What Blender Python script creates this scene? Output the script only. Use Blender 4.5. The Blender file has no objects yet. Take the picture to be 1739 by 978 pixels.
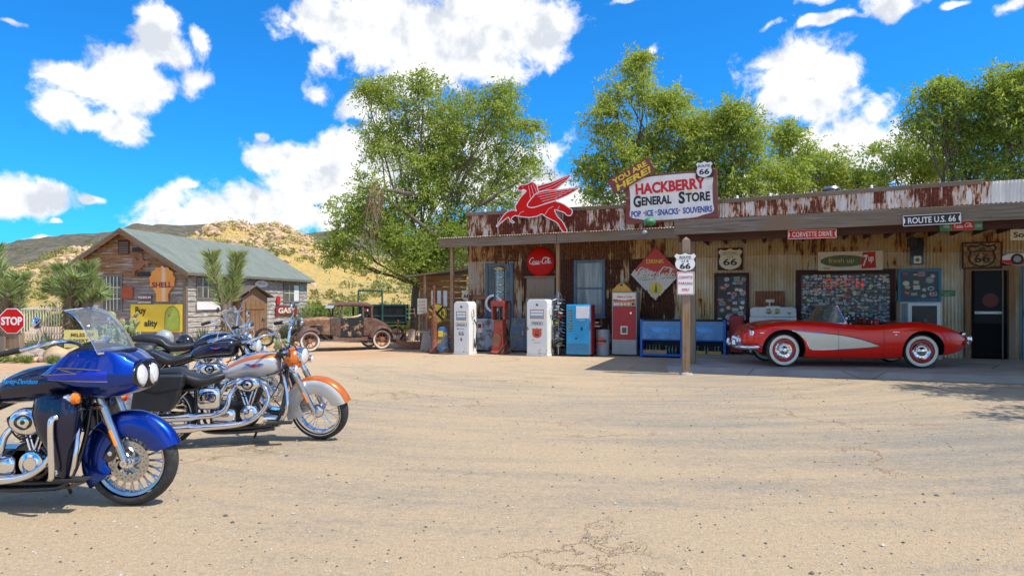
import bpy, bmesh, math, random
import numpy as np
from mathutils import Matrix, Vector, noise as mnoise
R = math.radians
PI = math.pi
rnd = random.Random(66)
sc = bpy.context.scene
C = sc.collection
# ------------------------------------------------------------------ camera
F, HZ, CH = 1200.0, 512.0, 1.5          # focal length in photo pixels, horizon row, eye height
cd = bpy.data.cameras.new('camera'); cam = bpy.data.objects.new('camera', cd); C.objects.link(cam)
cam.location = (0, 0, CH); cam.rotation_euler = (R(90), 0, 0)
cd.sensor_width = 36; cd.lens = 36 * F / 1739; cd.shift_y = (HZ - 489) / 1739
cd.clip_start = 0.05; cd.clip_end = 9000
sc.camera = cam
# ------------------------------------------------------------------ sun, exposure
SUN = Vector((1.6, -0.62, 2.85)).normalized()
sd = bpy.data.lights.new('sun', 'SUN'); so = bpy.data.objects.new('sun', sd); C.objects.link(so)
sd.energy = 3.6; sd.angle = R(0.5); sd.color = (1.0, 0.945, 0.84)
so.rotation_euler = SUN.to_track_quat('Z', 'Y').to_euler()
so.location = (20, -10, 40)
sc.view_settings.view_transform = 'Standard'; sc.view_settings.look = 'None'
sc.view_settings.gamma = 1; sc.view_settings.exposure = 0.52
sc.view_settings.use_curve_mapping = False
# ------------------------------------------------------------------ world: clear sky plus cumulus by direction
w = bpy.data.worlds.new('World'); sc.world = w; w.use_nodes = True
nt = w.node_tree; N = nt.nodes; L = nt.links; N.clear()
def wn(t, **k):
    n = N.new(t)
    for a, b in k.items(): setattr(n, a, b)
    return n
def wm(op, a, b=None, c=None, clamp=False):
    n = N.new('ShaderNodeMath'); n.operation = op; n.use_clamp = clamp
    for i, x in enumerate((a, b, c)):
        if x is None: continue
        if isinstance(x, (int, float)): n.inputs[i].default_value = x
        else: L.new(x, n.inputs[i])
    return n.outputs[0]
sky = wn('ShaderNodeTexSky', sky_type='NISHITA', sun_disc=False)
sky.sun_elevation = math.asin(SUN.z); sky.sun_rotation = math.atan2(SUN.x, SUN.y)
sky.air_density = 1.0; sky.dust_density = 0.3; sky.ozone_density = 3.0
tc = wn('ShaderNodeTexCoord'); sep = wn('ShaderNodeSeparateXYZ'); L.new(tc.outputs['Generated'], sep.inputs[0])
az = wm('ARCTAN2', sep.outputs[0], sep.outputs[1]); el = wm('ARCSINE', sep.outputs[2])
ae = wn('ShaderNodeCombineXYZ'); L.new(az, ae.inputs[0]); L.new(el, ae.inputs[1])
wn1 = wn('ShaderNodeTexNoise'); wn1.inputs['Scale'].default_value = 9; wn1.inputs['Detail'].default_value = 3
L.new(tc.outputs['Generated'], wn1.inputs['Vector'])
wsub = wn('ShaderNodeVectorMath', operation='SUBTRACT'); L.new(wn1.outputs['Color'], wsub.inputs[0]); wsub.inputs[1].default_value = (.5, .5, .5)
wsc = wn('ShaderNodeVectorMath', operation='SCALE'); L.new(wsub.outputs[0], wsc.inputs[0]); wsc.inputs['Scale'].default_value = 0.07
aew = wn('ShaderNodeVectorMath', operation='ADD'); L.new(ae.outputs[0], aew.inputs[0]); L.new(wsc.outputs[0], aew.inputs[1])
# cumulus: (azimuth, elevation, half-width, half-height) in degrees
def dirdeg(x, y, rx, ry):
    a = math.degrees(math.atan2(x - 869.5, F)); e = math.degrees(math.atan((HZ - y) / math.hypot(F, x - 869.5)))
    k = math.degrees(1 / math.hypot(F, x - 869.5)); return (a, e, rx * k * .95, ry * k)
CL = [(210,135,78,58),(270,75,58,45),(325,140,44,36),(112,178,52,36),(190,205,60,26),(150,125,50,36),(330,60,25,30),
 (535,28,72,44),(680,35,125,68),(800,50,125,85),(905,58,75,55),(640,72,100,58),(548,105,42,42),(535,155,32,32),(750,110,150,50),
 (600,185,46,20),(690,150,70,34),(500,275,58,34),(600,265,100,56),(480,355,130,46),(320,352,85,42),(565,330,120,75),
 (700,300,140,90),(400,375,150,34),(850,300,130,70),(950,340,90,50),(35,340,72,34),(62,406,32,8),(165,337,34,11),(320,303,20,12),
 (95,385,14,5),(1335,120,70,48),(1405,130,56,46),(1295,105,42,36),(1350,172,92,34),(1470,245,105,60),(1400,245,60,32),(1570,262,70,42),
 (1482,180,32,18),(1400,46,48,9),(1510,14,54,18),(1300,42,30,8),(1115,78,20,11),(32,40,24,8),(1725,15,32,14),(1390,14,40,9),
 (1100,350,170,46),(1340,340,150,46),(1070,2,40,6),(1620,12,34,7),(450,238,14,14),(1560,225,30,12)]
acc = None
for c in CL:
    a, e, rx, ry = dirdeg(*c)
    s1 = wn('ShaderNodeVectorMath', operation='SUBTRACT'); L.new(aew.outputs[0], s1.inputs[0]); s1.inputs[1].default_value = (R(a), R(e), 0)
    s2 = wn('ShaderNodeVectorMath', operation='MULTIPLY'); L.new(s1.outputs[0], s2.inputs[0]); s2.inputs[1].default_value = (1/R(rx), 1/R(ry), 0)
    s3 = wn('ShaderNodeVectorMath', operation='LENGTH'); L.new(s2.outputs[0], s3.inputs[0])
    v = wm('SUBTRACT', 1.30 if c[2] > 44 else .95, s3.outputs['Value'])
    acc = v if acc is None else wm('SMOOTH_MAX', acc, v, 0.25)
acc = wm('MAXIMUM', acc, -1.0)
# scattered cumulus in every other direction
bn = wn('ShaderNodeTexNoise'); bn.inputs['Scale'].default_value = 2.6; bn.inputs['Detail'].default_value = 4; L.new(tc.outputs['Generated'], bn.inputs['Vector'])
back = wm('MULTIPLY', wm('SUBTRACT', bn.outputs['Fac'], 0.47), 5.0)
sel = wm('MULTIPLY', wm('SUBTRACT', wm('ABSOLUTE', az), R(40)), 12.0, clamp=True)
sel2 = wm('MULTIPLY', wm('SUBTRACT', el, R(28)), 12.0, clamp=True)
selm = wm('MAXIMUM', sel, sel2)
mixf = wn('ShaderNodeMix', data_type='FLOAT'); L.new(selm, mixf.inputs[0]); L.new(acc, mixf.inputs[2]); L.new(back, mixf.inputs[3])
fn = wn('ShaderNodeTexNoise'); fn.inputs['Scale'].default_value = 21; fn.inputs['Detail'].default_value = 10; fn.inputs['Roughness'].default_value = .62; fn.inputs['Distortion'].default_value = .25
L.new(tc.outputs['Generated'], fn.inputs['Vector'])
dens = wm('ADD', mixf.outputs[0], wm('MULTIPLY', wm('SUBTRACT', fn.outputs['Fac'], 0.53), 2.7))
mask = wn('ShaderNodeMapRange', interpolation_type='SMOOTHSTEP'); L.new(dens, mask.inputs[0]); mask.inputs[1].default_value = 0.0; mask.inputs[2].default_value = 0.62
# thickness and self shade of the clouds
off = wn('ShaderNodeVectorMath', operation='ADD'); L.new(tc.outputs['Generated'], off.inputs[0]); off.inputs[1].default_value = (-.016, .0, -.034)
fn2 = wn('ShaderNodeTexNoise'); fn2.inputs['Scale'].default_value = 15; fn2.inputs['Detail'].default_value = 7; fn2.inputs['Roughness'].default_value = .55
L.new(tc.outputs['Generated'], fn2.inputs['Vector'])
fn3 = wn('ShaderNodeTexNoise'); fn3.inputs['Scale'].default_value = 15; fn3.inputs['Detail'].default_value = 7; fn3.inputs['Roughness'].default_value = .55
L.new(off.outputs[0], fn3.inputs['Vector'])
rel = wm('MULTIPLY', wm('SUBTRACT', fn3.outputs['Fac'], fn2.outputs['Fac']), 1.9)
thick = wn('ShaderNodeMapRange'); L.new(dens, thick.inputs[0]); thick.inputs[1].default_value = .1; thick.inputs[2].default_value = 2.0; thick.inputs[3].default_value = 1.02; thick.inputs[4].default_value = 0.82
lum = wm('ADD', thick.outputs[0], rel)
lumc = wm('MINIMUM', wm('MAXIMUM', lum, .66), 1.12)
ccol = wn('ShaderNodeMix', data_type='RGBA'); ccol.inputs[6].default_value = (.55, .60, .68, 1); ccol.inputs[7].default_value = (.97, .965, .955, 1)
L.new(wm('MULTIPLY', wm('SUBTRACT', lumc, .6), 2.5, clamp=True), ccol.inputs[0])
bg1 = wn('ShaderNodeBackground'); bg1.inputs[1].default_value = 0.095
tint = wn('ShaderNodeMix', data_type='RGBA', blend_type='MULTIPLY'); tint.inputs[0].default_value = 1; tint.inputs[7].default_value = (.13, .90, 1.60, 1)
L.new(sky.outputs[0], tint.inputs[6]); L.new(tint.outputs[2], bg1.inputs[0])
bg2 = wn('ShaderNodeBackground'); bg2.inputs[1].default_value = 0.84; L.new(ccol.outputs[2], bg2.inputs[0])
ms = wn('ShaderNodeMixShader'); L.new(mask.outputs[0], ms.inputs[0]); L.new(bg1.outputs[0], ms.inputs[1]); L.new(bg2.outputs[0], ms.inputs[2])
wo = wn('ShaderNodeOutputWorld'); L.new(ms.outputs[0], wo.inputs[0])

# ------------------------------------------------------------------ helpers
def G(px, py, z=0.0):
    D = (CH - z) * F / (py - HZ); return Vector(((px - 869.5) / F * D, D, z))
def at(px, py, D):
    return Vector(((px - 869.5) / F * D, D, CH + (HZ - py) / F * D))
def T(x=0, y=0, z=0): return Matrix.Translation((x, y, z))
def RX(a): return Matrix.Rotation(R(a), 4, 'X')
def RY(a): return Matrix.Rotation(R(a), 4, 'Y')
def RZ(a): return Matrix.Rotation(R(a), 4, 'Z')
def S(x, y=None, z=None):
    if y is None: y = z = x
    return Matrix.Diagonal((x, y, z, 1))
class MB:
    def __init__(s): s.v = []; s.f = []; s.mi = []; s.mats = []; s.M = Matrix()
    def m(s, mat):
        if mat not in s.mats: s.mats.append(mat)
        return s.mats.index(mat)
    def add(s, vs, fs, mat):
        b = len(s.v); k = s.m(mat)
        for p in vs: s.v.append(tuple(s.M @ Vector(p)))
        for f in fs: s.f.append(tuple(b + i for i in f)); s.mi.append(k)
        return s
    def box(s, x0, x1, y0, y1, z0, z1, mat):
        v = [(x0,y0,z0),(x1,y0,z0),(x1,y1,z0),(x0,y1,z0),(x0,y0,z1),(x1,y0,z1),(x1,y1,z1),(x0,y1,z1)]
        return s.add(v, [(0,3,2,1),(4,5,6,7),(0,1,5,4),(1,2,6,5),(2,3,7,6),(3,0,4,7)], mat)
    def prism(s, poly, y0, y1, mat):      # poly of (x,z); faces front at y0
        n = len(poly)
        ar = sum(poly[i][0]*poly[(i+1)%n][1]-poly[(i+1)%n][0]*poly[i][1] for i in range(n))
        if ar < 0: poly = poly[::-1]
        v = [(x, y0, z) for x, z in poly] + [(x, y1, z) for x, z in poly]
        f = [tuple(range(n)), tuple(range(2*n-1, n-1, -1))] + [(i, i+n, (i+1)%n+n, (i+1)%n) for i in range(n)]
        return s.add(v, f, mat)
    def ring(s, rings, mat, caps=True, closed=True):
        n = len(rings[0]); v = [p for r in rings for p in r]; f = []
        for i in range(len(rings)-1):
            for j in range(n if closed else n-1):
                k = (j+1) % n
                f.append((i*n+j, i*n+k, (i+1)*n+k, (i+1)*n+j))
        if caps and closed: f.append(tuple(range(n-1, -1, -1))); f.append(tuple(range((len(rings)-1)*n, len(rings)*n)))
        return s.add(v, f, mat)
    def tube(s, pts, r, mat, seg=8, caps=True, closed=False):
        pts = [Vector(p) for p in pts]; n = len(pts)
        rr = r if isinstance(r, (list, tuple)) else [r]*n
        up = None; rings = []
        for i, p in enumerate(pts):
            if closed: t = pts[(i+1) % n] - pts[(i-1) % n]
            else: t = pts[min(i+1, n-1)] - pts[max(i-1, 0)]
            if t.length < 1e-9: t = Vector((0,0,1))
            t.normalize()
            if up is None:
                up = Vector((0,0,1)) if abs(t.z) < .9 else Vector((1,0,0))
            a = t.cross(up)
            if a.length < 1e-6: a = t.cross(Vector((1,0,0)))
            a.normalize(); b = a.cross(t).normalized(); up = b
            rings.append([p + (a*math.cos(2*PI*k/seg) + b*math.sin(2*PI*k/seg))*rr[i] for k in range(seg)])
        if closed: rings.append(rings[0]); return s.ring(rings, mat, caps=False)
        return s.ring(rings, mat, caps)
    def lathe(s, prof, mat, seg=24, M=None, close=False, caps=False):   # prof (r,z) round Z
        o = s.M
        if M is not None: s.M = o @ M
        rings = [[(r*math.cos(2*PI*k/seg), r*math.sin(2*PI*k/seg), z) for k in range(seg)] for r, z in prof]
        if close: rings.append(rings[0])
        s.ring(rings, mat, caps=caps); s.M = o; return s
    def ell(s, c, r, mat, seg=16, n=9, z0=-1.0, z1=1.0):
        pr = []
        a0, a1 = math.asin(z0), math.asin(z1)
        for i in range(n+1):
            a = a0 + (a1-a0)*i/n; pr.append((max(math.cos(a), .001), math.sin(a)))
        return s.lathe(pr, mat, seg, T(*c) @ S(*(r if isinstance(r, (tuple, list)) else (r, r, r))))
    def build(s, name, parent=None, bevel=0, smooth=35, kind=None, seg=2, weld=False):
        me = bpy.data.meshes.new(name); me.from_pydata(s.v, [], s.f)
        for m in s.mats: me.materials.append(MAT[m] if isinstance(m, str) else m)
        me.polygons.foreach_set('material_index', s.mi)
        if weld:
            bm = bmesh.new(); bm.from_mesh(me); bmesh.ops.remove_doubles(bm, verts=bm.verts, dist=1e-5); bmesh.ops.recalc_face_normals(bm, faces=bm.faces); bm.to_mesh(me); bm.free()
        if smooth:
            me.polygons.foreach_set('use_smooth', [True]*len(me.polygons)); me.update()
            me.set_sharp_from_angle(angle=R(smooth))
        me.update()
        o = bpy.data.objects.new(name, me); C.objects.link(o)
        if parent: o.parent = parent
        if bevel:
            b = o.modifiers.new('bevel', 'BEVEL'); b.width = bevel; b.segments = seg; b.limit_method = 'ANGLE'; b.angle_limit = R(40)
        if kind: o['kind'] = kind
        return o
def tag(o, label, cat=None, group=None, kind=None):
    o['label'] = label
    if cat: o['category'] = cat
    if group: o['group'] = group
    if kind: o['kind'] = kind
    return o
def thing(name, label, cat, loc=(0,0,0), rz=0, group=None, scale=1):
    o = bpy.data.objects.new(name, None); C.objects.link(o); o.empty_display_size = .2
    o.location = loc; o.rotation_euler = (0, 0, R(rz)); o.scale = (scale,)*3
    return tag(o, label, cat, group)
def dup(root, loc, rz, label):
    m = {}
    def cp(o, par):
        c = o.copy(); C.objects.link(c)
        if par: c.parent = par
        for ch in list(o.children): cp(ch, c)
        return c
    r = cp(root, None); r.location = loc; r.rotation_euler = (0, 0, R(rz)); r['label'] = label; return r
def npmesh(name, V, Fq, mats, parent=None, mi=None, smooth=False, uv=None):
    me = bpy.data.meshes.new(name)
    V = np.asarray(V, dtype=np.float32); Fq = np.asarray(Fq, dtype=np.int32); k = Fq.shape[1]; n = len(Fq)
    me.vertices.add(len(V)); me.vertices.foreach_set('co', V.ravel())
    me.loops.add(n*k); me.loops.foreach_set('vertex_index', Fq.ravel())
    me.polygons.add(n); me.polygons.foreach_set('loop_start', np.arange(0, n*k, k, dtype=np.int32))
    try: me.polygons.foreach_set('loop_total', np.full(n, k, dtype=np.int32))
    except Exception: pass
    for m in mats: me.materials.append(MAT[m])
    if mi is not None: me.polygons.foreach_set('material_index', np.asarray(mi, dtype=np.int32))
    if smooth: me.polygons.foreach_set('use_smooth', [True]*n)
    me.update(calc_edges=True); me.validate()
    o = bpy.data.objects.new(name, me); C.objects.link(o)
    if parent: o.parent = parent
    return o
def text_geo(s, h, width=None, shear=0, bold=0.0, depth=.004, align='CENTER', space=1):
    cu = bpy.data.curves.new('t', 'FONT'); cu.body = s; cu.size = 1; cu.offset = bold; cu.shear = shear; cu.resolution_u = 3; cu.space_character = space
    cu.extrude = .5
    ob = bpy.data.objects.new('t', cu); me = bpy.data.meshes.new_from_object(ob)
    v = np.array([p.co[:] for p in me.vertices]); fs = [tuple(p.vertices) for p in me.polygons]
    bpy.data.objects.remove(ob); bpy.data.curves.remove(cu); bpy.data.meshes.remove(me)
    mn, mx = v.min(0), v.max(0); k = h/(mx[1]-mn[1]); kx = k if not width else width/(mx[0]-mn[0])
    x = (v[:,0]-(mn[0]+mx[0])/2)*kx
    if align == 'LEFT': x = (v[:,0]-mn[0])*kx
    z = (v[:,1]-(mn[1]+mx[1])/2)*k; y = -v[:,2]*depth
    return [(a, b, c) for a, b, c in zip(x, y, z)], fs
def put_text(mb, s, x, z, h, mat, width=None, y=0, rot=0, **k):
    v, f = text_geo(s, h, width, **k); o = mb.M
    mb.M = o @ T(x, y, z) @ RY(-rot); mb.add(v, f, mat); mb.M = o
def stroke(mb, pts, wd, y0, y1, mat, closed=False):     # flat ribbon of even width in XZ
    n = len(pts); A = []; B = []
    for i, p in enumerate(pts):
        q0 = pts[i-1] if (i > 0 or closed) else p; q1 = pts[(i+1) % n] if (i < n-1 or closed) else p
        d = Vector((q1[0]-q0[0], q1[1]-q0[1])); d = d.normalized() if d.length > 1e-9 else Vector((1, 0))
        ww = wd[i] if isinstance(wd, (list, tuple)) else wd
        A.append((p[0]-d.y*ww/2, p[1]+d.x*ww/2)); B.append((p[0]+d.y*ww/2, p[1]-d.x*ww/2))
    v = []; f = []
    for i in range(n):
        v += [(A[i][0], y0, A[i][1]), (B[i][0], y0, B[i][1]), (B[i][0], y1, B[i][1]), (A[i][0], y1, A[i][1])]
    m = n if closed else n-1
    for i in range(m):
        a = i*4; b = ((i+1) % n)*4
        f += [(a, a+1, b+1, b), (a+1, a+2, b+2, b+1), (a+3, a, b, b+3)]
    mb.add(v, f, mat)
def crom(pts, k=6, closed=False):
    P = [Vector(p) for p in pts]; out = []; n = len(P)
    rng = range(n) if closed else range(n-1)
    for i in rng:
        if closed: a, b, c, d = P[i-1], P[i], P[(i+1) % n], P[(i+2) % n]
        else: a, b, c, d = P[max(i-1, 0)], P[i], P[i+1], P[min(i+2, n-1)]
        for j in range(k):
            t = j/k
            out.append(.5*((2*b) + (-a+c)*t + (2*a-5*b+4*c-d)*t*t + (-a+3*b-3*c+d)*t**3))
    if not closed: out.append(P[-1])
    return out
def ip(x, tab):      # piecewise smooth table
    if x <= tab[0][0]: return tab[0][1]
    for (a, va), (b, vb) in zip(tab, tab[1:]):
        if x <= b:
            t = (x-a)/(b-a); t = t*t*(3-2*t)*.35 + t*.65; return va+(vb-va)*t
    return tab[-1][1]
def tab_cr(tab, x):  # catmull-rom in a table
    n = len(tab)
    if x <= tab[0][0]: return tab[0][1]
    if x >= tab[-1][0]: return tab[-1][1]
    for i in range(n-1):
        if x <= tab[i+1][0]:
            x0, y0 = tab[i]; x1, y1 = tab[i+1]; h = x1-x0; t = (x-x0)/h
            m0 = (y1-tab[max(i-1,0)][1])/(x1-tab[max(i-1,0)][0]) if i > 0 else (y1-y0)/h
            m1 = (tab[min(i+2,n-1)][1]-y0)/(tab[min(i+2,n-1)][0]-x0)
            return (2*t**3-3*t*t+1)*y0+(t**3-2*t*t+t)*h*m0+(-2*t**3+3*t*t)*y1+(t**3-t*t)*h*m1

# ------------------------------------------------------------------ materials
MAT = {}
class NM:
    def __init__(s, name):
        s.mat = bpy.data.materials.new(name); s.mat.use_nodes = True; s.t = s.mat.node_tree; s.t.nodes.clear(); MAT[name] = s.mat
        s.o = s.n('ShaderNodeOutputMaterial'); s.b = s.n('ShaderNodeBsdfPrincipled'); s.l(s.b.outputs[0], s.o.inputs[0])
        s.tc = s.n('ShaderNodeTexCoord').outputs['Object']
    def n(s, t, **k):
        q = s.t.nodes.new(t)
        for a, b in k.items(): setattr(q, a, b)
        return q
    def l(s, a, b): s.t.links.new(a, b)
    def sv(s, sock, v):
        if isinstance(v, (int, float, tuple)): sock.default_value = v
        else: s.l(v, sock)
    def math(s, op, a, b=0, clamp=False):
        q = s.n('ShaderNodeMath', operation=op, use_clamp=clamp); s.sv(q.inputs[0], a); s.sv(q.inputs[1], b); return q.outputs[0]
    def map(s, scale=(1,1,1), rot=(0,0,0), loc=(0,0,0), vec=None):
        q = s.n('ShaderNodeMapping'); s.l(vec or s.tc, q.inputs[0]); q.inputs['Scale'].default_value = scale
        q.inputs['Rotation'].default_value = rot; q.inputs['Location'].default_value = loc; return q.outputs[0]
    def noise(s, scale, detail=4, rough=.55, vec=None, dist=0, out='Fac'):
        q = s.n('ShaderNodeTexNoise'); q.inputs['Scale'].default_value = scale; q.inputs['Detail'].default_value = detail
        q.inputs['Roughness'].default_value = rough; q.inputs['Distortion'].default_value = dist; s.l(vec or s.tc, q.inputs['Vector']); return q.outputs[out]
    def vor(s, scale, feat='F1', vec=None, out='Distance', rand=1):
        q = s.n('ShaderNodeTexVoronoi', feature=feat); q.inputs['Scale'].default_value = scale; q.inputs['Randomness'].default_value = rand
        s.l(vec or s.tc, q.inputs['Vector']); return q.outputs[out]
    def ramp(s, f, stops, interp='LINEAR'):
        q = s.n('ShaderNodeValToRGB'); q.color_ramp.interpolation = interp; e = q.color_ramp.elements
        while len(e) < len(stops): e.new(.5)
        for i, (p, c) in enumerate(stops):
            e[i].position = p; c = (c, c, c) if isinstance(c, (int, float)) else c; e[i].color = (*c[:3], 1)
        s.sv(q.inputs[0], f); return q.outputs[0]
    def rng(s, f, a, b, c=0, d=1):
        q = s.n('ShaderNodeMapRange'); s.l(f, q.inputs[0])
        for i, x in enumerate((a, b, c, d)): q.inputs[i+1].default_value = x
        return q.outputs[0]
    def mix(s, f, a, b, mode='MIX'):
        q = s.n('ShaderNodeMix', data_type='RGBA', blend_type=mode)
        s.sv(q.inputs[0], f)
        for i, x in ((6, a), (7, b)):
            if isinstance(x, tuple): q.inputs[i].default_value = (*x[:3], 1)
            else: s.l(x, q.inputs[i])
        return q.outputs[2]
    def bump(s, h, strength=.3, dist=.02):
        q = s.n('ShaderNodeBump'); q.inputs['Strength'].default_value = strength; q.inputs['Distance'].default_value = dist
        s.l(h, q.inputs['Height']); s.l(q.outputs[0], s.b.inputs['Normal'])
    def sepx(s, vec=None):
        q = s.n('ShaderNodeSeparateXYZ'); s.l(vec or s.tc, q.inputs[0]); return q.outputs
    def fin(s, col=None, rough=.6, metal=0, **k):
        if col is not None:
            if isinstance(col, tuple): s.b.inputs['Base Color'].default_value = (*col[:3], 1)
            else: s.l(col, s.b.inputs['Base Color'])
        s.sv(s.b.inputs['Roughness'], rough); s.sv(s.b.inputs['Metallic'], metal)
        for a, v in k.items(): s.sv(s.b.inputs[a.replace('_', ' ')], v)
        return s.mat
def pm(name, col, rough=.5, metal=0, var=.18, scale=6, dirt=0, dirtcol=(.16,.11,.07), bump=0, bscale=40, **k):
    m = NM(name); n1 = m.noise(scale, 5, .6)
    dk = tuple(c*(1-var) for c in col); lt = tuple(min(c*(1+var), .95) for c in col)
    c = m.mix(m.rng(n1, .3, .7), dk, lt)
    if dirt:
        n2 = m.noise(scale*1.7, 6, .7); c = m.mix(m.math('MULTIPLY', m.rng(n2, .62-dirt*.3, .72), dirt), c, dirtcol)
    if bump: m.bump(m.noise(bscale, 4), bump, .01)
    return m.fin(c, rough if rough < .12 else m.rng(n1, .2, .8, rough*.85, min(rough*1.15, 1)), metal, **k)
def rusty(name, paint, amount=.5, rust=(.22,.085,.035), scale=5, rough=.6):
    m = NM(name); n1 = m.noise(scale, 8, .68); n2 = m.noise(scale*4, 5)
    r = m.mix(m.rng(n2, .3, .7), tuple(c*.45 for c in rust), tuple(min(1, c*1.5) for c in rust))
    pc = m.mix(m.rng(m.noise(scale*.6, 3), .3, .7), tuple(c*.8 for c in paint), tuple(c*1.1 for c in paint))
    t = .72-amount*.45
    c = m.mix(m.rng(n1, t-.02, t+.03), pc, r)
    m.bump(n1, .3, .01); return m.fin(c, m.rng(n1, t-.02, t+.05, rough*.7, .9))
pm('chrome', (.78,.78,.80), .07, 1, var=.04); pm('steel', (.55,.55,.57), .28, 1, var=.12); pm('dark_steel', (.10,.10,.11), .4, .6)
pm('black_paint', (.012,.012,.014), .22, 0, Coat_Weight=.6); pm('black', (.015,.015,.016), .55); pm('rubber', (.022,.022,.023), .8, var=.3, scale=20, bump=.2)
pm('leather', (.018,.018,.02), .42, bump=.25, bscale=120); pm('white_paint', (.78,.78,.76), .35, dirt=.25, scale=3)
pm('clean_white', (.82,.82,.81), .35, var=.04); pm('cream', (.74,.69,.52), .5, var=.08); pm('red_paint', (.60,.008,.006), .45, var=.12, Specular_IOR_Level=.2)
pm('yellow_paint', (.80,.58,.04), .45, dirt=.25, scale=5); pm('black_ink', (.02,.02,.02), .6); pm('red_ink', (.58,.012,.012), .5); pm('blue_ink', (.03,.07,.35), .5)
pm('white_ink', (.80,.80,.78), .5, var=.05); pm('green_ink', (.05,.22,.10), .5); pm('orange_paint', (.85,.24,.03), .35)
pm('glass_dark', (.02,.022,.024), .2, 0, var=.3, Specular_IOR_Level=.35)
pm('amber', (.9,.22,.02), .2)
def glass(name, tint=(1,1,1), alpha=.25, rough=.02):
    m = NM(name); m.fin(tint, rough, Specular_IOR_Level=.9); g = m.n('ShaderNodeBsdfTransparent'); g.inputs[0].default_value = (*tint, 1)
    x = m.n('ShaderNodeMixShader'); x.inputs[0].default_value = alpha; m.l(g.outputs[0], x.inputs[1]); m.l(m.b.outputs[0], x.inputs[2])
    gl = m.n('ShaderNodeBsdfGlossy'); gl.inputs['Roughness'].default_value = .02; fr = m.n('ShaderNodeFresnel'); fr.inputs[0].default_value = 1.5
    y = m.n('ShaderNodeMixShader'); m.l(fr.outputs[0], y.inputs[0]); m.l(x.outputs[0], y.inputs[1]); m.l(gl.outputs[0], y.inputs[2]); m.l(y.outputs[0], m.o.inputs[0])
glass('clear_glass', (.85,.88,.88), .08); glass('smoke_glass', (.35,.37,.38), .25)
def wood(name, a, b, c=None, axis=2, scale=1.0, rough=.8, flake=None, famt=.5):
    m = NM(name); sc_ = [26, 26, 26]; sc_[axis] = 1.2
    v = m.map(tuple(x*scale for x in sc_)); n1 = m.noise(1, 6, .65, vec=v); n2 = m.noise(1.3*scale, 3)
    col = m.mix(m.rng(n1, .3, .7), a, b)
    if c: col = m.mix(m.rng(n2, .42, .62), col, c)
    if flake:
        sc2 = [9, 9, 9]; sc2[axis] = 2.2; v2 = m.map(tuple(x*scale for x in sc2)); n3 = m.noise(1, 8, .72, vec=v2)
        col = m.mix(m.rng(n3, .66-famt*.3, .70-famt*.3), col, flake)
    m.bump(n1, .35, .01); return m.fin(col, rough)
wood('grey_wood', (.07,.052,.04), (.29,.245,.195), (.19,.135,.085), axis=0)
wood('grey_wood_v', (.12,.10,.085), (.27,.23,.19), (.24,.16,.09), axis=2)
wood('brown_wood_v', (.16,.075,.03), (.38,.20,.085), (.25,.18,.12), axis=2)
wood('post_wood', (.12,.08,.05), (.42,.24,.10), (.28,.22,.17), axis=2)
wood('brown_wood', (.10,.045,.02), (.30,.14,.055), (.20,.13,.08), axis=0)
wood('dark_wood', (.035,.012,.008), (.09,.03,.02), axis=0)
wood('board_wood', (.22,.13,.07), (.42,.29,.17), (.30,.24,.19), axis=2)
# ------------------------------------------------------------------ ground, lot, hills
m = NM('sand'); n1 = m.noise(.35, 6, .6); n2 = m.noise(60, 4, .7); n3 = m.noise(4, 5)
c = m.mix(m.rng(n1, .3, .7), (.52,.32,.17), (.66,.44,.27)); c = m.mix(m.rng(n2, .35, .75, 0, .35), c, (.30,.19,.11))
m.bump(m.math('ADD', n2, n3), .5, .03); m.fin(c, .95)
m = NM('lot')
x, y, z = m.sepx()
# worn tyre arcs: stretched noise in polar coordinates about the turning point, and along the lane
dx = m.math('SUBTRACT', x, 2.5); dy = m.math('SUBTRACT', y, 17.5)
rr = m.math('SQRT', m.math('ADD', m.math('MULTIPLY', dx, dx), m.math('MULTIPLY', dy, dy))); an = m.math('ARCTAN2', dy, dx)
cb = m.n('ShaderNodeCombineXYZ'); m.l(m.math('MULTIPLY', rr, 3.2), cb.inputs[0]); m.l(m.math('MULTIPLY', an, 2.2), cb.inputs[1])
arcs = m.noise(1, 4, .6, vec=cb.outputs[0], dist=.3)
lane = m.noise(1, 6, .7, vec=m.map((.5, 1.9, 1), rot=(0,0,R(4))), dist=.9)
big = m.noise(.22, 4, .55); fine = m.noise(9, 6, .75); grit = m.noise(70, 3, .8); grit2 = m.vor(55)
f = m.math('ADD', m.math('MULTIPLY', arcs, .52), m.math('ADD', m.math('MULTIPLY', lane, .40), m.math('MULTIPLY', big, .75)))
f = m.math('ADD', f, m.math('MULTIPLY', fine, .55))
# sandier to the near left and along the back left
f = m.math('ADD', f, m.math('MULTIPLY', x, -.012)); 
f = m.math('ADD', f, m.rng(y, 5.5, 3.5, 0, .16)); f = m.math('ADD', f, m.rng(y, 13, 22, 0, .2))
sandf = m.rng(f, .84, 1.20, .03, .97)
gr1 = m.noise(26, 4, .85)
asph = m.mix(m.rng(gr1, .35, .65), (.22,.20,.165), (.39,.355,.29))
snd = m.mix(m.rng(gr1, .35, .65), (.52,.375,.22), (.70,.52,.32))
c = m.mix(sandf, asph, snd)
sp = m.rng(grit, .56, .70); c = m.mix(m.math('MULTIPLY', sp, .8), c, (.10,.09,.085))
sp2 = m.rng(grit2, .16, .06); c = m.mix(m.math('MULTIPLY', sp2, .7), c, (.62,.55,.46))
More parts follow.
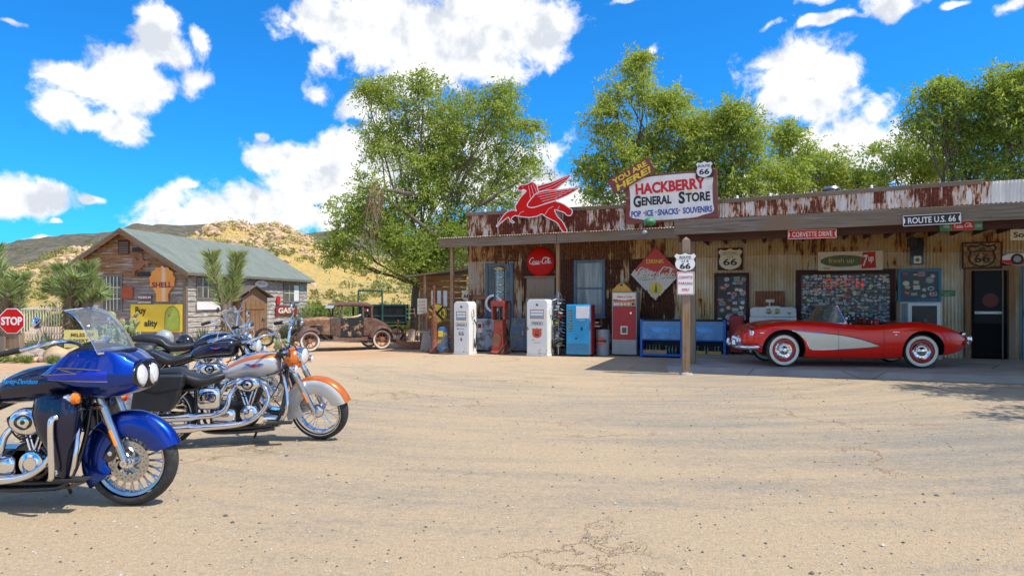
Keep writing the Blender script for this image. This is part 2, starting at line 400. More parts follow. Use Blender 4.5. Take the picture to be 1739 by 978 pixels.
# cracks
cv = m.map((.55,.8,1), vec=None); wv = m.n('ShaderNodeVectorMath', operation='ADD'); m.l(cv, wv.inputs[0])
nn = m.noise(1.2, 6, .7, out='Color'); wv2 = m.n('ShaderNodeVectorMath', operation='SCALE'); m.l(nn, wv2.inputs[0]); wv2.inputs['Scale'].default_value = .9; m.l(wv2.outputs[0], wv.inputs[1])
ed = m.vor(.8, 'DISTANCE_TO_EDGE', vec=wv.outputs[0]); crk = m.math('MULTIPLY', m.rng(ed, .012, .003), m.rng(m.noise(.35, 2), .5, .62))
c = m.mix(m.math('MULTIPLY', crk, .32), c, (.16,.12,.08))
c = m.mix(m.math('MULTIPLY', m.math('MULTIPLY', m.rng(ed, .05, .01), m.rng(m.noise(.35, 2), .5, .62)), .5), c, (.62,.42,.25))
hh = m.math('SUBTRACT', m.math('ADD', m.math('MULTIPLY', grit, .8), m.math('MULTIPLY', fine, .6)), m.math('MULTIPLY', crk, 1.2))
m.bump(hh, .9, .03); m.fin(c, .92)
m = NM('concrete'); n1 = m.noise(1.2, 6, .6); n2 = m.noise(45, 4, .7)
c = m.mix(m.rng(n1, .3, .7), (.27,.25,.22), (.42,.39,.345)); c = m.mix(m.rng(n2, .5, .8, 0, .4), c, (.16,.15,.14))
cr = m.vor(.35, 'DISTANCE_TO_EDGE', vec=m.map((1,1.6,1), loc=(.3,.2,0))); c = m.mix(m.math('MULTIPLY', m.rng(cr, .008, .002), .7), c, (.08,.07,.06))
st = m.noise(.8, 5, .7); c = m.mix(m.rng(st, .62, .75, 0, .6), c, (.10,.09,.085)); m.bump(n2, .3, .01); m.fin(c, .85)
# the desert floor, one sheet to the horizon
V = []; Q = []; RA = [0.5, 3, 6, 9, 12, 16, 20, 25, 30, 40, 60, 100, 200, 400, 900, 2000, 5000]; NA = 96
for r in RA:
    for k in range(NA):
        a = 2*PI*k/NA; X = r*math.sin(a); Y = r*math.cos(a)
        V.append((X, Y, -.012 + (0 if r < 28 else .0)))
for i in range(len(RA)-1):
    for k in range(NA):
        Q.append((i*NA+k, (i+1)*NA+k, (i+1)*NA+(k+1) % NA, i*NA+(k+1) % NA))
V.append((0, 0, -.012)); g = MB(); g.add(V, Q + [(len(V)-1, k, (k+1) % NA) for k in range(NA)], 'sand')
g.build('ground', kind='structure', smooth=0)
# parking lot sheet with a ragged edge
edge = [(-60,-8),(-60,3),(-30,9.5),(-16,13.2),(-11,14.9),(-8,16.2),(-5.2,17.6),(-3.2,18.8),(-1.6,20.3),(-.5,21.7),(6,21.5),(20,16),(60,10),(60,-8)]
pl = []
for i in range(len(edge)):
    a, b = Vector(edge[i]), Vector(edge[(i+1) % len(edge)]); n = max(1, int((b-a).length/.35)) if 1 <= i <= 8 else 1
    for j in range(n):
        p = a.lerp(b, j/n); q = mnoise.noise(Vector((p.x*.9, p.y*.9, 3)))*.5 + mnoise.noise(Vector((p.x*3, p.y*3, 9)))*.18 if n > 1 else 0
        pl.append((p.x + q*.3, p.y + q))
g = MB(); g.add([(x, y, 0) for x, y in pl], [tuple(range(len(pl)-1, -1, -1))], 'lot'); o = g.build('parking_lot', kind='structure', smooth=0)
if o.data.polygons[0].normal.z < 0: o.data.flip_normals()
# hills by azimuth
m = NM('hill'); n1 = m.noise(.045, 7, .62); n2 = m.noise(.5, 6, .7); n3 = m.noise(1.8, 4, .7); v1 = m.vor(.42)
c = m.mix(m.rng(n2, .3, .7), (.66,.43,.10), (.84,.60,.20)); c = m.mix(m.rng(n1, .47, .6, 0, .75), c, (.66,.47,.25))
c = m.mix(m.math('MULTIPLY', m.rng(n2, .52, .6), .65), c, (.27,.27,.09)); c = m.mix(m.rng(n3, .55, .68, 0, .6), c, (.34,.22,.12)); m.bump(m.math('ADD', n2, n3), 1.0, .8); m.fin(c, .95)
m = NM('mountain'); n1 = m.noise(.02, 7, .65); n2 = m.noise(.18, 6, .75)
c = m.mix(m.rng(n2, .35, .65), (.055,.06,.032), (.23,.19,.12)); c = m.mix(m.rng(n1, .55, .68, 0, .5), c, (.34,.27,.16)); m.bump(n2, 1.0, 3); m.fin(c, .95)
def ridge(prof, r):
    out = []
    for px, py in prof: out.append((math.degrees(math.atan2(px-869.5, F)), (HZ-py)/math.hypot(F, px-869.5)*r + CH))
    return out
def hillmesh(name, prof, r0, rc, r1, a0, a1, na, nr, mat, rough, fq, rock=0):
    tb = ridge(prof, rc); V = []; Q = []
    for i in range(nr+1):
        t = i/nr; r = r0 + (r1-r0)*t
        u = (r-r0)/(rc-r0)
        sh = (u**1.25) if u < 1 else max(0, 1-((r-rc)/(r1-rc))**1.3)
        for k in range(na+1):
            a = a0 + (a1-a0)*k/na; X = r*math.sin(R(a)); Y = r*math.cos(R(a)); Hh = tab_cr(tb, a)
            n = mnoise.fractal(Vector((X*fq, Y*fq, 0)), 1.0, 2.1, 6)
            n2 = mnoise.ridged_multi_fractal(Vector((X*fq*2.2, Y*fq*2.2, 5)), .9, 2.2, 5, 1, 2)
            zz = Hh*sh*(1+ .05*n) + rough*n*min(1, u*2)*(.4 + .6*(1-min(1,abs(1-u)*3)*.4))*(1 if u < .85 or u > 1.1 else .55)
            if rock: zz += rock*max(0, n2-1.05)*min(1, max(0, u-.35)*2)
            V.append((X, Y, min(zz, 1e9) - .5*(1-min(1, u*6)) if i else -1.5))
    for i in range(nr):
        for k in range(na):
            b = i*(na+1)+k; Q.append((b, b+na+1, b+na+2, b+1))
    return npmesh(name, V, [q[::-1] for q in Q], [mat], smooth=False)
NEAR = [(-700,470),(-300,455),(-50,446),(0,452),(60,447),(90,434),(115,429),(160,428),(200,425),(300,416),(345,400),(356,390),(380,379),(410,384),(440,388),(468,385),(500,394),(545,412),(600,428),(650,436),(700,445),(760,458),(850,468),(1000,476),(1300,480),(2000,485)]
FAR = [(-900,470),(-300,436),(-40,424),(0,417),(60,404),(110,399),(150,397),(200,392),(225,383),(250,385),(275,381),(320,384),(370,386),(430,398),(500,404),(545,396),(600,388),(660,392),(740,402),(900,430),(1100,440),(2000,470)]
hillO = hillmesh('hillside', NEAR, 46, 150, 230, -48, 42, 520, 110, 'hill', 1.1, .05, rock=.8); hillO['kind'] = 'structure'
mo = hillmesh('mountains', FAR, 260, 620, 1000, -50, 50, 520, 60, 'mountain', 7, .008, rock=3); mo['kind'] = 'structure'
# scrub and boulders on the hillside
import bisect
from mathutils.bvhtree import BVHTree
hv = [v.co.copy() for v in hillO.data.vertices]; bt = BVHTree.FromPolygons(hv, [tuple(p.vertices) for p in hillO.data.polygons])
def surf(X, Y):
    h = bt.ray_cast(Vector((X, Y, 200)), Vector((0, 0, -1))); return h[0].z if h[0] else -.01
def leafmat(name, cols, trans=.35, rough=.6):
    m = NM(name); g = m.n('ShaderNodeNewGeometry'); r = g.outputs['Random Per Island']
    c = m.ramp(r, [(i/(len(cols)-1), q) for i, q in enumerate(cols)])
    c = m.mix(m.rng(m.noise(.55, 4, .6), .40, .62, 0, .5), c, cols[0]); c = m.mix(m.rng(m.noise(1.3, 3), .55, .66, 0, .45), c, cols[2]); m.fin(c, rough, Specular_IOR_Level=.3)
    t = m.n('ShaderNodeBsdfTranslucent'); tc_ = m.mix(.5, c, (.40,.50,.04)); m.l(tc_, t.inputs[0])
    x = m.n('ShaderNodeMixShader'); x.inputs[0].default_value = trans; m.l(m.b.outputs[0], x.inputs[1]); m.l(t.outputs[0], x.inputs[2]); m.l(x.outputs[0], m.o.inputs[0])
leafmat('scrub_leaf', [(.22,.22,.07), (.38,.33,.11), (.27,.30,.09), (.55,.42,.15)], .15)
leafmat('elm_leaf', [(.21,.30,.05), (.36,.46,.08), (.58,.62,.18), (.27,.37,.055)], .52)
leafmat('elm_leaf_yellow', [(.28,.37,.05), (.44,.52,.09), (.64,.66,.20), (.34,.43,.06)], .52)
leafmat('weed_leaf', [(.12,.20,.04), (.22,.30,.07), (.38,.36,.14)], .3)
nr = np.random.default_rng(5)
def blades(cs, rad, n, ls, lw, up=0.0, flat=.8):
    """n leaf quads round each centre"""
    cs = np.asarray(cs); k = len(cs); rad = np.broadcast_to(np.asarray(rad, dtype=float), (k,))
    c = np.repeat(cs, n, 0); rr = np.repeat(rad, n)
    d = nr.normal(size=(k*n, 3)); d /= np.linalg.norm(d, axis=1)[:, None]; d[:, 2] *= flat
    p = c + d*(rr*nr.random(k*n)**.45)[:, None]
    a = nr.normal(size=(k*n, 3)) + d*.6; a[:, 2] += up; a /= np.linalg.norm(a, axis=1)[:, None]
    b = np.cross(a, nr.normal(size=(k*n, 3))); b /= np.linalg.norm(b, axis=1)[:, None]
    l = (ls*(.6+.8*nr.random(k*n)))[:, None]; wv = (lw*(.6+.8*nr.random(k*n)))[:, None]
    return np.stack([p-a*l*.5, p+b*wv*.5, p+a*l*.5, p-b*wv*.5], 1).reshape(-1, 3)
cs = []; rd = []
for i in range(3600):
    a = R(rnd.uniform(-40, 30)); r = 48 + 115*rnd.random()**.8; X = r*math.sin(a); Y = r*math.cos(a)
    if mnoise.noise(Vector((X*.06, Y*.06, 1))) < -.22: continue
    s_ = rnd.uniform(.25, .75)*(.6 + r/140); cs.append((X, Y, surf(X, Y)+s_*.35)); rd.append(s_)
V = blades(cs, rd, 26, .42, .2, up=.5, flat=.65); Q = np.arange(len(V)).reshape(-1, 4)
o = npmesh('scrub', V, Q, ['scrub_leaf']); tag(o, 'low dry scrub bushes scattered over the yellow hillside', 'scrub', kind='stuff')
def rockgeo(mb, c, r, mat, seed, sub=2, flat=.75):
    bm = bmesh.new(); bmesh.ops.create_icosphere(bm, subdivisions=sub, radius=1); sx, sy, sz = [rnd.uniform(.75, 1.25) for _ in range(3)]
    vs = []
    for v in bm.verts:
        n = mnoise.noise(v.co*1.3 + Vector((seed*7.1, seed*1.7, 0)))*.5 + mnoise.noise(v.co*3.1 + Vector((seed, 0, 3)))*.16
        q = v.co*(1+n*.7); vs.append((c[0]+q.x*r*sx, c[1]+q.y*r*sy, c[2]+q.z*r*sz*flat))
    mb.add(vs, [tuple(x.index for x in f.verts) for f in bm.faces], mat); bm.free()
pm('rock_tan', (.55,.38,.22), .9, var=.3, scale=2, bump=.6, bscale=6); pm('rock_grey', (.36,.29,.23), .9, var=.3, scale=5, bump=.6, bscale=18); pm('rock_pink', (.56,.33,.22), .9, var=.2, scale=5, bump=.5, bscale=18)
g = MB()
for i in range(520):
    px = rnd.choice([rnd.gauss(385, 45), rnd.gauss(455, 40), rnd.uniform(330, 760), rnd.uniform(-40, 330), rnd.gauss(150, 40)]); a = math.atan2(px-869.5, F); r = 150-abs(rnd.gauss(0, 26))
    if r < 60: continue
    X, Y = r*math.sin(a), r*math.cos(a); s_ = rnd.uniform(.25, .9)*(1.5 if rnd.random() < .12 and r > 135 else 1); rockgeo(g, (X, Y, surf(X, Y)+s_*.1), s_, 'rock_tan', i, sub=1)
o = g.build('boulders', smooth=0); tag(o, 'tan boulders scattered along the ridge of the hillside', 'boulders', kind='stuff')

# loose stones on the lot
g = MB(); pm('pebble_dark', (.12,.11,.10), .9, var=.4, scale=9); pm('pebble_pale', (.50,.44,.36), .9, var=.3, scale=9)
OCT = [(1,0,0),(0,1,0),(-1,0,0),(0,-1,0),(0,0,1),(0,0,-1)]; OF = [(0,1,4),(1,2,4),(2,3,4),(3,0,4),(1,0,5),(2,1,5),(3,2,5),(0,3,5)]
for i in range(3200):
    y = 3.2+11*rnd.random()**1.6; x = rnd.uniform(-.78, .78)*y; r_ = rnd.uniform(.004, .010)*(1+y*.04)*(1.7 if rnd.random() < .04 else 1); a = rnd.uniform(0, PI); ca, sa_ = math.cos(a), math.sin(a); k1, k2 = rnd.uniform(.7,1.3), rnd.uniform(.4,.8)
    g.add([(x+(p*ca*k1-q*sa_)*r_*rnd.uniform(.8,1.2), y+(p*sa_*k1+q*ca)*r_*rnd.uniform(.8,1.2), max(.001, r_*.25+s_*r_*k2)) for p, q, s_ in OCT], OF, 'pebble_dark' if rnd.random() < .35 else 'pebble_pale')
tag(g.build('gravel', smooth=0), 'loose small stones scattered over the worn lot', 'gravel', kind='stuff')
# ------------------------------------------------------------------ the store: frame of its front wall
TA = 21.0; A0 = Vector((-1.367, 22.02, 0)); UX = Vector((math.cos(R(TA)), -math.sin(R(TA)), 0)); UN = Vector((math.sin(R(TA)), math.cos(R(TA)), 0))
def wl(px, py, off=0.0):          # photo point on the plane standing `off` metres before the wall -> (s, z)
    r = Vector(((px-869.5)/F, 1, 0)); t = (A0.dot(UN)-off)/r.dot(UN); return ((r*t-A0).dot(UX), CH+(HZ-py)/F*t)
def sw(s, off=0.0, z=0.0): return A0 + UX*s - UN*off + Vector((0, 0, z))
def wthing(name, label, cat, s, off, z, group=None, rz=0): return thing(name, label, cat, sw(s, off, z), -TA+rz, group)
# corrugated iron with rust
def tin(name, paint, stops_rust, rustA, rustB, streak=(9, 9, 1.5), fl=.03, yellow=None):
    m = NM(name); x, y, z = m.sepx()
    v = m.map(streak); n1 = m.noise(1, 8, .7, vec=v); n2 = m.noise(1.2, 5, .6); n3 = m.noise(14, 5, .7); n4 = m.noise(1, 3, .6, vec=m.map((5,5,.35)))
    bias = m.ramp(m.math('DIVIDE', m.math('ADD', x, 1), 20.0), stops_rust)
    sb = m.n('ShaderNodeSeparateColor'); m.l(bias, sb.inputs[0]); bias = sb.outputs[0]
    wt = m.n('ShaderNodeTexWhiteNoise', noise_dimensions='2D'); cbx = m.n('ShaderNodeCombineXYZ'); m.l(m.math('FLOOR', m.math('DIVIDE', x, .61)), cbx.inputs[0]); m.l(m.math('FLOOR', m.math('ADD', m.math('DIVIDE', z, 1.7), m.math('MULTIPLY', m.math('FLOOR', m.math('DIVIDE', x, .61)), .37))), cbx.inputs[1]); m.l(cbx.outputs[0], wt.inputs[0]); bias = m.math('ADD', bias, m.math('MULTIPLY', m.math('SUBTRACT', wt.outputs[0], .5), .30))
    f = m.math('ADD', m.math('ADD', m.math('MULTIPLY', m.math('SUBTRACT', n1, .5), 1.5), m.math('MULTIPLY', m.math('SUBTRACT', n2, .5), .5)), m.math('ADD', m.math('MULTIPLY', m.math('SUBTRACT', bias, .5), .62), .5))
    r = m.mix(m.rng(n3, .35, .65), rustA, rustB)
    pc = m.mix(m.rng(n4, .35, .65), tuple(c*.72 for c in paint), paint)
    if yellow: pc = m.mix(m.rng(n2, .35, .6, 0, .8), pc, yellow)
    halo = m.rng(f, .445, .54); c = m.mix(m.math('MULTIPLY', halo, .85), pc, (.52,.27,.09)); c = m.mix(m.rng(f, .55, .55+fl), c, r)
    m.bump(n3, .2, .01); m.fin(c, m.rng(f, .5, .58, .5, .9))
def sx(px, off=0): return (wl(px, 450, off)[0]+1)/20
tin('wall_tin', (.74,.69,.55), [(0,.55),(sx(880),.5),(sx(893),.62),(sx(935),.92),(sx(1050),.86),(sx(1062),.55),(sx(1070),.8),(sx(1140),.85),(sx(1152),.35),(sx(1200),.22),(sx(1500),.22),(1,.3)],
    (.035,.014,.009), (.15,.055,.022), yellow=(.50,.34,.13))
tin('band_tin', (.58,.48,.28), [(0,.72),(sx(1060),.72),(sx(1085),.38),(1,.36)], (.05,.02,.012), (.26,.11,.04), yellow=(.46,.30,.10))
tin('parapet_tin', (.76,.74,.70), [(0,.66),(sx(1055),.62),(sx(1225),.56),(sx(1330),.54),(sx(1450),.46),(sx(1520),.64),(sx(1620),.74),(sx(1670),.62),(sx(1690),.2),(1,.1)],
    (.075,.016,.012), (.24,.07,.035), streak=(8,8,2.0))
tin('left_tin', (.60,.58,.53), [(0,.48),(1,.48)], (.07,.03,.018), (.22,.09,.04), yellow=(.42,.33,.22))
pm('dull_blue', (.10,.17,.25), .7, dirt=.5, scale=4); pm('curtain', (.33,.33,.30), .8, var=.15); pm('door_dark', (.008,.007,.006), .7, Specular_IOR_Level=.15); pm('tar', (.06,.055,.05), .8)
pm('door_glass', (.006,.006,.007), .35, Specular_IOR_Level=.2); pm('maroon_dark', (.13,.01,.01), .5); pm('store_dark', (.03,.025,.02), .8); pm('sky_blue_frame', (.05,.22,.36), .6, dirt=.3)
ZB = .12                                   # slab level
PT = lambda px, top: wl(px, top, .0)[1]
PZ = [(0, 4.20), (wl(1225,343)[0], wl(1225,343)[1]), (wl(1739,305)[0], wl(1739,305)[1]), (20, 4.5)]
S_END = 17.5
def corr(mb, s0, s1, z0f, z1f, y, mat, pitch=.076, amp=.016, per=6):
    n = int((s1-s0)/pitch*per); v = []; f = []
    for i in range(n+1):
        s = s0+(s1-s0)*i/n; dy = amp*math.cos(2*PI*s/pitch)
        v += [(s, y+dy, z0f(s)), (s, y+dy, z1f(s))]
    for i in range(n): f.append((2*i, 2*i+2, 2*i+3, 2*i+1))
    mb.add(v, f, mat)
pz = lambda s: ip(s, PZ)
st = wthing('store_building', 'long low store of rusty corrugated tin under a wooden porch', 'store', 0, 0, 0)
sD = wl(1640, 500)[0]; sD2 = wl(1720, 500)[0]
g = MB()
sq = wl(1165, 500)[0]
segs = [(0, sD)]
g.box(.02, sD, .05, 9, 0, 3.3, 'store_dark'); g.box(sD2, S_END, .05, 9, 0, 3.3, 'store_dark'); g.box(sD, sD2, 1.9, 9, 0, 3.3, 'store_dark'); g.box(sD, sD2, .05, 1.9, 2.35, 3.3, 'store_dark')
g.box(.02, S_END, .05, 9, 3.3, 3.42, 'tar')
g.build('core', st)
corrw = MB(); sL = wl(886,500)[0]
corr(corrw, 0, sL, lambda s: ZB-.1, lambda s: 3.0, 0, 'left_tin'); corr(corrw, sL, sD, lambda s: ZB-.1, lambda s: 3.0, 0, 'wall_tin'); corr(corrw, sD2, S_END, lambda s: ZB-.1, lambda s: 3.0, 0, 'wall_tin')
corr(corrw, sD, sD2, lambda s: 2.5, lambda s: 3.0, 0, 'wall_tin')
corrw.build('wall', st)
bnd = MB(); corr(bnd, -.01, S_END, lambda s: 2.72 + .02*math.sin(s*2.3), lambda s: 3.5, -.022, 'band_tin'); bnd.build('upper_band', st)
sdw = MB()      # the left end wall
v = []; n = 300
for i in range(n+1):
    yy = 9*i/n; v += [(.0+.014*math.cos(2*PI*yy/.076*1), yy, 0), (.0+.014*math.cos(2*PI*yy/.076), yy, 3.5+.3*(1-yy/9))]
sdw.add(v, [(2*i, 2*i+1, 2*i+3, 2*i+2) for i in range(n)], 'left_tin'); sdw.build('end_wall', st)
par = MB(); corr(par, 0, S_END, lambda s: 3.40, lambda s: pz(s), -.06, 'parapet_tin'); 
par.add([(0,-.02,3.4),(S_END,-.02,3.4),(S_END,-.02,pz(S_END)-.03),(0,-.02,pz(0)-.03)], [(0,1,2,3)], 'store_dark')
par.add([(0,.06,3.4),(S_END,.06,3.4),(S_END,.06,pz(S_END)-.03),(0,.06,pz(0)-.03)], [(3,2,1,0)], 'store_dark'); par.box(-.01,.0,-.06,.06,3.4,4.17,'grey_wood'); par.build('parapet', st)
cap = MB(); k = 9; sc_ = wl(1668, 320)[0]
for i in range(k):
    a, b = -.04+(sc_+.04)*i/k, -.04+(sc_+.04)*(i+1)/k - .012; ya = rnd.uniform(-.006, .006)
    za, zb = pz(a), pz(b); v = [(a,-.10+ya,za-.05),(b,-.10+ya,zb-.05),(b,.10,zb-.05),(a,.10,za-.05),(a,-.10+ya,za+.06),(b,-.10+ya,zb+.06),(b,.10,zb+.06),(a,.10,za+.06)]
    cap.add(v, [(0,3,2,1),(4,5,6,7),(0,1,5,4),(1,2,6,5),(2,3,7,6),(3,0,4,7)], 'grey_wood')
cap.build('parapet_cap', st, bevel=.008)
cur = MB(); cur.box(-.15, sq+.2, -.35, .0, 0, ZB, 'concrete'); cur.build('curb', st, bevel=.015)
# porches: left shallow one and right deep one
def zline(a, b): return lambda s: a[1]+(b[1]-a[1])*(s-a[0])/(b[0]-a[0])
pl_ = wthing('porch_canopy', 'shallow wooden porch roof over the fuel pumps', 'porch', 0, 0, 0)
a = wl(745, 421, 1.35); b = wl(1155, 404, 1.35); zb = zline(a, b); s0, s1 = a[0], b[0]+1.2
sj = wl(945, 400, 1.35)[0]
def beam(mb, s0, s1, y0, y1, zf, h, mat, jit=0):
    v = []
    for s in (s0, s1):
        z = zf(s); v += [(s,y0,z),(s,y1,z),(s,y1,z+h),(s,y0,z+h)]
    mb.add(v, [(0,1,2,3),(7,6,5,4),(0,4,5,1),(1,5,6,2),(2,6,7,3),(3,7,4,0)], mat)
g = MB(); beam(g, s0, sj-.004, -1.35, -1.31, zb, .26, 'grey_wood'); g.build('fascia_board', pl_, bevel=.006)
g = MB(); beam(g, sj+.004, s1, -1.345, -1.305, zb, .27, 'grey_wood'); g.build('fascia_board', pl_, bevel=.006)
g = MB(); v = []; f = []; n = int((s1-s0)/.0127)
for i in range(n+1):
    s = s0-.03+(s1-s0+.03)*i/n; dz = .012*math.cos(2*PI*s/.076); v += [(s,-1.40,zb(s)+.275+dz),(s,0.0,zb(s)+.42+dz)]
g.add(v, [(2*i,2*i+2,2*i+3,2*i+1) for i in range(n)], 'left_tin'); g.build('tin_roof', pl_)
g = MB()
for i in range(12): s = s0+.1+i*(s1-s0-.3)/11; beam(g, s, s+.045, -1.3, -.03, lambda q: zb(q)+.12, .13, 'dark_wood')
g.build('rafters', pl_)
for px in (768, 948):
    s = wl(px, 500, 1.15)[0]; g = MB(); g.box(s-.05, s+.05, -1.2, -1.1, 0, zb(s)+.02, 'post_wood'); g.build('post', pl_, bevel=.008)
OFR = 5.0
pr = wthing('porch_canopy', 'deep wooden porch roof shading the red convertible', 'porch', 0, 0, 0)
a = wl(1145, 399, OFR); b = wl(1739, 372, OFR); zr = zline(a, b); r0, r1 = a[0], S_END
g = MB(); beam(g, r0, r0+6.2, -OFR, -OFR+.05, zr, .30, 'grey_wood'); g.build('fascia_board', pr, bevel=.006)
g = MB(); beam(g, r0+6.208, r1, -OFR+.003, -OFR+.05, zr, .29, 'grey_wood'); g.build('fascia_board', pr, bevel=.006)
g = MB(); beam(g, r0, r0+.05, -OFR+.06, -1.42, lambda s: zr(s), .28, 'grey_wood'); g.build('side_board', pr, bevel=.006)
g = MB(); beam(g, r0+.06, r1, -OFR+.35, -OFR+.45, lambda s: zr(s)-.12, .26, 'dark_wood'); g.build('girder', pr)
g = MB(); n = int((r1-r0)/.0127); v = []
for i in range(n+1):
    s = r0-.03+(r1-r0)*i/n; dz = .012*math.cos(2*PI*s/.076); v += [(s,-OFR+.03,zr(s)+.315+dz*.7),(s,-.04,zr(s)+.56+dz)]
g.add(v, [(2*i,2*i+2,2*i+3,2*i+1) for i in range(n)], 'parapet_tin'); g.build('tin_roof', pr)
g = MB()
for i in range(22): s = r0+.2+i*(r1-r0-.4)/21; beam(g, s, s+.045, -OFR+.06, -.05, lambda q: zr(q)+.14, .15, 'dark_wood')
g.build('rafters', pr)
g = MB(); s = wl(1177, 500, 3.9)[0]; g.box(s-.06, s+.06, -3.96, -3.84, ZB, zr(s)+.14, 'grey_wood_v'); g.build('post', pr, bevel=.01)
g = MB(); s = S_END-.6; g.box(s-.07, s+.07, -4.7, -4.56, ZB, zr(s)-.12, 'post_wood'); g.build('post', pr, bevel=.01)
# porch slab
sa = sq+.2; g = MB(); P = [sw(sa-.02,.0), sw(sa-.02, 4.75), sw(S_END+3, 4.15), sw(S_END+3, 0)]
v = [(p.x, p.y, ZB) for p in P] + [(p.x, p.y, 0.002) for p in P] + [(p.x+q[0], p.y+q[1], 0.004) for p, q in ((P[1], (0,-.28)), (P[2], (0,-.28)))]
g.add(v, [(3,2,1,0)[::1],(0,1,5,4),(2,3,7,6),(1,2,9,8),(8,5,1),(9,2,6)], 'concrete'); o = g.build('porch_slab', kind='structure', smooth=0)
bm = bmesh.new(); bm.from_mesh(o.data); bmesh.ops.recalc_face_normals(bm, faces=bm.faces); bm.to_mesh(o.data); bm.free()
# windows of the store, parts of the building
def swin(px0, px1, py0, py1, frame='dull_blue', pane='curtain', name='window', fw=.09, mull=False, sill=True, y=-.03, bars=()):
    a = wl(px0, py0); b = wl(px1, py1); s0, z1 = a; s1, z0 = b[0], b[1]
    g = MB(); g.box(s0, s0+fw, y-.03, y+.05, z0, z1, frame); g.box(s1-fw, s1, y-.03, y+.05, z0, z1, frame)
    g.box(s0+fw, s1-fw, y-.027, y+.05, z1-fw, z1, frame); g.box(s0+fw, s1-fw, y-.027, y+.05, z0, z0+fw*1.1, frame)
    if mull: zm = (z0+z1)/2; g.box(s0+fw, s1-fw, y-.015, y+.04, zm-.025, zm+.025, frame)
    w_ = g.build(name, st, bevel=.005)
    g = MB(); g.box(s0+fw, s1-fw, y+.005, y+.02, z0+fw, z1-fw, pane); g.build('pane', w_)
    if sill: g = MB(); g.box(s0-.04, s1+.04, y-.09, y-.03, z0-.05, z0+.0, frame); g.build('sill', w_, bevel=.005)
    return s0, s1, z0, z1, w_
m = NM('curtain_glass'); xx = m.map((9,9,.6)); n1 = m.noise(1, 4, .6, vec=xx); c = m.mix(m.rng(n1, .35, .65), (.20,.20,.19), (.46,.45,.40)); m.fin(c, .25, Coat_Weight=.5)
m = NM('dusty_glass'); n1 = m.noise(2, 4, .6); c = m.mix(m.rng(n1, .35, .65), (.05,.055,.055), (.15,.155,.15)); m.fin(c, .15)
swin(825, 872, 448, 536, pane='dusty_glass'); swin(975, 1028, 442, 538, pane='curtain_glass', mull=True)
g = MB(); a = wl(895, 472); b = wl(942, 508); g.box(a[0], b[0], -.03, .0, b[1]-.8, a[1], 'board_wood'); g.box(a[0]-.05, b[0]+.05, -.09, -.031, a[1], a[1]+.05, 'post_wood'); g.build('boarded_window', st, bevel=.004)
# stickers: many little discs and cards on a dark board
for nme, col in (('st_a',(.7,.7,.68)),('st_b',(.55,.05,.04)),('st_c',(.04,.12,.4)),('st_d',(.75,.6,.08)),('st_e',(.03,.25,.12)),('st_f',(.12,.12,.13)),('st_g',(.55,.5,.38)),('st_h',(.3,.34,.4))): pm(nme, col, .4, var=.1)
STC = ['st_a']*6+['st_g']*3+['st_h']*3+['st_f']*2+['st_b','st_c','st_d','st_e','st_b']
def sticker(mb, x, z, r, y):
    k = rnd.random(); m1 = rnd.choice(STC); m2 = rnd.choice(STC); o = mb.M; mb.M = o @ T(x, 0, z) @ RY(rnd.uniform(-12, 12)); asp = rnd.uniform(.55, 1)
    def sh(q, m_, yy):
        if k < .45: mb.prism([(q*math.cos(2*PI*i/14), q*asp*math.sin(2*PI*i/14)) for i in range(14)], yy, yy+.001, m_)
        elif k < .9: mb.prism([(-q,-q*asp*.8),(q,-q*asp*.8),(q,q*asp*.8),(-q,q*asp*.8)], yy, yy+.001, m_)
        else: mb.prism([(0,-q),(q,-q*.1),(q*.8,q*.8),(0,q*.6),(-q*.8,q*.8),(-q,-q*.1)], yy, yy+.001, m_)
    sh(r, m1, y-.001)
    if r > .02: sh(r*.72, m2, y-.0022)
    if r > .035: mb.prism([(-r*.5,-r*.12),(r*.5,-r*.12),(r*.5,r*.1),(-r*.5,r*.1)], y-.0034, y-.003, rnd.choice(STC))
    mb.M = o
def stickers(mb, s0, s1, z0, z1, y, dens, skip=0.0):
    nx = int((s1-s0)/dens); nz = int((z1-z0)/(dens*.8))
    lay = 0
    for i in range(nx):
        for j in range(nz):
            if rnd.random() < skip: continue
            lay = (lay+1) % 3
            sticker(mb, s0+(i+.5+rnd.uniform(-.3,.3))*(s1-s0)/nx, z0+(j+.5+rnd.uniform(-.3,.3))*(z1-z0)/nz, dens*rnd.uniform(.28,.62), y-.004*lay)
pm('sticker_glass', (.035,.03,.025), .2)
a1 = swin(1213, 1272, 464, 560, 'dark_wood', 'sticker_glass', fw=.08, sill=False, name='window')
g = MB(); stickers(g, a1[0]+.1, a1[1]-.1, a1[2]+.1, a1[3]-.1, -.028, .16, .12); tag(g.build('stickers', a1[4]), 'scattered souvenir stickers on dark glass', kind='stuff')
a2 = swin(1352, 1520, 459, 565, 'dark_wood', 'sticker_glass', fw=.12, sill=False)
g = MB(); stickers(g, a2[0]+.13, a2[1]-.1, a2[2]+.05, a2[3]-.13, -.028, .095, .03); tag(g.build('stickers', a2[4]), 'dense souvenir stickers covering the wide window', kind='stuff')
pm('neon_red', (.9,.05,.03), .4); MAT['neon_red'].node_tree.nodes['Principled BSDF'].inputs['Emission Color'].default_value = (1,.08,.04,1); MAT['neon_red'].node_tree.nodes['Principled BSDF'].inputs['Emission Strength'].default_value = .2
tn = thing('neon_sign', 'glowing red neon open sign behind the stickers of the wide window', 'neon sign', sw(wl(1433,482)[0], .055, wl(1433,482)[1]), -TA)
g = MB()
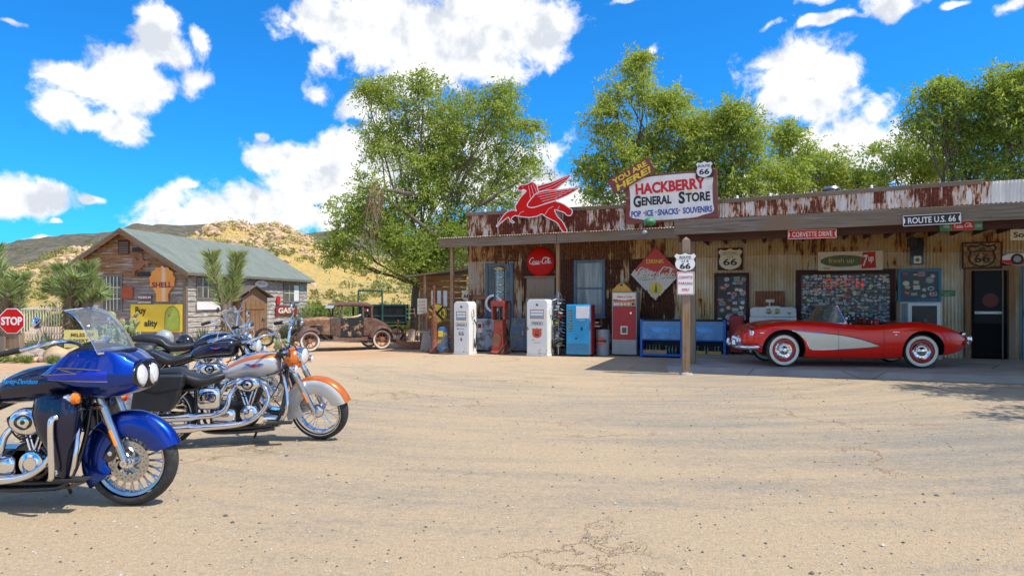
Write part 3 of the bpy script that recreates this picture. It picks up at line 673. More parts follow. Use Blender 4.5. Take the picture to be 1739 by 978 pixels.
for i, L_ in enumerate('OPEN'):
    cx = -.36+i*.24; W, H_ = .075, .11
    P = {'O': [[(W*math.cos(t*PI/6), H_*math.sin(t*PI/6)) for t in range(12)]], 'P': [[(-W,-H_),(-W,H_),(W*.6,H_),(W,H_*.5),(W*.6,0),(-W,0)]], 'E': [[(W,H_),(-W,H_),(-W,-H_),(W,-H_)], [(-W,0),(W*.6,0)]], 'N': [[(-W,-H_),(-W,H_)], [(-W,H_),(W,-H_)], [(W,-H_),(W,H_)]]}[L_]
    for q in P: g.tube([(cx+x, 0, z) for x, z in q], .009, 'neon_red', 5, closed=(L_ == 'O'))
g.build('neon_tubes', tn)
a3 = swin(1524, 1598, 457, 512, 'sky_blue_frame', 'sticker_glass', fw=.07, sill=False)
g = MB(); stickers(g, a3[0]+.1, a3[1]-.1, a3[2]+.1, a3[3]-.08, -.028, .16, .15); tag(g.build('stickers', a3[4]), 'loose souvenir stickers on the narrow window', kind='stuff')
# open entrance, screen door
g = MB(); zt = wl(1640, 458)[1]; g.box(sD-.03, sD+.10, -.08, .14, ZB, zt+.08, 'brown_wood_v'); g.box(sD2-.10, sD2+.04, -.08, .14, ZB, zt+.08, 'brown_wood_v'); g.box(sD+.10, sD2-.10, -.08, .14, zt-.03, zt+.085, 'brown_wood_v')
df = g.build('door_frame', st, bevel=.006)
g = MB(); g.box(sD+.10, sD2-.10, .10, .13, ZB+.02, zt-.03, 'door_glass'); g.box(sD+.10, sD2-.10, .085, .10, ZB+.02, ZB+.85, 'door_dark'); g.box(sD+.10, sD+.2, .07, .10, ZB+.02, zt-.03, 'door_dark'); g.box(sD2-.2, sD2-.17, .07, .10, ZB+.02, zt-.03, 'board_wood'); dr = g.build('door', st)
g = MB(); zz = wl(1680, 531)[1]; g.box(sD+.2, sD2-.2, .065, .085, zz-.03, zz+.03, 'white_ink'); put_text(g, 'Thank you', (sD+sD2)/2-.22, zz, .03, 'red_ink', y=.063, depth=.002); put_text(g, 'Come again', (sD+sD2)/2+.2, zz, .03, 'red_ink', y=.063, depth=.002); g.build('push_bar', dr)
g = MB(); g.prism([((sD+sD2)/2+.05+.17*math.cos(2*PI*i/24), wl(1680,510)[1]+.17*math.sin(2*PI*i/24)) for i in range(24)], .09, .098, 'maroon_dark'); g.build('door_sign', dr)
# roof vent
v_ = wl(1411, 320, -3); t = thing('roof_vent', 'small round metal vent cap behind the parapet', 'roof vent', sw(v_[0], -3, 3.42), -TA)
g = MB(); g.lathe([(.17,0),(.17,v_[1]-3.42-.10),(.15,v_[1]-3.42-.1),(.15,v_[1]-3.42-.02)], 'steel', 20); g.build('pipe', t)
g = MB(); h = v_[1]-3.42; g.lathe([(.24,h-.06),(.26,h-.03),(.22,h+.03),(.05,h+.06),(.001,h+.06)], 'steel', 20); g.lathe([(.20,h-.13),(.22,h-.11),(.20,h-.09)], 'steel', 20); g.build('cap', t)
# ------------------------------------------------------------------ signs
SHIELD = [(0,-1),(.16,-.95),(.45,-.88),(.72,-.72),(.88,-.45),(.93,-.15),(.86,.08),(.80,.22),(.84,.42),(.98,.60),(1.0,.66),(.80,.92),(.66,.84),(.48,.80),(.28,.83),(.10,.93),(0,1.0)]
SHIELD = SHIELD + [(-x, z) for x, z in SHIELD[-2:0:-1]]
def shield(mb, w_, h, y, t, mat): mb.prism([(x*w_/2, z*h/2) for x, z in SHIELD], y, y+t, mat)
def circ(r, n=40, cx=0, cz=0, k=1): return [(cx+r*math.cos(2*PI*i/n), cz+r*k*math.sin(2*PI*i/n)) for i in range(n)]
def wsign(name, label, cat, px, py, off=.05, rz=0, group=None):
    s, z = wl(px, py, off); return wthing(name, label, cat, s, off, z, group, rz)
def wsize(px0, px1, py0, py1, off=.05):
    a = wl(px0, py0, off); b = wl(px1, py1, off); return b[0]-a[0], a[1]-b[1]
# route shield and parking sign on their own post
D = 1800/(636-HZ); t = thing('sign_post', 'square weathered wooden post with a pointed top holding the shield sign', 'post', ((1165-869.5)/F*D, D, 0), -8)
H_ = at(1165, 402, D).z; g = MB(); g.box(-.075,.075,-.075,.075,-.05,H_-.07,'post_wood'); g.add([(-.075,-.075,H_-.07),(.075,-.075,H_-.07),(.075,.075,H_-.07),(-.075,.075,H_-.07),(0,0,H_)], [(0,1,4),(1,2,4),(2,3,4),(3,0,4)], 'grey_wood_v'); g.build('shaft', t, bevel=.006)
g = MB(); rockgeo(g, (0,0,0), .17, 'concrete', 4, 2, .35); g.build('footing', t)
pp = at(1163.5, 445, D-.1); t = thing('route_sign', 'white shield sign route us 66 on the wooden post before the porch', 'road sign', (pp.x, D-.1, pp.z), -4)
W, H_ = 36/F*D, 31/F*D; g = MB(); shield(g, W*1.06, H_*1.08, -.004, .006, 'black_ink'); shield(g, W, H_, -.008, .004, 'clean_white'); g.build('plate', t)
g = MB(); put_text(g, 'ROUTE', 0, H_*.26, H_*.13, 'black_ink', W*.52, -.009, bold=.02); put_text(g, 'U S', 0, H_*.05, H_*.12, 'black_ink', W*.32, -.009, bold=.02); put_text(g, '66', 0, -H_*.22, H_*.32, 'black_ink', W*.5, -.009, bold=.03)
g.box(-W*.42, W*.42, -.0095, -.0083, H_*.145, H_*.158, 'black_ink'); g.build('lettering', t)
pp = at(1164.5, 481, D-.1); t = thing('parking_sign', 'white parking notice with red border and red words under the shield', 'parking sign', (pp.x, D-.1, pp.z), -4)
W, H_ = 29/F*D, 39/F*D
def rrect(w_, h, r, n=5):
    o = []
    for cx, cz, a0 in ((w_/2-r, h/2-r, 0), (-w_/2+r, h/2-r, 90), (-w_/2+r, -h/2+r, 180), (w_/2-r, -h/2+r, 270)):
        for i in range(n+1): a = R(a0+90*i/n); o.append((cx+r*math.cos(a), cz+r*math.sin(a)))
    return o
g = MB(); g.prism(rrect(W, H_, .03), -.004, .003, 'clean_white'); g.build('plate', t)
g = MB(); stroke(g, rrect(W*.92, H_*.94, .025), .010, -.007, -.004, 'red_ink', closed=True); put_text(g, 'CORVETTE', 0, H_*.26, H_*.11, 'red_ink', W*.78, -.007); put_text(g, 'PARKING', 0, .0, H_*.11, 'red_ink', W*.78, -.007); put_text(g, 'ONLY', 0, -H_*.27, H_*.11, 'red_ink', W*.45, -.007); g.build('lettering', t)
# historic shield on wall
t = wsign('route_sign', 'cream historic us 66 shield on a dark square board on the wall', 'road sign', 1240, 440); W, H_ = wsize(1219, 1262, 422, 459)
g = MB(); g.prism(rrect(W, H_, .02), -.01, .01, 'dark_wood'); g.build('backing_board', t); g = MB(); shield(g, W*.96, H_*.97, -.016, .006, 'cream'); g.build('plate', t)
g = MB(); put_text(g, 'HISTORIC', 0, H_*.27, H_*.1, 'black_ink', W*.6, -.018); put_text(g, 'U S', 0, H_*.10, H_*.09, 'black_ink', W*.22, -.018); put_text(g, '66', 0, -H_*.13, H_*.30, 'black_ink', W*.55, -.018, bold=.02); g.box(-W*.42, W*.42, -.018, -.0165, H_*.19, H_*.2, 'black_ink'); g.build('lettering', t)
# script lettering by strokes: "Coca-Cola" in local unit box about 4 x 1.3
def script(mb, W, y, mat, k=1.0):
    L_ = []
    def cs(x, s=1.0):   # capital C with swash
        return [(x+.95*s,.55*s+.1),(x+.80*s,.78*s+.1),(x+.52*s,.70*s+.1),(x+.22*s,.38*s),(x+.10*s,0),(x+.22*s,-.28*s),(x+.5*s,-.32*s),(x+.78*s,-.1*s)]
    def oo(x, s=.24): return [(x+s*math.cos(2*PI*i/12)*.85+.06*math.sin(2*PI*i/12), -.08+s*math.sin(2*PI*i/12)) for i in range(13)]
    def cc(x): return [(x+.2,.1),(x+.05,.17),(x-.15,.02),(x-.17,-.2),(x-.02,-.32),(x+.25,-.2)]
    def aa(x): return oo(x,.22)+[(x+.2,.15),(x+.14,-.22),(x+.3,-.3),(x+.42,-.2)]
    def ll(x): return [(x-.1,-.2),(x+.1,.1),(x+.28,.62),(x+.2,.72),(x+.08,.5),(x+.02,-.1),(x+.1,-.3),(x+.28,-.2)]
    for q in (cs(-2.35,1.05), oo(-1.32), cc(-.78), aa(-.35), [(.12,.0),(.42,.06)], cs(.42,1.1), oo(1.42), ll(1.75), aa(2.15)): L_.append(q)
    L_.append([(-2.0,-.32),(-1.4,-.52),(-.6,-.42),(.1,-.5)]); L_.append([(1.2,.55),(1.5,.85),(1.9,.8),(2.3,.55)])
    for q in L_:
        q = [(p.x, p.y) for p in crom([Vector((a, b)) for a, b in q], 3)]; n = len(q)
        stroke(mb, [(a*W/5, b*W/5) for a, b in q], [W/5*(.07+.09*math.sin(PI*i/max(1,n-1)))*k for i in range(n)], y, y+.003, mat)
t = wsign('disc_sign', 'round red button sign with white script lettering between the two windows', 'sign', 918, 445, .07); r_ = wsize(895, 942, 421, 470)[1]/2
g = MB(); g.lathe([(r_*.96,-.05),(r_,-.02),(r_*.985,.0),(r_*.9,.028),(r_*.6,.062),(r_*.3,.078),(.001,.082)], 'red_paint', 48, RX(90)); g.build('disc', t)
g = MB(); script(g, r_*1.62, -.088, 'clean_white'); g.build('lettering', t)
# big diamond sign
m = NM('diamond'); x, y, z = m.sepx(); n1 = m.noise(2.6, 7, .68); n2 = m.noise(7, 6, .7)
q = m.math('ADD', m.math('MULTIPLY', m.math('ADD', m.math('MULTIPLY', z, 1.0), m.math('MULTIPLY', x, .12)), 1.5), m.math('MULTIPLY', m.math('SUBTRACT', n1, .5), 1.6))
red = m.rng(q, .0, .04); edge_ = m.math('MAXIMUM', m.math('ADD', m.math('ABSOLUTE', x), m.math('ABSOLUTE', z)), 0)
chip = m.rng(m.math('ADD', m.math('MULTIPLY', edge_, 1.0), m.math('MULTIPLY', n2, .42)), .93, .96)
c = m.mix(red, (.66,.62,.54), (.60,.05,.035)); c = m.mix(chip, c, (.28,.02,.02)); c = m.mix(m.rng(m.noise(3,3), .6, .7, 0, .35), c, (.45,.33,.2)); m.fin(c, .5)
t = wsign('diamond_sign', 'large flaking red and white diamond sign with drink lettering and a bottle', 'sign', 1113, 465, .10); W, H_ = wsize(1069, 1154, 418, 513, .1)
hw, hh = W/2, H_/2; g = MB(); pts = []
cn = [(0,hh),(hw,hh*.0),(0,-hh*.96),(-hw,0)]
for i in range(4):
    a, b = cn[i], cn[(i+1) % 4]
    for j in range(24):
        k = j/24; jg = 0 if i < 1 else rnd.uniform(-.018,.004)
        pts.append((a[0]+(b[0]-a[0])*k*1.0*(1)+jg*(-1 if i == 3 else 1), a[1]+(b[1]-a[1])*k-jg*(1 if i == 2 else -1)))
g.prism(pts, -.012, .004, 'diamond'); g.build('plate', t)
g = MB(); put_text(g, 'DRINK', .0, hh*.44, H_*.07, 'yellow_paint', W*.36, -.016, bold=.03); o = g.M; g.M = o @ T(.0,0,-hh*.05); script(g, W*.82, -.0142, 'black_ink', 1.15); g.M = o @ T(-.008,0,-hh*.05+.01); script(g, W*.82, -.0185, 'cream', 1.0); g.M = o; g.build('lettering', t)
g = MB(); g.prism(circ(W*.125, 28, .02, -hh*.52), -.015, -.012, 'yellow_paint'); bz = -hh*.52
g.prism([(.02+x*.6, bz+z*.55) for x, z in [(-.05,-.2),(.05,-.2),(.055,-.05),(.04,.02),(.05,.08),(.02,.16),(.018,.27),(-.018,.27),(-.02,.16),(-.05,.08),(-.04,.02),(-.055,-.05)]], -.019, -.015, 'st_f'); g.build('bottle_emblem', t)
t = wsign('wall_flap', 'small tin shade fixed above the diamond sign', 'bracket', 1107, 414, .1); g = MB(); g.add([(-.12,-.14,-.03),(.12,-.14,-.03),(.12,.06,.06),(-.12,.06,.06)], [(0,1,2,3)], 'steel'); g.box(-.02,.02,-.02,.06,-.05,.04,'black'); g.build('shade_plate', t)
# 7-up style board, speaker, stone shield, right edge signs
pm('faded_green', (.12,.17,.09), .6, var=.3)
t = wsign('soda_sign', 'faded white sign with a green oval and a red square above the stickered window', 'sign', 1443, 443); W, H_ = wsize(1389, 1499, 429, 459)
g = MB(); g.box(-W/2, W/2, -.01, .01, -H_/2, H_/2, 'cream'); g.build('plate', t); g = MB(); g.prism([(x-W*.1, z) for x, z in circ(W*.36, 36, 0, 0, .28)], -.014, -.01, 'faded_green'); g.build('oval', t)
g = MB(); put_text(g, 'fresh up', -W*.13, 0, H_*.32, 'yellow_paint', W*.4, -.017); put_text(g, 'WITH', -W*.36, -H_*.38, H_*.12, 'red_ink', W*.1, -.012); g.build('lettering', t)
g = MB(); g.prism([(W*.18,-H_*.42),(W*.40,-H_*.40),(W*.39,H_*.46),(W*.20,H_*.44)], -.018, -.0145, 'red_ink'); put_text(g, '7', W*.24, 0, H_*.6, 'clean_white', W*.08, -.021, bold=.03, shear=.2); put_text(g, 'up', W*.325, H_*.02, H_*.35, 'clean_white', W*.08, -.021, bold=.03, shear=.2); g.build('logo_square', t)
t = wsign('wall_speaker', 'black horn box mounted high on the wall with a small green card', 'speaker', 1556, 427, .12); g = MB(); g.box(-.14,.16,-.05,.12,-.33,.33,'black_paint'); g.box(-.2,.0,-.12,-.05,.1,.32,'black'); g.build('cabinet', t, bevel=.012); g = MB(); g.box(-.06,.1,-.056,-.0505,-.30,-.12,'clean_white'); g.prism(circ(.05,6,.02,-.21), -.06, -.057, 'green_ink'); g.build('card', t)
t = wsign('stone_shield', 'square panel of tan flagstones with an iron route 66 shield above the door', 'sign', 1667, 434); W, H_ = wsize(1636, 1699, 415, 455)
m = NM('flagstone'); v1 = m.vor(7, 'DISTANCE_TO_EDGE'); v2 = m.vor(7, out='Color'); sb = m.n('ShaderNodeSeparateColor'); m.l(v2, sb.inputs[0]); c = m.mix(sb.outputs[0], (.30,.15,.06), (.52,.34,.16)); c = m.mix(m.rng(v1, .06, .03), c, (.10,.08,.06)); m.bump(v1, .5, .02); m.fin(c, .8)
g = MB(); g.box(-W/2, W/2, -.03, .01, -H_/2, H_/2, 'flagstone'); g.build('stone_panel', t); g = MB(); g.box(-W/2-.03,-W/2,-.04,.01,-H_/2-.03,H_/2+.03,'dark_wood'); g.box(W/2,W/2+.03,-.04,.01,-H_/2-.03,H_/2+.03,'dark_wood'); g.box(-W/2,W/2,-.04,.01,H_/2,H_/2+.03,'dark_wood'); g.box(-W/2,W/2,-.04,.01,-H_/2-.03,-H_/2,'dark_wood'); g.build('frame', t)
g = MB(); stroke(g, [(x*W*.38, z*H_*.46) for x, z in SHIELD], .035, -.05, -.03, 'black_ink', closed=True); g.box(-W*.33,W*.33,-.045,-.03,H_*.15,H_*.19,'black_ink'); put_text(g, '66', 0, -H_*.12, H_*.34, 'black_ink', W*.4, -.045, depth=.015); put_text(g, 'US', 0, H_*.26, H_*.14, 'black_ink', W*.18, -.045, depth=.015); g.build('iron_shield', t)
t = wsign('oval_sign', 'red and white oval sign at the right end of the porch', 'sign', 1727, 440); g = MB(); g.prism(circ(.34, 36, 0, 0, .42), -.02, .0, 'clean_white'); g.build('plate', t)
g = MB(); g.prism([(x, z) for x, z in circ(.33, 36, 0, 0, .42) if z <= 0.0], -.024, -.02, 'red_ink'); g.build('red_half', t); g = MB(); g.prism(circ(.13, 20), -.028, -.024, 'black_ink'); g.prism(circ(.08, 20), -.031, -.028, 'st_h'); g.build('emblem', t)
t = wsign('hanging_board', 'cream board lettered sou hanging under the porch at the right edge', 'sign', 1752, 398, 3.2); g = MB(); g.box(-.36,.5,-.012,.012,-.11,.11,'cream'); g.build('plate', t, bevel=.004); g = MB(); put_text(g, 'Souvenirs', -.31, 0, .11, 'black_ink', .72, -.014, bold=.02, align='LEFT'); g.build('lettering', t)
g = MB(); [g.tube([(x,0,.11),(x,0,.6)], .006, 'steel', 5) for x in (-.3,.4)]; g.build('hanger_wires', t)
t = wsign('door_notice', 'small dark green notice beside the entrance', 'sign', 1608, 498); g = MB(); g.box(-.17,.17,-.02,.0,-.07,.07,'green_ink'); g.build('plate', t); g = MB(); put_text(g, 'Restrooms', 0, .02, .03, 'cream', .24, -.022); put_text(g, 'Inside', 0, -.03, .03, 'cream', .12, -.022); g.build('lettering', t)
# street blades on the porch beam
def blade(label, text, px, py, off, w_, h, mat, ang, ink='clean_white'):
    s, z = wl(px, py, off); t = wthing('street_sign', label, 'street sign', s, off, z); t.rotation_euler = (0, R(-ang), -R(TA)); 
    g = MB(); g.box(-w_/2, w_/2, -.006, .006, -h/2, h/2, mat); g.build('plate', t, bevel=.002)
    g = MB(); stroke(g, rrect(w_*.985, h*.93, .01), h*.05, -.009, -.006, ink, closed=True); put_text(g, text, 0, 0, h*.56, ink, w_*.82, -.0095, bold=.015)
    for sg in (-1, 1): g.prism([(sg*w_*.485, -h*.3), (sg*w_*.46, -h*.15), (sg*w_*.46, h*.15), (sg*w_*.485, h*.3)], -.0095, -.006, ink)
    g.build('lettering', t)
W, H_ = wsize(1337, 1420, 391, 404, OFR-.3); blade('red street name sign corvette drive hanging under the porch beam', 'CORVETTE DRIVE', 1379, 397.5, OFR-.3, W, H_, 'red_ink', 0)
W, H_ = wsize(1533, 1632, 369, 385, OFR+.05); blade('dark blue street sign route us 66 tilted on the porch fascia', 'ROUTE U.S. 66', 1582, 373, OFR+.05, W, H_*.95, 'black_ink', 1.2)
MAT['navy'] = pm('navy', (.015,.03,.12), .35)
t = wsign('drink_sign', 'small green and red drink sign tucked under the porch beam', 'sign', 1632, 384, OFR-.32); W, H_ = wsize(1596, 1669, 378, 391, OFR-.32)
g = MB(); g.box(-W/2, W/2, -.006, .006, -H_/2, H_/2, 'green_ink'); g.build('plate', t); g = MB(); g.box(-W*.22, W*.3, -.009, -.006, -H_*.45, H_*.45, 'red_ink'); o = g.M; g.M = o @ T(W*.04,0,0); script(g, W*.44, -.012, 'clean_white', 1.1); g.M = o; put_text(g, 'HERE', -W*.34, 0, H_*.3, 'clean_white', W*.14, -.009); put_text(g, 'COLD', W*.4, 0, H_*.3, 'clean_white', W*.14, -.009); g.build('lettering', t)
# ---- roof signs
OS = .22
t = wsign('store_name_sign', 'big maroon and white board naming the general store above the parapet', 'sign', 1139, 335, OS); W, H_ = wsize(1061, 1217, 298, 372, OS)
t.rotation_euler = (0, R(-1.5), -R(TA))
wood('maroon_board', (.14,.035,.03), (.27,.07,.055), (.2,.08,.06), axis=0, flake=(.55,.5,.45), famt=.05)
g = MB(); g.box(-W/2, W/2, -.02, .03, -H_/2, H_/2, 'maroon_board'); g.build('board', t, bevel=.005)
m = NM('sign_white'); n1 = m.noise(3, 6, .65); c = m.mix(m.rng(n1, .5, .72, 0, .6), (.80,.79,.76), (.58,.50,.38)); m.fin(c, .5)
g = MB(); pts = []
for i in range(72):
    a = 2*PI*i/72; ca, sa_ = math.cos(a), math.sin(a); ex = abs(ca)**.35*(1 if ca > 0 else -1); ez = abs(sa_)**.4*(1 if sa_ > 0 else -1)
    wob = 1 - .07*abs(math.sin(a*2))**2*0 - .06*(.5+.5*math.cos(a*6)); pts.append((ex*W*.475*wob, ez*H_*.46*wob))
g.prism(pts, -.024, -.02, 'sign_white'); g.build('white_field', t)
g = MB(); put_text(g, 'HACKBERRY', -W*.005, H_*.225, H_*.235, 'red_ink', W*.76, -.028, bold=.045, rot=1.0); put_text(g, 'G', -W*.37, -H_*.04, H_*.25, 'black_ink', W*.085, -.028, bold=.04); put_text(g, 'ENERAL', -W*.155, -H_*.045, H_*.18, 'black_ink', W*.33, -.028, bold=.04)
put_text(g, 'S', W*.120, -H_*.03, H_*.25, 'black_ink', W*.07, -.028, bold=.04); put_text(g, 'TORE', W*.292, -H_*.038, H_*.19, 'black_ink', W*.26, -.028, bold=.04)
put_text(g, 'POP   ICE   SNACKS   SOUVENIRS', 0, -H_*.30, H_*.13, 'blue_ink', W*.88, -.028, bold=.035)
for k in (-.295, -.165, .092): g.prism(circ(.025, 8, W*k, -H_*.29), -.028, -.024, 'red_ink')
g.box(-W*.3, W*.3, -.027, -.0245, H_*.09, H_*.097, 'yellow_paint'); g.build('lettering', t)
g = MB(); [g.box(x-.03, x+.03, .032, .08, -H_/2-.45, H_/2-.1, 'grey_wood_v') for x in (-W*.35, W*.35)]; g.build('brace', t)
s, z = wl(1072, 299, OS+.08); t = wthing('slogan_sign', 'tilted maroon board with yellow words above the store name', 'sign', s, OS+.08, z); t.rotation_euler = (0, R(-27), -R(TA))
W = 76/F*20.2*1.02; H_ = 27/F*20.2; g = MB(); g.box(-W/2, W/2, -.012, .012, -H_/2, H_/2, 'maroon_board'); g.build('board', t, bevel=.004)
g = MB(); put_text(g, 'YOU ARE', 0, H_*.23, H_*.34, 'yellow_paint', W*.82, -.016, bold=.035); put_text(g, 'HERE!', 0.02, -H_*.22, H_*.40, 'yellow_paint', W*.84, -.016, bold=.035, shear=.15); g.build('lettering', t)
t = wsign('route_sign', 'small white route 66 shield on a black square topping the big board', 'road sign', 1196, 288, OS+.06); W, H_ = wsize(1181, 1210, 278, 304, OS)
g = MB(); g.box(-W/2, W/2, -.02, -.01, -H_/2, H_/2, 'black_ink'); g.build('backing_board', t); g = MB(); shield(g, W*.96, H_*.98, -.026, .005, 'clean_white'); g.build('plate', t)
g = MB(); put_text(g, 'ROUTE', 0, H_*.2, H_*.16, 'black_ink', W*.68, -.029, bold=.02); put_text(g, '66', 0, -H_*.14, H_*.34, 'black_ink', W*.6, -.029, bold=.03); g.build('lettering', t)
# flying horse cut-out; outline read from the enamel sign, units px of the photo
HB = [(879,320),(882,314),(888,313),(896,312),(903,309),(908,311),(912,316),(914,324),(918,330),(926,333),(934,339),(944,344),(950,346),(958,350),(966,356),(970,359),(971,364),(968,369),(962,368),(957,363),(948,360),(942,358),(944,364),(948,371),(954,377),(959,386),(962,392),(962,396),(956,395),(951,388),(946,380),(936,374),(927,369),(920,364),(914,367),(902,369),(890,368),(880,366),(874,365),(868,370),(872,375),(874,376),(870,377),(866,373),(863,367),(858,370),(850,376),(844,382),(842,381),(848,373),(854,364),(862,357),(872,355),(877,357),(875,350),(878,344),(883,336),(888,330),(894,324),(889,321),(884,323)]
W1 = [(908,334),(906,320),(920,315),(938,311),(952,306),(966,301),(968,303),(961,311),(954,317),(944,324),(932,330),(920,335)]
W2 = [(896,347),(905,335),(914,328),(930,325),(950,325),(980,323),(980,326),(966,334),(954,339),(940,344),(924,348),(910,352),(900,352)]
pc = (911, 350); s, z = wl(*pc, OS+.1); t = wthing('flying_horse_sign', 'red enamel winged horse cut-out rearing left above the parapet', 'sign', s, OS+.1, z)
kx = wsize(901, 921, 350, 350, OS+.1)[0]/20; kz = wsize(900, 900, 340, 360, OS+.1)[1]/20
cv = lambda P: [((x-pc[0])*kx, -(y-pc[1])*kz) for x, y in P]
def smooth2(P, k=3): return [(p.x, p.y) for p in crom([Vector(q) for q in P], k, closed=True)]
pm('enamel_red', (.70,.010,.006), .5, var=.06, Specular_IOR_Level=.15)
for nm_, P, y0 in (('body', HB, -.02), ('wing', W1, -.012), ('wing', W2, -.036)):
    P = smooth2(cv(P)); g = MB(); g.prism(P, y0, y0+.008, 'enamel_red'); stroke(g, P, .026, y0-.004, y0+.001, 'clean_white', closed=True)
    if nm_ == 'wing':
        if P is not None and y0 == -.036:
            for k_ in range(5): q = cv([(912+k_*3,331+k_*4),(935+k_*2,328+k_*3.6),(978-k_*8,325+k_*3.2)]); stroke(g, q, .010, y0-.004, y0+.001, 'clean_white')
        else:
            for k_ in range(3): q = cv([(912+k_*4,322+k_*4),(935+k_*3,316+k_*4),(964-k_*4,304+k_*5)]); stroke(g, q, .010, y0-.004, y0+.001, 'clean_white')
    else:
        for q in ([(905,312),(910,322),(912,331)],[(902,314),(905,324),(907,333)],[(898,315),(900,326),(901,336)],[(925,366),(932,356),(940,352)],[(887,317),(889,317)],[(880,366),(884,360),(890,358)],[(946,360),(950,352)]): stroke(g, cv(q), .010, y0-.004, y0+.001, 'clean_white')
    g.build(nm_, t)
g = MB(); [g.box(x-.02, x+.02, .0, .05, -.5, .35, 'black') for x in (-.3, .55)]; g.build('brace', t)
# green lamp and insulator
t = wsign('porch_lamp', 'green enamel lamp head under the store name board', 'lamp', 1103, 379, .55); g = MB(); g.ell((0,0,.03), (.17,.2,.12), 'green_ink', 18, 8); g.lathe([(.12,-.06),(.13,0),(.1,.03)], 'green_ink', 18); g.build('shade', t); g = MB(); g.tube([(0,.1,.05),(0,.5,.12)], .02, 'steel', 6); g.build('arm', t)
t = wsign('flood_lamp', 'small round clear lamp fixed to the porch fascia', 'lamp', 1095, 395, 1.42); g = MB(); g.ell((0,-.02,0), (.07,.06,.06), 'st_h', 14, 8); g.build('lens', t); g = MB(); g.tube([(0,.0,0),(0,.08,0)], .03, 'steel', 8); g.build('socket', t)
for i, px in enumerate((824, 1170+82, 1308, 1480)):
    s, _ = wl(px, 360, -.0); t = wthing('insulator', ['white glass insulator on the parapet cap near its left end','white glass insulator on the parapet cap just right of the big board','white glass insulator on the parapet cap left of the roof vent','white glass insulator on the parapet cap right of the roof vent'][i], 'insulator', s, .0, pz(s)+.05, 'insulators on the parapet')
    g = MB(); g.lathe([(.03,0),(.045,.02),(.03,.04),(.04,.06),(.02,.09),(.001,.09)], 'clean_white', 12); g.build('glass_cap', t)
# ------------------------------------------------------------------ trees: trunk, limbs and feathery leaf sprays
wood('bark', (.10,.075,.05), (.24,.19,.14), (.16,.12,.09), axis=2); wood('dead_twig', (.22,.13,.07), (.42,.28,.17), axis=2)
def sprays(tips, n, ln, ls, lw, droop=.35):
    """a feathery spray of leaves along n short arching twigs round each tip"""
    tips = np.asarray(tips); k = len(tips); c = np.repeat(tips, n, 0); m = len(c)
    d = nr.normal(size=(m, 3)); d[:, 2] = d[:, 2]*.55 + .12; d /= np.linalg.norm(d, axis=1)[:, None]
    per = 11; t = np.linspace(.12, 1, per); L_ = ln*(.55+.7*nr.random(m))
    P = c[:, None, :] + d[:, None, :]*(L_[:, None]*t)[..., None]; P[..., 2] -= droop*L_[:, None]*t*t
    P = P + nr.normal(size=P.shape)*.035
    P = P.reshape(-1, 3); dd = np.repeat(d, per, 0)
    side = np.cross(dd, nr.normal(size=dd.shape)); side /= np.linalg.norm(side, axis=1)[:, None]
    a = dd*.55 + side*.8; a[:, 2] -= .15; a /= np.linalg.norm(a, axis=1)[:, None]
    b = np.cross(a, nr.normal(size=a.shape)); b /= np.linalg.norm(b, axis=1)[:, None]
    q = len(P); l = (ls*(.6+.8*nr.random(q)))[:, None]; wv = (lw*(.6+.8*nr.random(q)))[:, None]
    return np.stack([P, P+a*l*.5+b*wv*.5, P+a*l, P+a*l*.5-b*wv*.5], 1).reshape(-1, 3)
def limb(mb, a, b, r0, r1, mat='bark', wob=.25, n=6, sag=0):
    a, b = Vector(a), Vector(b); L_ = (b-a).length; pts = []
    for i in range(n+1):
        t = i/n; p = a.lerp(b, t); o = Vector((rnd.gauss(0,1), rnd.gauss(0,1), rnd.gauss(0,.6)))*wob*L_*.09*math.sin(PI*t); p = p+o; p.z -= sag*math.sin(PI*t)*L_; pts.append(p)
    mb.tube(pts, [r0+(r1-r0)*i/n for i in range(n+1)], mat, 6); return pts
def tree(label, trunk, blobs, mat, ls=.135, lw=.052, dens=5.2, group=None, name='elm_tree', spray=8, ln=.62, tr=.20, bare=()):
    """trunk: foot (px at depth) ; blobs: (px, py, half-width px, half-height px, depth)"""
    tx, tD, tz = trunk; root = Vector(((tx-869.5)/F*tD, tD, 0)); t = thing(name, label, 'tree', root, 0, group)
    fork = Vector((rnd.uniform(-.2,.2), rnd.uniform(-.2,.2), tz))
    g = MB(); limb(g, (0,0,-.1), fork, tr, tr*.75, n=6)
    tips = []
    bl = []
    for (px, py, rx, ry, D) in blobs:
        c = at(px, py, D)-root; bl.append((c, rx/F*D, min(rx, ry*1.3)/F*D*.95, ry/F*D))
    for c, ax, ay, az_ in bl:
        pts = limb(g, fork, c-Vector((0,0,az_*.3)), tr*.30, .02, n=7)
        nt_ = int(dens*(ax*ay*az_)**.78*5.6) + 18
        for i in range(nt_):
            d = Vector((rnd.gauss(0,1), rnd.gauss(0,1), rnd.gauss(0,1))).normalized(); q = rnd.random()**.38
            p = c + Vector((d.x*ax, d.y*ay, d.z*az_))*q
            if mnoise.noise((p+root)*.75) < -.30: continue
            tips.append(p)
            if rnd.random() < .16: s_ = rnd.choice(pts[3:]); limb(g, s_, p, .02, .006, n=4, wob=.5)
    for (x0, y0, x1, y1, D) in bare: limb(g, at(x0,y0,D)-root, at(x1,y1,D)-root, .10, .03, n=6)
    g.build('trunk', t, smooth=60)
    V = sprays(tips, spray, ln, ls, lw); o = npmesh('crown', V, np.arange(len(V)).reshape(-1, 4), [mat], parent=t); return t
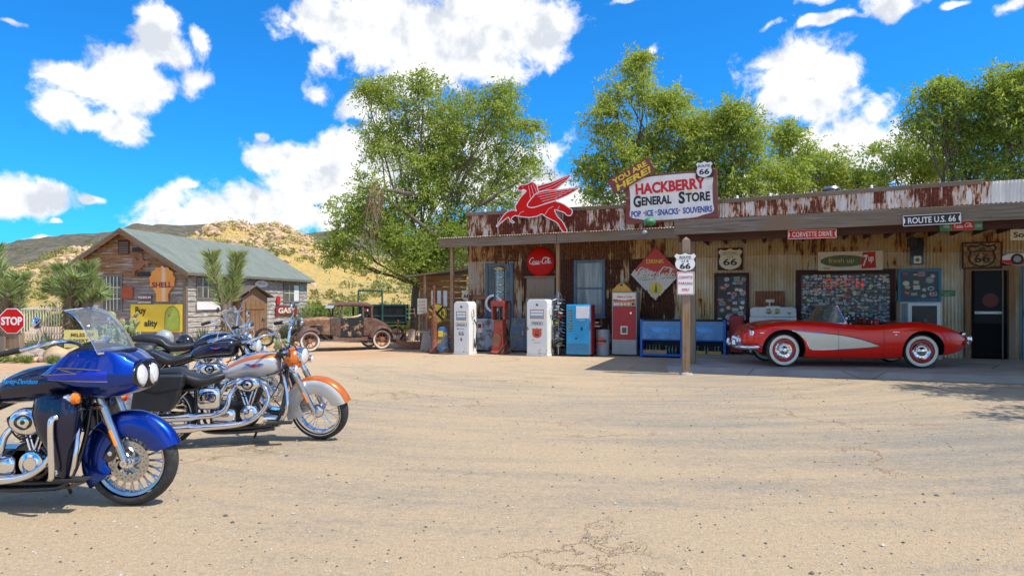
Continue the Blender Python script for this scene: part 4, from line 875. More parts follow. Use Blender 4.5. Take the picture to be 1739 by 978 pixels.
t1 = tree('big feathery elm behind the left end of the store with a dead hanging branch', (700, 28, 2.2),
 [(690,175,62,42,28),(760,205,70,50,28.5),(840,200,62,42,28),(880,250,50,55,28),(800,280,85,60,29),(700,270,75,55,28),(640,235,38,34,28),(650,330,65,45,27.5),(600,355,42,38,27),(740,370,85,60,28),(590,405,34,32,27),(830,345,65,55,28.5),(690,425,70,40,27),(770,430,75,45,28),(900,300,30,38,28),(620,150,18,14,28),(720,145,32,18,28),(655,160,30,24,28),(905,205,20,24,28),(850,160,30,18,28),(640,395,45,35,27),(735,320,60,50,28.5),(560,430,18,20,27),(620,445,28,18,27),(700,455,50,26,27),(745,440,55,30,28),(780,390,60,45,27.5),(800,200,60,50,29),(730,250,60,50,29),(665,380,50,40,27)],
 'elm_leaf', dens=4.1, spray=6, bare=((810,350,880,310,27.5),(740,400,640,325,26.8),(700,330,610,318,26.5)))
g = MB(); 
for i in range(34):
    a = at(rnd.uniform(628,655), rnd.uniform(310,335), 26.2); b = at(rnd.uniform(608,645), rnd.uniform(365,425), 26.2+rnd.uniform(-.4,.4)); limb(g, a-t1.location, b-t1.location, .014, .005, 'dead_twig', n=4, wob=.6)
g.build('dead_branch', t1)
TG = 'elms behind the store'
tree('tall pointed pale green elm behind the store name sign', (1090, 27, 2.4), [(1075,115,24,32,27),(1045,165,36,34,27),(1085,160,36,40,27),(1030,215,40,45,27),(1100,220,60,50,27.5),(1160,195,50,38,27),(1060,275,55,45,27),(1005,285,30,24,27),(1120,290,60,45,27.5),(1030,325,48,30,27),(1175,240,50,50,27.5),(1090,90,10,14,27),(1130,165,30,25,27),(1180,300,50,50,27)], 'elm_leaf_yellow', dens=4.8, group=TG)
tree('wide yellow green elm right of the store name sign', (1260, 26, 2.4), [(1215,205,45,36,26.5),(1265,215,42,32,26),(1230,260,60,45,26.5),(1290,265,42,40,26),(1210,310,60,35,26.5),(1275,315,60,32,26),(1240,190,20,16,26),(1335,300,35,35,26)], 'elm_leaf_yellow', dens=5.0, group=TG)
tree('lower loose elm behind the middle of the store roof', (1370, 27, 2.2), [(1345,245,30,32,27),(1400,275,45,34,27),(1360,300,52,32,27),(1430,310,48,28,27),(1330,230,16,22,27),(1470,300,26,22,27)], 'elm_leaf_yellow', dens=4.8, group=TG)
tree('short elm behind the store left of the tall right trees', (1530, 26, 2.0), [(1520,265,38,28,26),(1555,295,48,28,26),(1500,300,30,22,26),(1585,265,38,34,26)], 'elm_leaf', dens=4.8, group=TG)
tree('broad dark elm behind the right part of the store', (1630, 24, 2.4), [(1600,170,48,32,24),(1650,185,50,40,24),(1580,205,38,38,24),(1630,240,62,46,24.5),(1690,230,50,50,24),(1600,150,22,14,24),(1660,285,62,34,24)], 'elm_leaf', dens=5.0, group=TG)
tree('tallest dark elm at the right edge behind the store', (1740, 23, 2.6), [(1715,135,40,32,23),(1760,150,55,50,23),(1730,200,50,48,23),(1790,220,60,60,23),(1720,280,50,34,23),(1700,165,24,24,23)], 'elm_leaf', dens=5.0, group=TG)
# the tree standing on the right before the porch: only its shade and a few twigs reach the picture
def shade_blob(x, y, z, r): return (x, y, z, r)
t = thing('elm_tree', 'elm beyond the right edge whose twig tips hang over the parapet end', 'tree', (13.6, 9.2, 0)); g = MB(); limb(g, (0,0,-.1), (0,0,2.6), .24, .18); tips = []
for (x, y, z, r) in ((-.3,.2,4.6,1.5),(-1.4,1.2,5.2,1.2),(.8,-.6,5.0,1.5),(-.6,-.9,5.4,1.1),(-.2,2.2,4.6,1.2),(-3.0,1.7,4.6,1.3),(-1.4,1.0,4.6,1.6),(-3.8,-1.2,4.4,1.0),(-2.6,-1.4,4.4,1.4),(-1.2,-1.6,4.6,1.5),(-2.3,4.2,3.95,.42)):
    limb(g, (0,0,2.6), (x,y,z), .09, .03)
    for i in range(int(60*r**2)):
        d = Vector((rnd.gauss(0,1), rnd.gauss(0,1), rnd.gauss(0,1))).normalized()*rnd.random()**.4*r; tips.append((x+d.x, y+d.y, z+d.z*.7))
g.build('trunk', t, smooth=60); V = sprays(tips, 4, .5, .14, .06); npmesh('crown', V, np.arange(len(V)).reshape(-1, 4), ['elm_leaf'], parent=t)
# ------------------------------------------------------------------ Joshua trees, yuccas, prickly pear, weeds
leafmat('joshua_leaf', [(.30,.40,.15), (.46,.55,.22), (.64,.70,.36), (.36,.46,.18)], .1, .5)
leafmat('yucca_leaf', [(.20,.25,.15), (.30,.36,.22), (.42,.44,.28), (.16,.22,.10)], .1, .5)
leafmat('dead_leaf', [(.30,.20,.09), (.44,.32,.15), (.52,.40,.20)], .1, .7)
def spikes(pts_dirs, ln, wd, n, spread, up):
    out = []
    for (p, ax) in pts_dirs:
        for i in range(n):
            d = Vector((rnd.gauss(0,1), rnd.gauss(0,1), rnd.gauss(0,1))); d -= ax*d.dot(ax); d = d.normalized() if d.length > 1e-5 else Vector((1,0,0))
            v = (d*spread + ax*(up+rnd.uniform(-.25,.3))).normalized(); s_ = v.cross(Vector((rnd.gauss(0,1), rnd.gauss(0,1), rnd.gauss(0,1)))).normalized()*wd*.5; l = ln*rnd.uniform(.75,1.2)
            out += [p-s_, p+s_, p+v*l*.6+s_*.7, p+v*l]
            out += [p-s_, p+v*l*.6+s_*.7, p+v*l, p+v*l*.55-s_*.8]
    return out
def joshua(label, px, pyb, D, arms, group='Joshua trees by the cabin', trunk_h=0):
    foot = Vector(((px-869.5)/F*D, D, 0)); t = thing('joshua_tree', label, 'tree', foot, 0, group); g = MB(); pd = []; dead = []
    for arm in arms:
        P = [at(x, y, D+dz)-foot for x, y, dz in arm]; P = crom(P, 7); n = len(P)
        P[0].z = min(P[0].z, 0)
        g.tube(P, [.13-.075*i/n for i in range(n)], 'bark', 8)
        for i in range(n-1):
            a, b = P[i], P[i+1]; L_ = (b-a).length; k = max(1, int(L_/.05))
            for j in range(k):
                p = a.lerp(b, j/k); ax = (b-a).normalized()
                if i/n > .36: pd.append((p, ax))
                else: dead.append((p, ax))
        for _ in range(7): pd.append((P[-1], (P[-1]-P[-2]).normalized()))
    g.build('trunk', t, smooth=60)
    V = spikes(pd, .40, .036, 22, .9, .75); o = npmesh('crown', V, np.arange(len(V)).reshape(-1, 4), ['joshua_leaf'], parent=t)
    V = spikes(dead, .30, .04, 8, .7, -.7); npmesh('dead_skirt', V, np.arange(len(V)).reshape(-1, 4), ['dead_leaf'], parent=t)
joshua('twin armed Joshua tree before the cabin side with two tall upright heads', 385, 600, 20.5, [[(385,600,0),(384,545,0),(376,505,0),(364,470,-.1),(360,440,-.1)],[(384,560,0),(388,520,.1),(398,480,.2),(402,440,.2)]])
joshua('branching Joshua tree before the left end of the cabin', 130, 600, 19.5, [[(120,600,0),(120,550,0),(118,510,0),(112,490,-.2),(106,462,-.2)],[(120,540,0),(112,505,.2),(98,492,.3),(92,488,.3)],[(118,520,0),(120,500,-.2),(128,475,-.3)],[(142,600,0),(142,550,0),(148,500,0),(152,475,0),(150,458,0)],[(143,545,0),(155,510,-.2),(168,498,-.3)],[(143,540,0),(140,505,.3),(130,490,.4)]])
joshua('Joshua tree cut by the left edge of the photo', 5, 610, 19.0, [[(2,612,0),(4,560,0),(10,520,0),(0,480,0),(-8,430,.1)],[(8,560,0),(24,530,0),(32,500,.1),(34,478,.1)],[(6,530,0),(12,505,-.2),(14,490,-.2)],[(4,560,0),(-12,520,0),(-25,480,0)]])
def yucca(label, px, py, D, hpx, wpx, group='spiky yuccas by the cabin', mat='yucca_leaf', n=150):
    foot = Vector(((px-869.5)/F*D, D, 0)); t = thing('yucca_plant', label, 'plant', foot, 0, group); H_ = hpx/F*D; W = wpx/F*D/2; V = []
    for i in range(n):
        a = rnd.uniform(0, 2*PI); e = rnd.random()**.7; lean = e*1.15; l = H_*rnd.uniform(.7,1.08)*(1-.25*e)
        d = Vector((math.cos(a)*math.sin(lean)*W/H_*1.4, math.sin(a)*math.sin(lean)*W/H_*1.4, math.cos(lean*.9))); p0 = Vector((rnd.gauss(0,W*.12), rnd.gauss(0,W*.12), 0))
        s_ = d.cross(Vector((0,0,1))).normalized()*.022*(H_/1.0)**.5 if d.cross(Vector((0,0,1))).length > 1e-4 else Vector((.02,0,0)); m_ = p0+d*l*.55; e_ = p0+d*l+Vector((d.x,d.y,-.3))*l*.12*e
        V += [p0-s_*.8, p0+s_*.8, m_+s_, m_-s_]; V += [m_-s_, m_+s_, e_+s_*.1, e_-s_*.1]
    npmesh('leaves', V, np.arange(len(V)).reshape(-1, 4), [mat], parent=t); return t
for a in (('grey green yucca behind the rock border near the fence', 75, 0, 19.3, 52, 74), ('yucca against the cabin corner left of the twin armed tree', 345, 0, 21.0, 48, 62), ('leafy yucca at the far cabin wall above the rusty car', 512, 0, 27.0, 62, 66), ('small yucca behind the rocks right of the yellow board', 160, 0, 19.6, 26, 40), ('low yucca under the far cabin window', 485, 0, 27.6, 36, 44)): yucca(*a)
pm('cactus_green', (.30,.36,.15), .6, var=.25, scale=3); pm('cactus_fruit', (.55,.10,.08), .6)
def pear(label, px, D, wpx, hpx, n=70):
    foot = Vector(((px-869.5)/F*D, D, 0)); t = thing('prickly_pear', label, 'cactus', foot, 0, 'prickly pears by the cabin'); W = wpx/F*D/2; H_ = hpx/F*D; g = MB(); fr = MB(); pads = [(Vector((rnd.uniform(-W*.6,W*.6), rnd.uniform(-.3,.3), .05)), rnd.uniform(-.4,.4)) for _ in range(9)]; k = 0
    while k < n:
        p, ln_ = rnd.choice(pads); an_ = ln_+rnd.gauss(0,.55); h = rnd.uniform(.16,.24); yaw = rnd.uniform(0,180)
        c = p + Vector((math.sin(an_)*h*.5, rnd.gauss(0,.06), math.cos(an_)*h*.5)); top = p+Vector((math.sin(an_)*h, 0, math.cos(an_)*h)) + Vector((0, c.y-p.y, 0))
        k += 1
        if top.z > H_ or abs(top.x) > W or top.z < 0: continue
        g.M = T(*c) @ RY(math.degrees(an_)) @ RZ(yaw); g.ell((0,0,0), (h*.42,.026,h*.56), 'cactus_green', 12, 7); pads.append((top, an_*.6))
        if n > 100 and top.z > H_*.7 and rnd.random() < .6: fr.ell((top.x, top.y, top.z+.02), (.025,.025,.035), 'cactus_fruit', 6, 4)
    g.build('pads', t, smooth=60)
    if fr.v: fr.build('fruit', t, smooth=60)
pear('large prickly pear with red fruit before the yellow cabin board', 205, 20.0, 84, 78, 190)
pear('small prickly pear beside the spare wheel of the rusty car', 480, 21.5, 34, 36, 40)
# rock border and weeds
spots = []
for i in range(62): px = rnd.uniform(-30, 168); D = rnd.uniform(17.6, 18.7); spots.append((px, D))
gi = 0
for px, D in sorted(spots, key=lambda q: -q[1]):
    r_ = rnd.uniform(.10, .30) if rnd.random() < .6 else rnd.uniform(.07,.15); g = MB(); X = (px-869.5)/F*D; rockgeo(g, (0,0,0), r_, rnd.choice(['rock_grey','rock_grey','rock_tan','rock_pink']), rnd.random()*99, 2, .7)
    o = g.build('border_rock', smooth=50); o.location = (X, D, r_*.4); tag(o, 'rounded desert rock in the border under the stop sign and yuccas', 'rock', 'rocks bordering the plant bed')
def weeds(label, cs, n, ls, lw, mat='weed_leaf', up=1.2):
    V = blades([c[:3] for c in cs], [c[3] for c in cs], n, ls, lw, up=up, flat=.6); o = npmesh('weeds', V, np.arange(len(V)).reshape(-1, 4), [mat]); tag(o, label, 'weeds', kind='stuff')
weeds('low green weeds growing in the plant bed before the cabin', [((px-869.5)/F*D, D, r_*.5, r_) for px, D, r_ in [(rnd.uniform(-40,330), rnd.uniform(18.2, 22.5), rnd.uniform(.12,.32)) for _ in range(90)]] + [((px-869.5)/F*D, D, .08, .12) for px, D in [(rnd.uniform(-20,170), rnd.uniform(17.2,18)) for _ in range(16)]], 90, .16, .03)
weeds('dry scrub and green brush along the foot of the hill behind the cars', [((px-869.5)/F*D, D, r_*.5, r_) for px, D, r_ in [(rnd.uniform(520,790), rnd.uniform(33, 52), rnd.uniform(.5,1.3)) for _ in range(60)]+[(rnd.uniform(-200,130), rnd.uniform(34, 50), rnd.uniform(.4,1.0)) for _ in range(34)]], 380, .42, .07, up=1.0)
# ------------------------------------------------------------------ cabin
m = NM('cabin_siding'); x, y, z = m.sepx(); gm = m.n('ShaderNodeNewGeometry'); 
v = m.map((1.1,1.1,11)); n1 = m.noise(1, 7, .68, vec=v); n2 = m.noise(.9, 4, .6); v2 = m.map((.7,.7,20)); n3 = m.noise(1, 7, .75, vec=v2); n4 = m.noise(1, 5, .6, vec=m.map((2,2,40)))
br = m.mix(m.rng(n4, .3, .7), (.15,.07,.025), (.40,.205,.07)); gr = m.mix(m.rng(n4, .3, .7), (.16,.14,.12), (.34,.30,.26))
c = m.mix(m.rng(m.math('ADD', n2, m.math('MULTIPLY', m.math('SUBTRACT', z, 2.3), .18)), .44, .56), gr, br)
c = m.mix(m.rng(n3, .535, .575), c, (.50,.47,.42)); c = m.mix(m.rng(n1, .36, .33), c, (.07,.04,.025)); m.bump(n3, .4, .01); m.fin(c, .85)
m = NM('cabin_siding_grey'); v2 = m.map((2.2,2.2,16)); n3 = m.noise(1, 7, .7, vec=v2); n4 = m.noise(1, 5, .6, vec=m.map((2,2,40))); gr = m.mix(m.rng(n4, .3, .7), (.24,.215,.19), (.42,.385,.34)); c = m.mix(m.rng(n3, .52, .56), gr, (.58,.55,.49)); c = m.mix(m.rng(n3, .40, .36), c, (.13,.10,.08)); m.bump(n3, .4, .01); m.fin(c, .85)
m = NM('shingle'); q = m.n('ShaderNodeTexBrick'); m.l(m.map((1,1,1)), q.inputs['Vector']); q.inputs['Scale'].default_value = 1; q.inputs['Brick Width'].default_value = .30; q.inputs['Row Height'].default_value = .14; q.inputs['Mortar Size'].default_value = .006; q.inputs['Mortar Smooth'].default_value = .2
q.inputs['Color1'].default_value = (.15,.175,.145,1); q.inputs['Color2'].default_value = (.20,.225,.19,1); q.inputs['Mortar'].default_value = (.13,.15,.13,1); n1 = m.noise(1.5, 5); c = m.mix(m.rng(n1, .4, .7, 0, .35), q.outputs['Color'], (.25,.265,.225)); m.bump(q.outputs['Fac'], -.4, .01); m.fin(c, .95)
CB = (12, 22); CA = -9.0    # long side runs 9 degrees right of straight ahead
D0 = 25.6; C0 = Vector(((315-869.5)/F*D0, D0, 0))
cab = thing('cabin', 'weathered wooden cabin with grey green shingle roof and peeling gable', 'cabin', C0, CA)
# local: x to the left is negative (gable runs from x=-4.1 to 0), y runs along the long side
GW = 4.85; LN = 9.9; EH = 2.62; RH = 4.08
def lap(mb, x0f, x1f, z0, z1, h, place, mat):
    z = z0
    while z < z1-.01:
        zt = min(z+h, z1); a, b = x0f((z+zt)/2), x1f((z+zt)/2)
        place(a, b, z, zt); z += h
g = MB()
def gable_plank(a, b, z, zt):
    jt = rnd.uniform(-.006,.006); g.add([(a,-.035+jt,z),(b,-.035+jt,z),(b,-.008+jt,zt),(a,-.008+jt,zt),(a,.02,z),(b,.02,z)], [(0,1,2,3),(0,4,5,1)], 'cabin_siding')
lap(g, lambda z: -GW if z < EH else -GW+(z-EH)/(RH-EH)*GW/2, lambda z: 0 if z < EH else -(z-EH)/(RH-EH)*GW/2, 0, RH-.1, .145, gable_plank, 0)
g.add([(-GW,0,0),(0,0,0),(0,0,EH),(-GW/2,0,RH),(-GW,0,EH)], [(0,1,2,3,4)], 'cabin_siding'); g.build('gable_wall', cab, smooth=0)
g = MB()
def side_plank(a, b, z, zt):
    jt = rnd.uniform(-.005,.005); g.add([(.035+jt,a,z),(.035+jt,b,z),(.008+jt,b,zt),(.008+jt,a,zt),(-.01,a,z),(-.01,b,z)], [(0,1,2,3),(0,4,5,1)], 'cabin_siding_grey')
lap(g, lambda z: 0.0, lambda z: LN, 0, EH+.1, .19, side_plank, 0); g.add([(0,0,0),(0,LN,0),(0,LN,EH+.1),(0,0,EH+.1)], [(0,1,2,3)], 'cabin_siding_grey'); g.build('side_wall', cab, smooth=0)
g = MB(); g.add([(-GW,0,0),(-GW,LN,0),(-GW,LN,EH),(-GW,0,EH),(0,LN,0),(0,LN,EH),(-GW/2,LN,RH)], [(0,3,2,1),(1,2,6,5,4)], 'cabin_siding_grey'); g.build('back_wall', cab, smooth=0)
g = MB(); oh = .28; ov = .30; sl = (RH-EH)/(GW/2)
ex = oh; ez = EH - sl*oh
def roofplane(mb, sgn):
    xr = -GW/2; xe = 0+ex if sgn > 0 else -GW-ex; t = .06
    v = [(xr,-ov,RH+.05),(xe,-ov,ez+.05),(xe,LN+ov,ez+.05),(xr,LN+ov,RH+.05)]; v += [(a,b,c+t) for a,b,c in v]
    mb.add(v, [(0,1,2,3),(4,7,6,5),(0,4,5,1),(1,5,6,2),(2,6,7,3),(3,7,4,0)], 'shingle')
roofplane(g, 1); rf = g.build('roof', cab, smooth=0); g = MB(); roofplane(g, -1); g.build('roof', cab, smooth=0)
# rows of shingle butts on the near slope
bm = bmesh.new(); bm.from_mesh(rf.data); bmesh.ops.recalc_face_normals(bm, faces=bm.faces); bm.to_mesh(rf.data); bm.free()
g = MB()
for s_ in (-1, 1):
    xe = ex if s_ > 0 else -GW-ex; g.add([(-GW/2,-ov-.03,RH+.03),(xe,-ov-.03,ez+.03),(xe,-ov-.03,ez-.11),(-GW/2,-ov-.03,RH-.12),(-GW/2,-ov,RH+.03),(xe,-ov,ez+.03),(xe,-ov,ez-.11),(-GW/2,-ov,RH-.12)], [(0,1,2,3),(7,6,5,4),(0,4,5,1),(2,6,7,3),(1,5,6,2)], 'brown_wood')
g.build('barge_board', cab, smooth=0)
g = MB()
for i in range(17): y = .2+i*(LN-.3)/16; g.box(.0, ex-.02, y, y+.05, ez-.05+.0, ez+.05, 'grey_wood')
g.box(ex-.015, ex+.01, -ov, LN+ov, ez-.01, ez+.045, 'grey_wood'); g.build('rafter_tails', cab)
g = MB(); g.box(-.06,.045,-.05,-.0,0,EH+.1,'grey_wood_v'); g.box(.0361,.06,-.05,.06,0,EH+.05,'grey_wood_v'); g.build('corner_board', cab)
def cab_pt(px, py, face='gable'):
    r = Vector(((px-869.5)/F, 1, 0)); ux = Vector((math.cos(R(CA)), math.sin(R(CA)), 0)); uy = Vector((-math.sin(R(CA)), math.cos(R(CA)), 0))
    if face == 'gable': t = C0.dot(uy)/r.dot(uy); return ((r*t-C0).dot(ux), CH+(HZ-py)/F*t)
    t = C0.dot(ux)/r.dot(ux); return ((r*t-C0).dot(uy), CH+(HZ-py)/F*t)
def cwin(face, x0, x1, y0, y1, nx, nz, bars='cream', half=False):
    a = cab_pt(x0, y0, face); b = cab_pt(x1, y1, face); s0, s1, z0, z1 = a[0], b[0], b[1], a[1]; base = Matrix() if face == 'gable' else RZ(90)
    g = MB(); g.M = base
    y_ = -.06 
    for q in ((s0,s0+.06,z0,z1),(s1-.06,s1,z0,z1),(s0+.06,s1-.06,z1-.07,z1),(s0+.06,s1-.06,z0,z0+.08)): g.box(q[0],q[1],y_,-.0,q[2],q[3],'grey_wood_v')
    for i in range(1, nx): xx = s0+.06+(s1-s0-.12)*i/nx; g.box(xx-.014,xx+.014,y_+.01,-.04,z0+.08,z1-.07,bars)
    for i in range(1, nz): zz = z0+.08+(z1-z0-.15)*i/nz; g.box(s0+.06,s1-.06,y_+.012,-.04,zz-.014,zz+.014,bars)
    w_ = g.build('window', cab); g = MB(); g.M = base; g.box(s0+.06,s1-.06,-.042,-.036,z0+.08,z1-.07,'dusty_glass')
    if half: g.box(s0+(s1-s0)*.66,s1-.06,-.047,-.043,z0+.08,z1-.07,'clean_white')
    g.build('pane', w_)
cwin('gable', 174, 209, 466, 530, 5, 3); cwin('side', 332, 362, 465, 509, 3, 2); cwin('side', 480, 507, 481, 514, 3, 2, half=True)
a = cab_pt(202, 408); b = cab_pt(221, 431); g = MB(); g.box(a[0],b[0],-.05,0,b[1],a[1],'dark_wood')
for i in range(5): zz = b[1]+.03+(a[1]-b[1]-.08)*i/5; g.add([(a[0]+.04,-.07,zz),(b[0]-.04,-.07,zz),(b[0]-.04,-.052,zz+.06),(a[0]+.04,-.052,zz+.06)], [(0,1,2,3)], 'grey_wood')
g.build('gable_vent', cab)
def csign(name, label, face, px, py, group=None):
    s, z = cab_pt(px, py, face); rr_ = Matrix.Rotation(R(CA), 3, 'Z'); p = C0 + rr_ @ (Vector((s, -.075, z)) if face == 'gable' else Vector((.075, s, z)))
    return thing(name, label, 'sign', p, CA + (0 if face == 'gable' else 90), group)
def csz(face, x0, x1, y0, y1): a = cab_pt(x0, y0, face); b = cab_pt(x1, y1, face); return b[0]-a[0], a[1]-b[1]
# shell shaped sign
t = csign('shell_sign', 'orange shell shaped sign flaking paint on the cabin gable', 'gable', 278, 485); W, H_ = csz('gable', 257, 300, 456, 514)
P = []
for i in range(9):
    a = R(200-220*i/8); cx, cz = .43*math.cos(a), .16+.33*math.sin(a)
    for j in range(4): b = a+R(62)-R(124)*j/3; P.append((cx+.085*math.cos(b), cz+.085*math.sin(b)))
P += [(.33,-.12),(.23,-.24),(.24,-.47),(-.24,-.47),(-.23,-.24),(-.33,-.12)]
m = NM('shell_orange'); x, y, z = m.sepx(); n1 = m.noise(3, 6, .7); c = m.mix(m.rng(m.noise(1.2, 3), .4, .6), (.78,.30,.04), (.85,.40,.07)); c = m.mix(m.math('MULTIPLY', m.rng(m.math('ABSOLUTE', m.math('SUBTRACT', x, .06)), .10, .05), .8), c, (.85,.62,.45)); c = m.mix(m.rng(n1, .66, .68), c, (.35,.33,.32)); m.fin(c, .45)
g = MB(); g.prism([(x*W, z*H_) for x, z in P], -.02, .01, 'shell_orange'); g.build('plate', t); pm('maroon_ink', (.25,.03,.025), .5)
g = MB(); put_text(g, 'SHELL', 0, H_*.02, H_*.16, 'maroon_ink', W*.8, -.024, bold=.035, rot=1); g.build('lettering', t)
t = csign('painted_board', 'yellow board reading buy and ality with a green arched picture', 'gable', 268, 540); W, H_ = csz('gable', 224, 311, 517, 564)
m = NM('board_yellow'); n1 = m.noise(2.5, 7, .7); c = m.mix(m.rng(m.noise(1,3), .35, .65), (.80,.55,.03), (.86,.66,.05)); c = m.mix(m.rng(n1, .63, .66), c, (.35,.14,.05)); m.fin(c, .5)
g = MB(); g.box(-W/2, W/2, -.02, .01, -H_/2, H_/2, 'board_yellow'); g.build('board', t, bevel=.004)
g = MB(); put_text(g, 'Buy', -W*.30, H_*.24, H_*.34, 'black_ink', W*.21, -.024, bold=.03); put_text(g, 'ality', -W*.10, -H_*.22, H_*.30, 'black_ink', W*.26, -.024, bold=.03); g.build('lettering', t)
m = NM('arch_green'); n1 = m.noise(3, 7, .7); c = m.mix(m.rng(n1, .3, .7), (.28,.42,.05), (.45,.55,.08)); c = m.mix(m.rng(n1, .62, .65), c, (.36,.16,.06)); m.fin(c, .5)
g = MB(); A_ = [(W*.17,-H_*.44),(W*.45,-H_*.44)] + [(W*.31+W*.14*math.cos(R(180*i/12)), H_*.05+H_*.38*math.sin(R(180*i/12))) for i in range(13)]; g.prism(A_, -.024, -.0205, 'arch_green'); stroke(g, A_, .02, -.027, -.0245, 'brown_wood', closed=True); g.build('arch_picture', t)
for lb, px, py, w_, h, mt, tx in (('small faded red square plate left of the shell sign', 219, 497, 20, 20, 'rust_plate', ''), ('thin maroon premium plate above the yellow board', 248, 505, 26, 6, 'maroon_ink', 'PREMIUM'), ('short dark plate high on the gable', 236, 424, 20, 7, 'black_ink', ''), ('dark strip plate under the iron sculpture', 246, 466, 24, 7, 'black_ink', ''), ('white lettering strip just above the yellow board', 248, 513.2, 25, 4.5, 'cabin_siding', "GOV'T GRADE")):
    if mt == 'rust_plate' and mt not in MAT: pm('rust_plate', (.42,.09,.04), .8, var=.3, dirt=.4)
    t = csign('wall_plate', lb, 'gable', px, py); W, H_ = w_/F*26, h/F*26; g = MB(); g.box(-W/2,W/2,-.012,.01,-H_/2,H_/2,mt); g.build('plate', t)
    if tx: g = MB(); put_text(g, tx, 0, 0, H_*.7, 'clean_white' , W*.9, -.016, bold=.02); g.build('lettering', t)
pm('rust_iron', (.30,.13,.07), .8, var=.3)
t = csign('iron_sculpture', 'rusty iron cutout of a rider on a bucking horse on the gable', 'gable', 240, 448); q_ = 26/F
HP = [(-16,-20),(-13,-12),(-10,-6),(-14,2),(-15,8),(-12,12),(-8,9),(-4,4),(0,8),(-1,14),(2,18),(5,15),(5,9),(8,5),(14,6),(20,3),(21,0),(15,0),(18,-5),(13,-4),(9,-1),(5,-6),(0,-9),(3,-14),(-3,-9),(-8,-12),(-10,-21)]
g = MB(); g.prism([(x*q_, z*q_) for x, z in HP], -.015, 0, 'rust_iron'); g.build('cutout', t)
t = csign('wall_board', 'blank white board under the near side window', 'side', 352, 519); W, H_ = csz('side', 331, 372, 513, 526); g = MB(); g.box(-W/2,W/2,-.02,.0,-H_/2,H_/2,'clean_white'); g.build('board', t)
t = csign('gas_sign', 'maroon sign with cream gas lettering on the cabin side', 'side', 484, 527); W, H_ = csz('side', 467, 503, 520, 534); g = MB(); g.box(-W/2,W/2,-.02,.0,-H_/2,H_/2,'maroon_ink'); g.build('board', t); g = MB(); put_text(g, 'GAS', -W*.1, 0, H_*.62, 'cream', W*.6, -.024, bold=.04); g.build('lettering', t)
t = csign('red_plate', 'small red plate beside the privy roof', 'side', 470, 510); g = MB(); W, H_ = csz('side', 467, 473, 503, 517); g.box(-W/2,W/2,-.02,.0,-H_/2,H_/2,'red_ink'); o = g.build('plate', t)
t = csign('oval_plate', 'white scalloped plate with red script above the privy', 'side', 441, 482); W, H_ = csz('side', 430, 452, 476, 489); g = MB(); g.prism(circ(W/2, 24, 0, 0, H_/W), -.02, 0, 'clean_white'); g.build('plate', t); g = MB(); put_text(g, 'Stop', 0, 0, H_*.4, 'red_ink', W*.6, -.024, shear=.3); g.build('lettering', t)
t = csign('round_plate', 'yellow disc on the cabin wall between the twin tree heads', 'side', 385, 480); W, H_ = csz('side', 378, 393, 472, 488); g = MB(); g.prism(circ(H_/2, 24), -.02, 0, 'shell_orange'); g.build('plate', t)
# privy
D = 28.2; X = (433-869.5)/F*D; t = thing('privy', 'small brown plank privy with a gabled roof beside the cabin', 'outhouse', (X, D, 0), 40)
h = 1.65; w_ = 1.0; g = MB()
g.box(-w_/2,w_/2,0,1.1,0,h,'brown_wood_v'); g.add([(-w_/2,0,h),(w_/2,0,h),(0,0,h+.42),(-w_/2,1.1,h),(w_/2,1.1,h),(0,1.1,h+.42)], [(0,1,2),(5,4,3)], 'brown_wood_v'); g.build('walls', t)
g = MB()
for s_ in (-1, 1):
    for i in range(7):
        y0 = -.18+i*.22; jx = rnd.uniform(0,.04)
        v = [(0,y0,h+.47),(s_*(w_/2+.22+jx),y0,h+.0),(s_*(w_/2+.22+jx),y0+.205,h+.0),(0,y0+.205,h+.47)]; v += [(a,b,c+.03) for a,b,c in v]; g.add(v, [(0,1,2,3),(4,7,6,5),(0,4,5,1),(1,5,6,2),(2,6,7,3),(3,7,4,0)], 'grey_wood')
g.build('roof', t, smooth=0)
g = MB()
for i in range(4): x0 = -.36+i*.18; g.box(x0,x0+.17,-.04,-.005,.05,1.5,'brown_wood_v')
g.box(-.36,.36,-.06,-.041,.3,.38,'brown_wood_v'); g.box(-.36,.36,-.06,-.041,1.2,1.28,'brown_wood_v'); d_ = g.build('door', t); g = MB(); g.box(.27,.31,-.08,-.06,.75,.83,'black'); g.build('latch', d_)
# ------------------------------------------------------------------ fence, boards, stop sign
P0 = at(36, 560, 27); P1 = at(110, 560, 27); t = thing('picket_fence', 'cream metal picket fence left of the cabin', 'fence', (P0.x, 27, 0)); L_ = P1.x-P0.x; top = at(50, 520, 27).z
g = MB(); [g.box(x, x+.03, -.015, .015, .05, top, 'cream') for x in np.linspace(0, L_, 17)]; g.build('pickets', t); g = MB(); g.box(0, L_, -.03, -.015, top-.12, top-.07, 'cream'); g.box(0, L_, -.03, -.015, .25, .3, 'cream'); g.build('rails', t)
D = 17.9; t = thing('stop_sign', 'red octagonal stop sign on a thick wooden post', 'stop sign', ((16-869.5)/F*D, D, 0)); r_ = 23/F*D; zc = at(20, 545, D).z
g = MB(); g.box(-.19,.24,.03,.22,-.05,zc-.28,'post_wood'); g.build('post', t, bevel=.02)
g = MB(); oc = [(r_*math.cos(R(22.5+45*i)), zc+r_*math.sin(R(22.5+45*i))) for i in range(8)]; g.prism([(.06+x, z) for x, z in oc], .0, .01, 'clean_white'); g.prism([(.06+x*.94, zc+(z-zc)*.94) for x, z in oc], -.004, -.001, 'red_paint'); g.build('plate', t)
g = MB(); put_text(g, 'STOP', .06, zc, r_*.62, 'clean_white', r_*1.55, -.008, bold=.035); g.build('lettering', t)
g = MB(); 
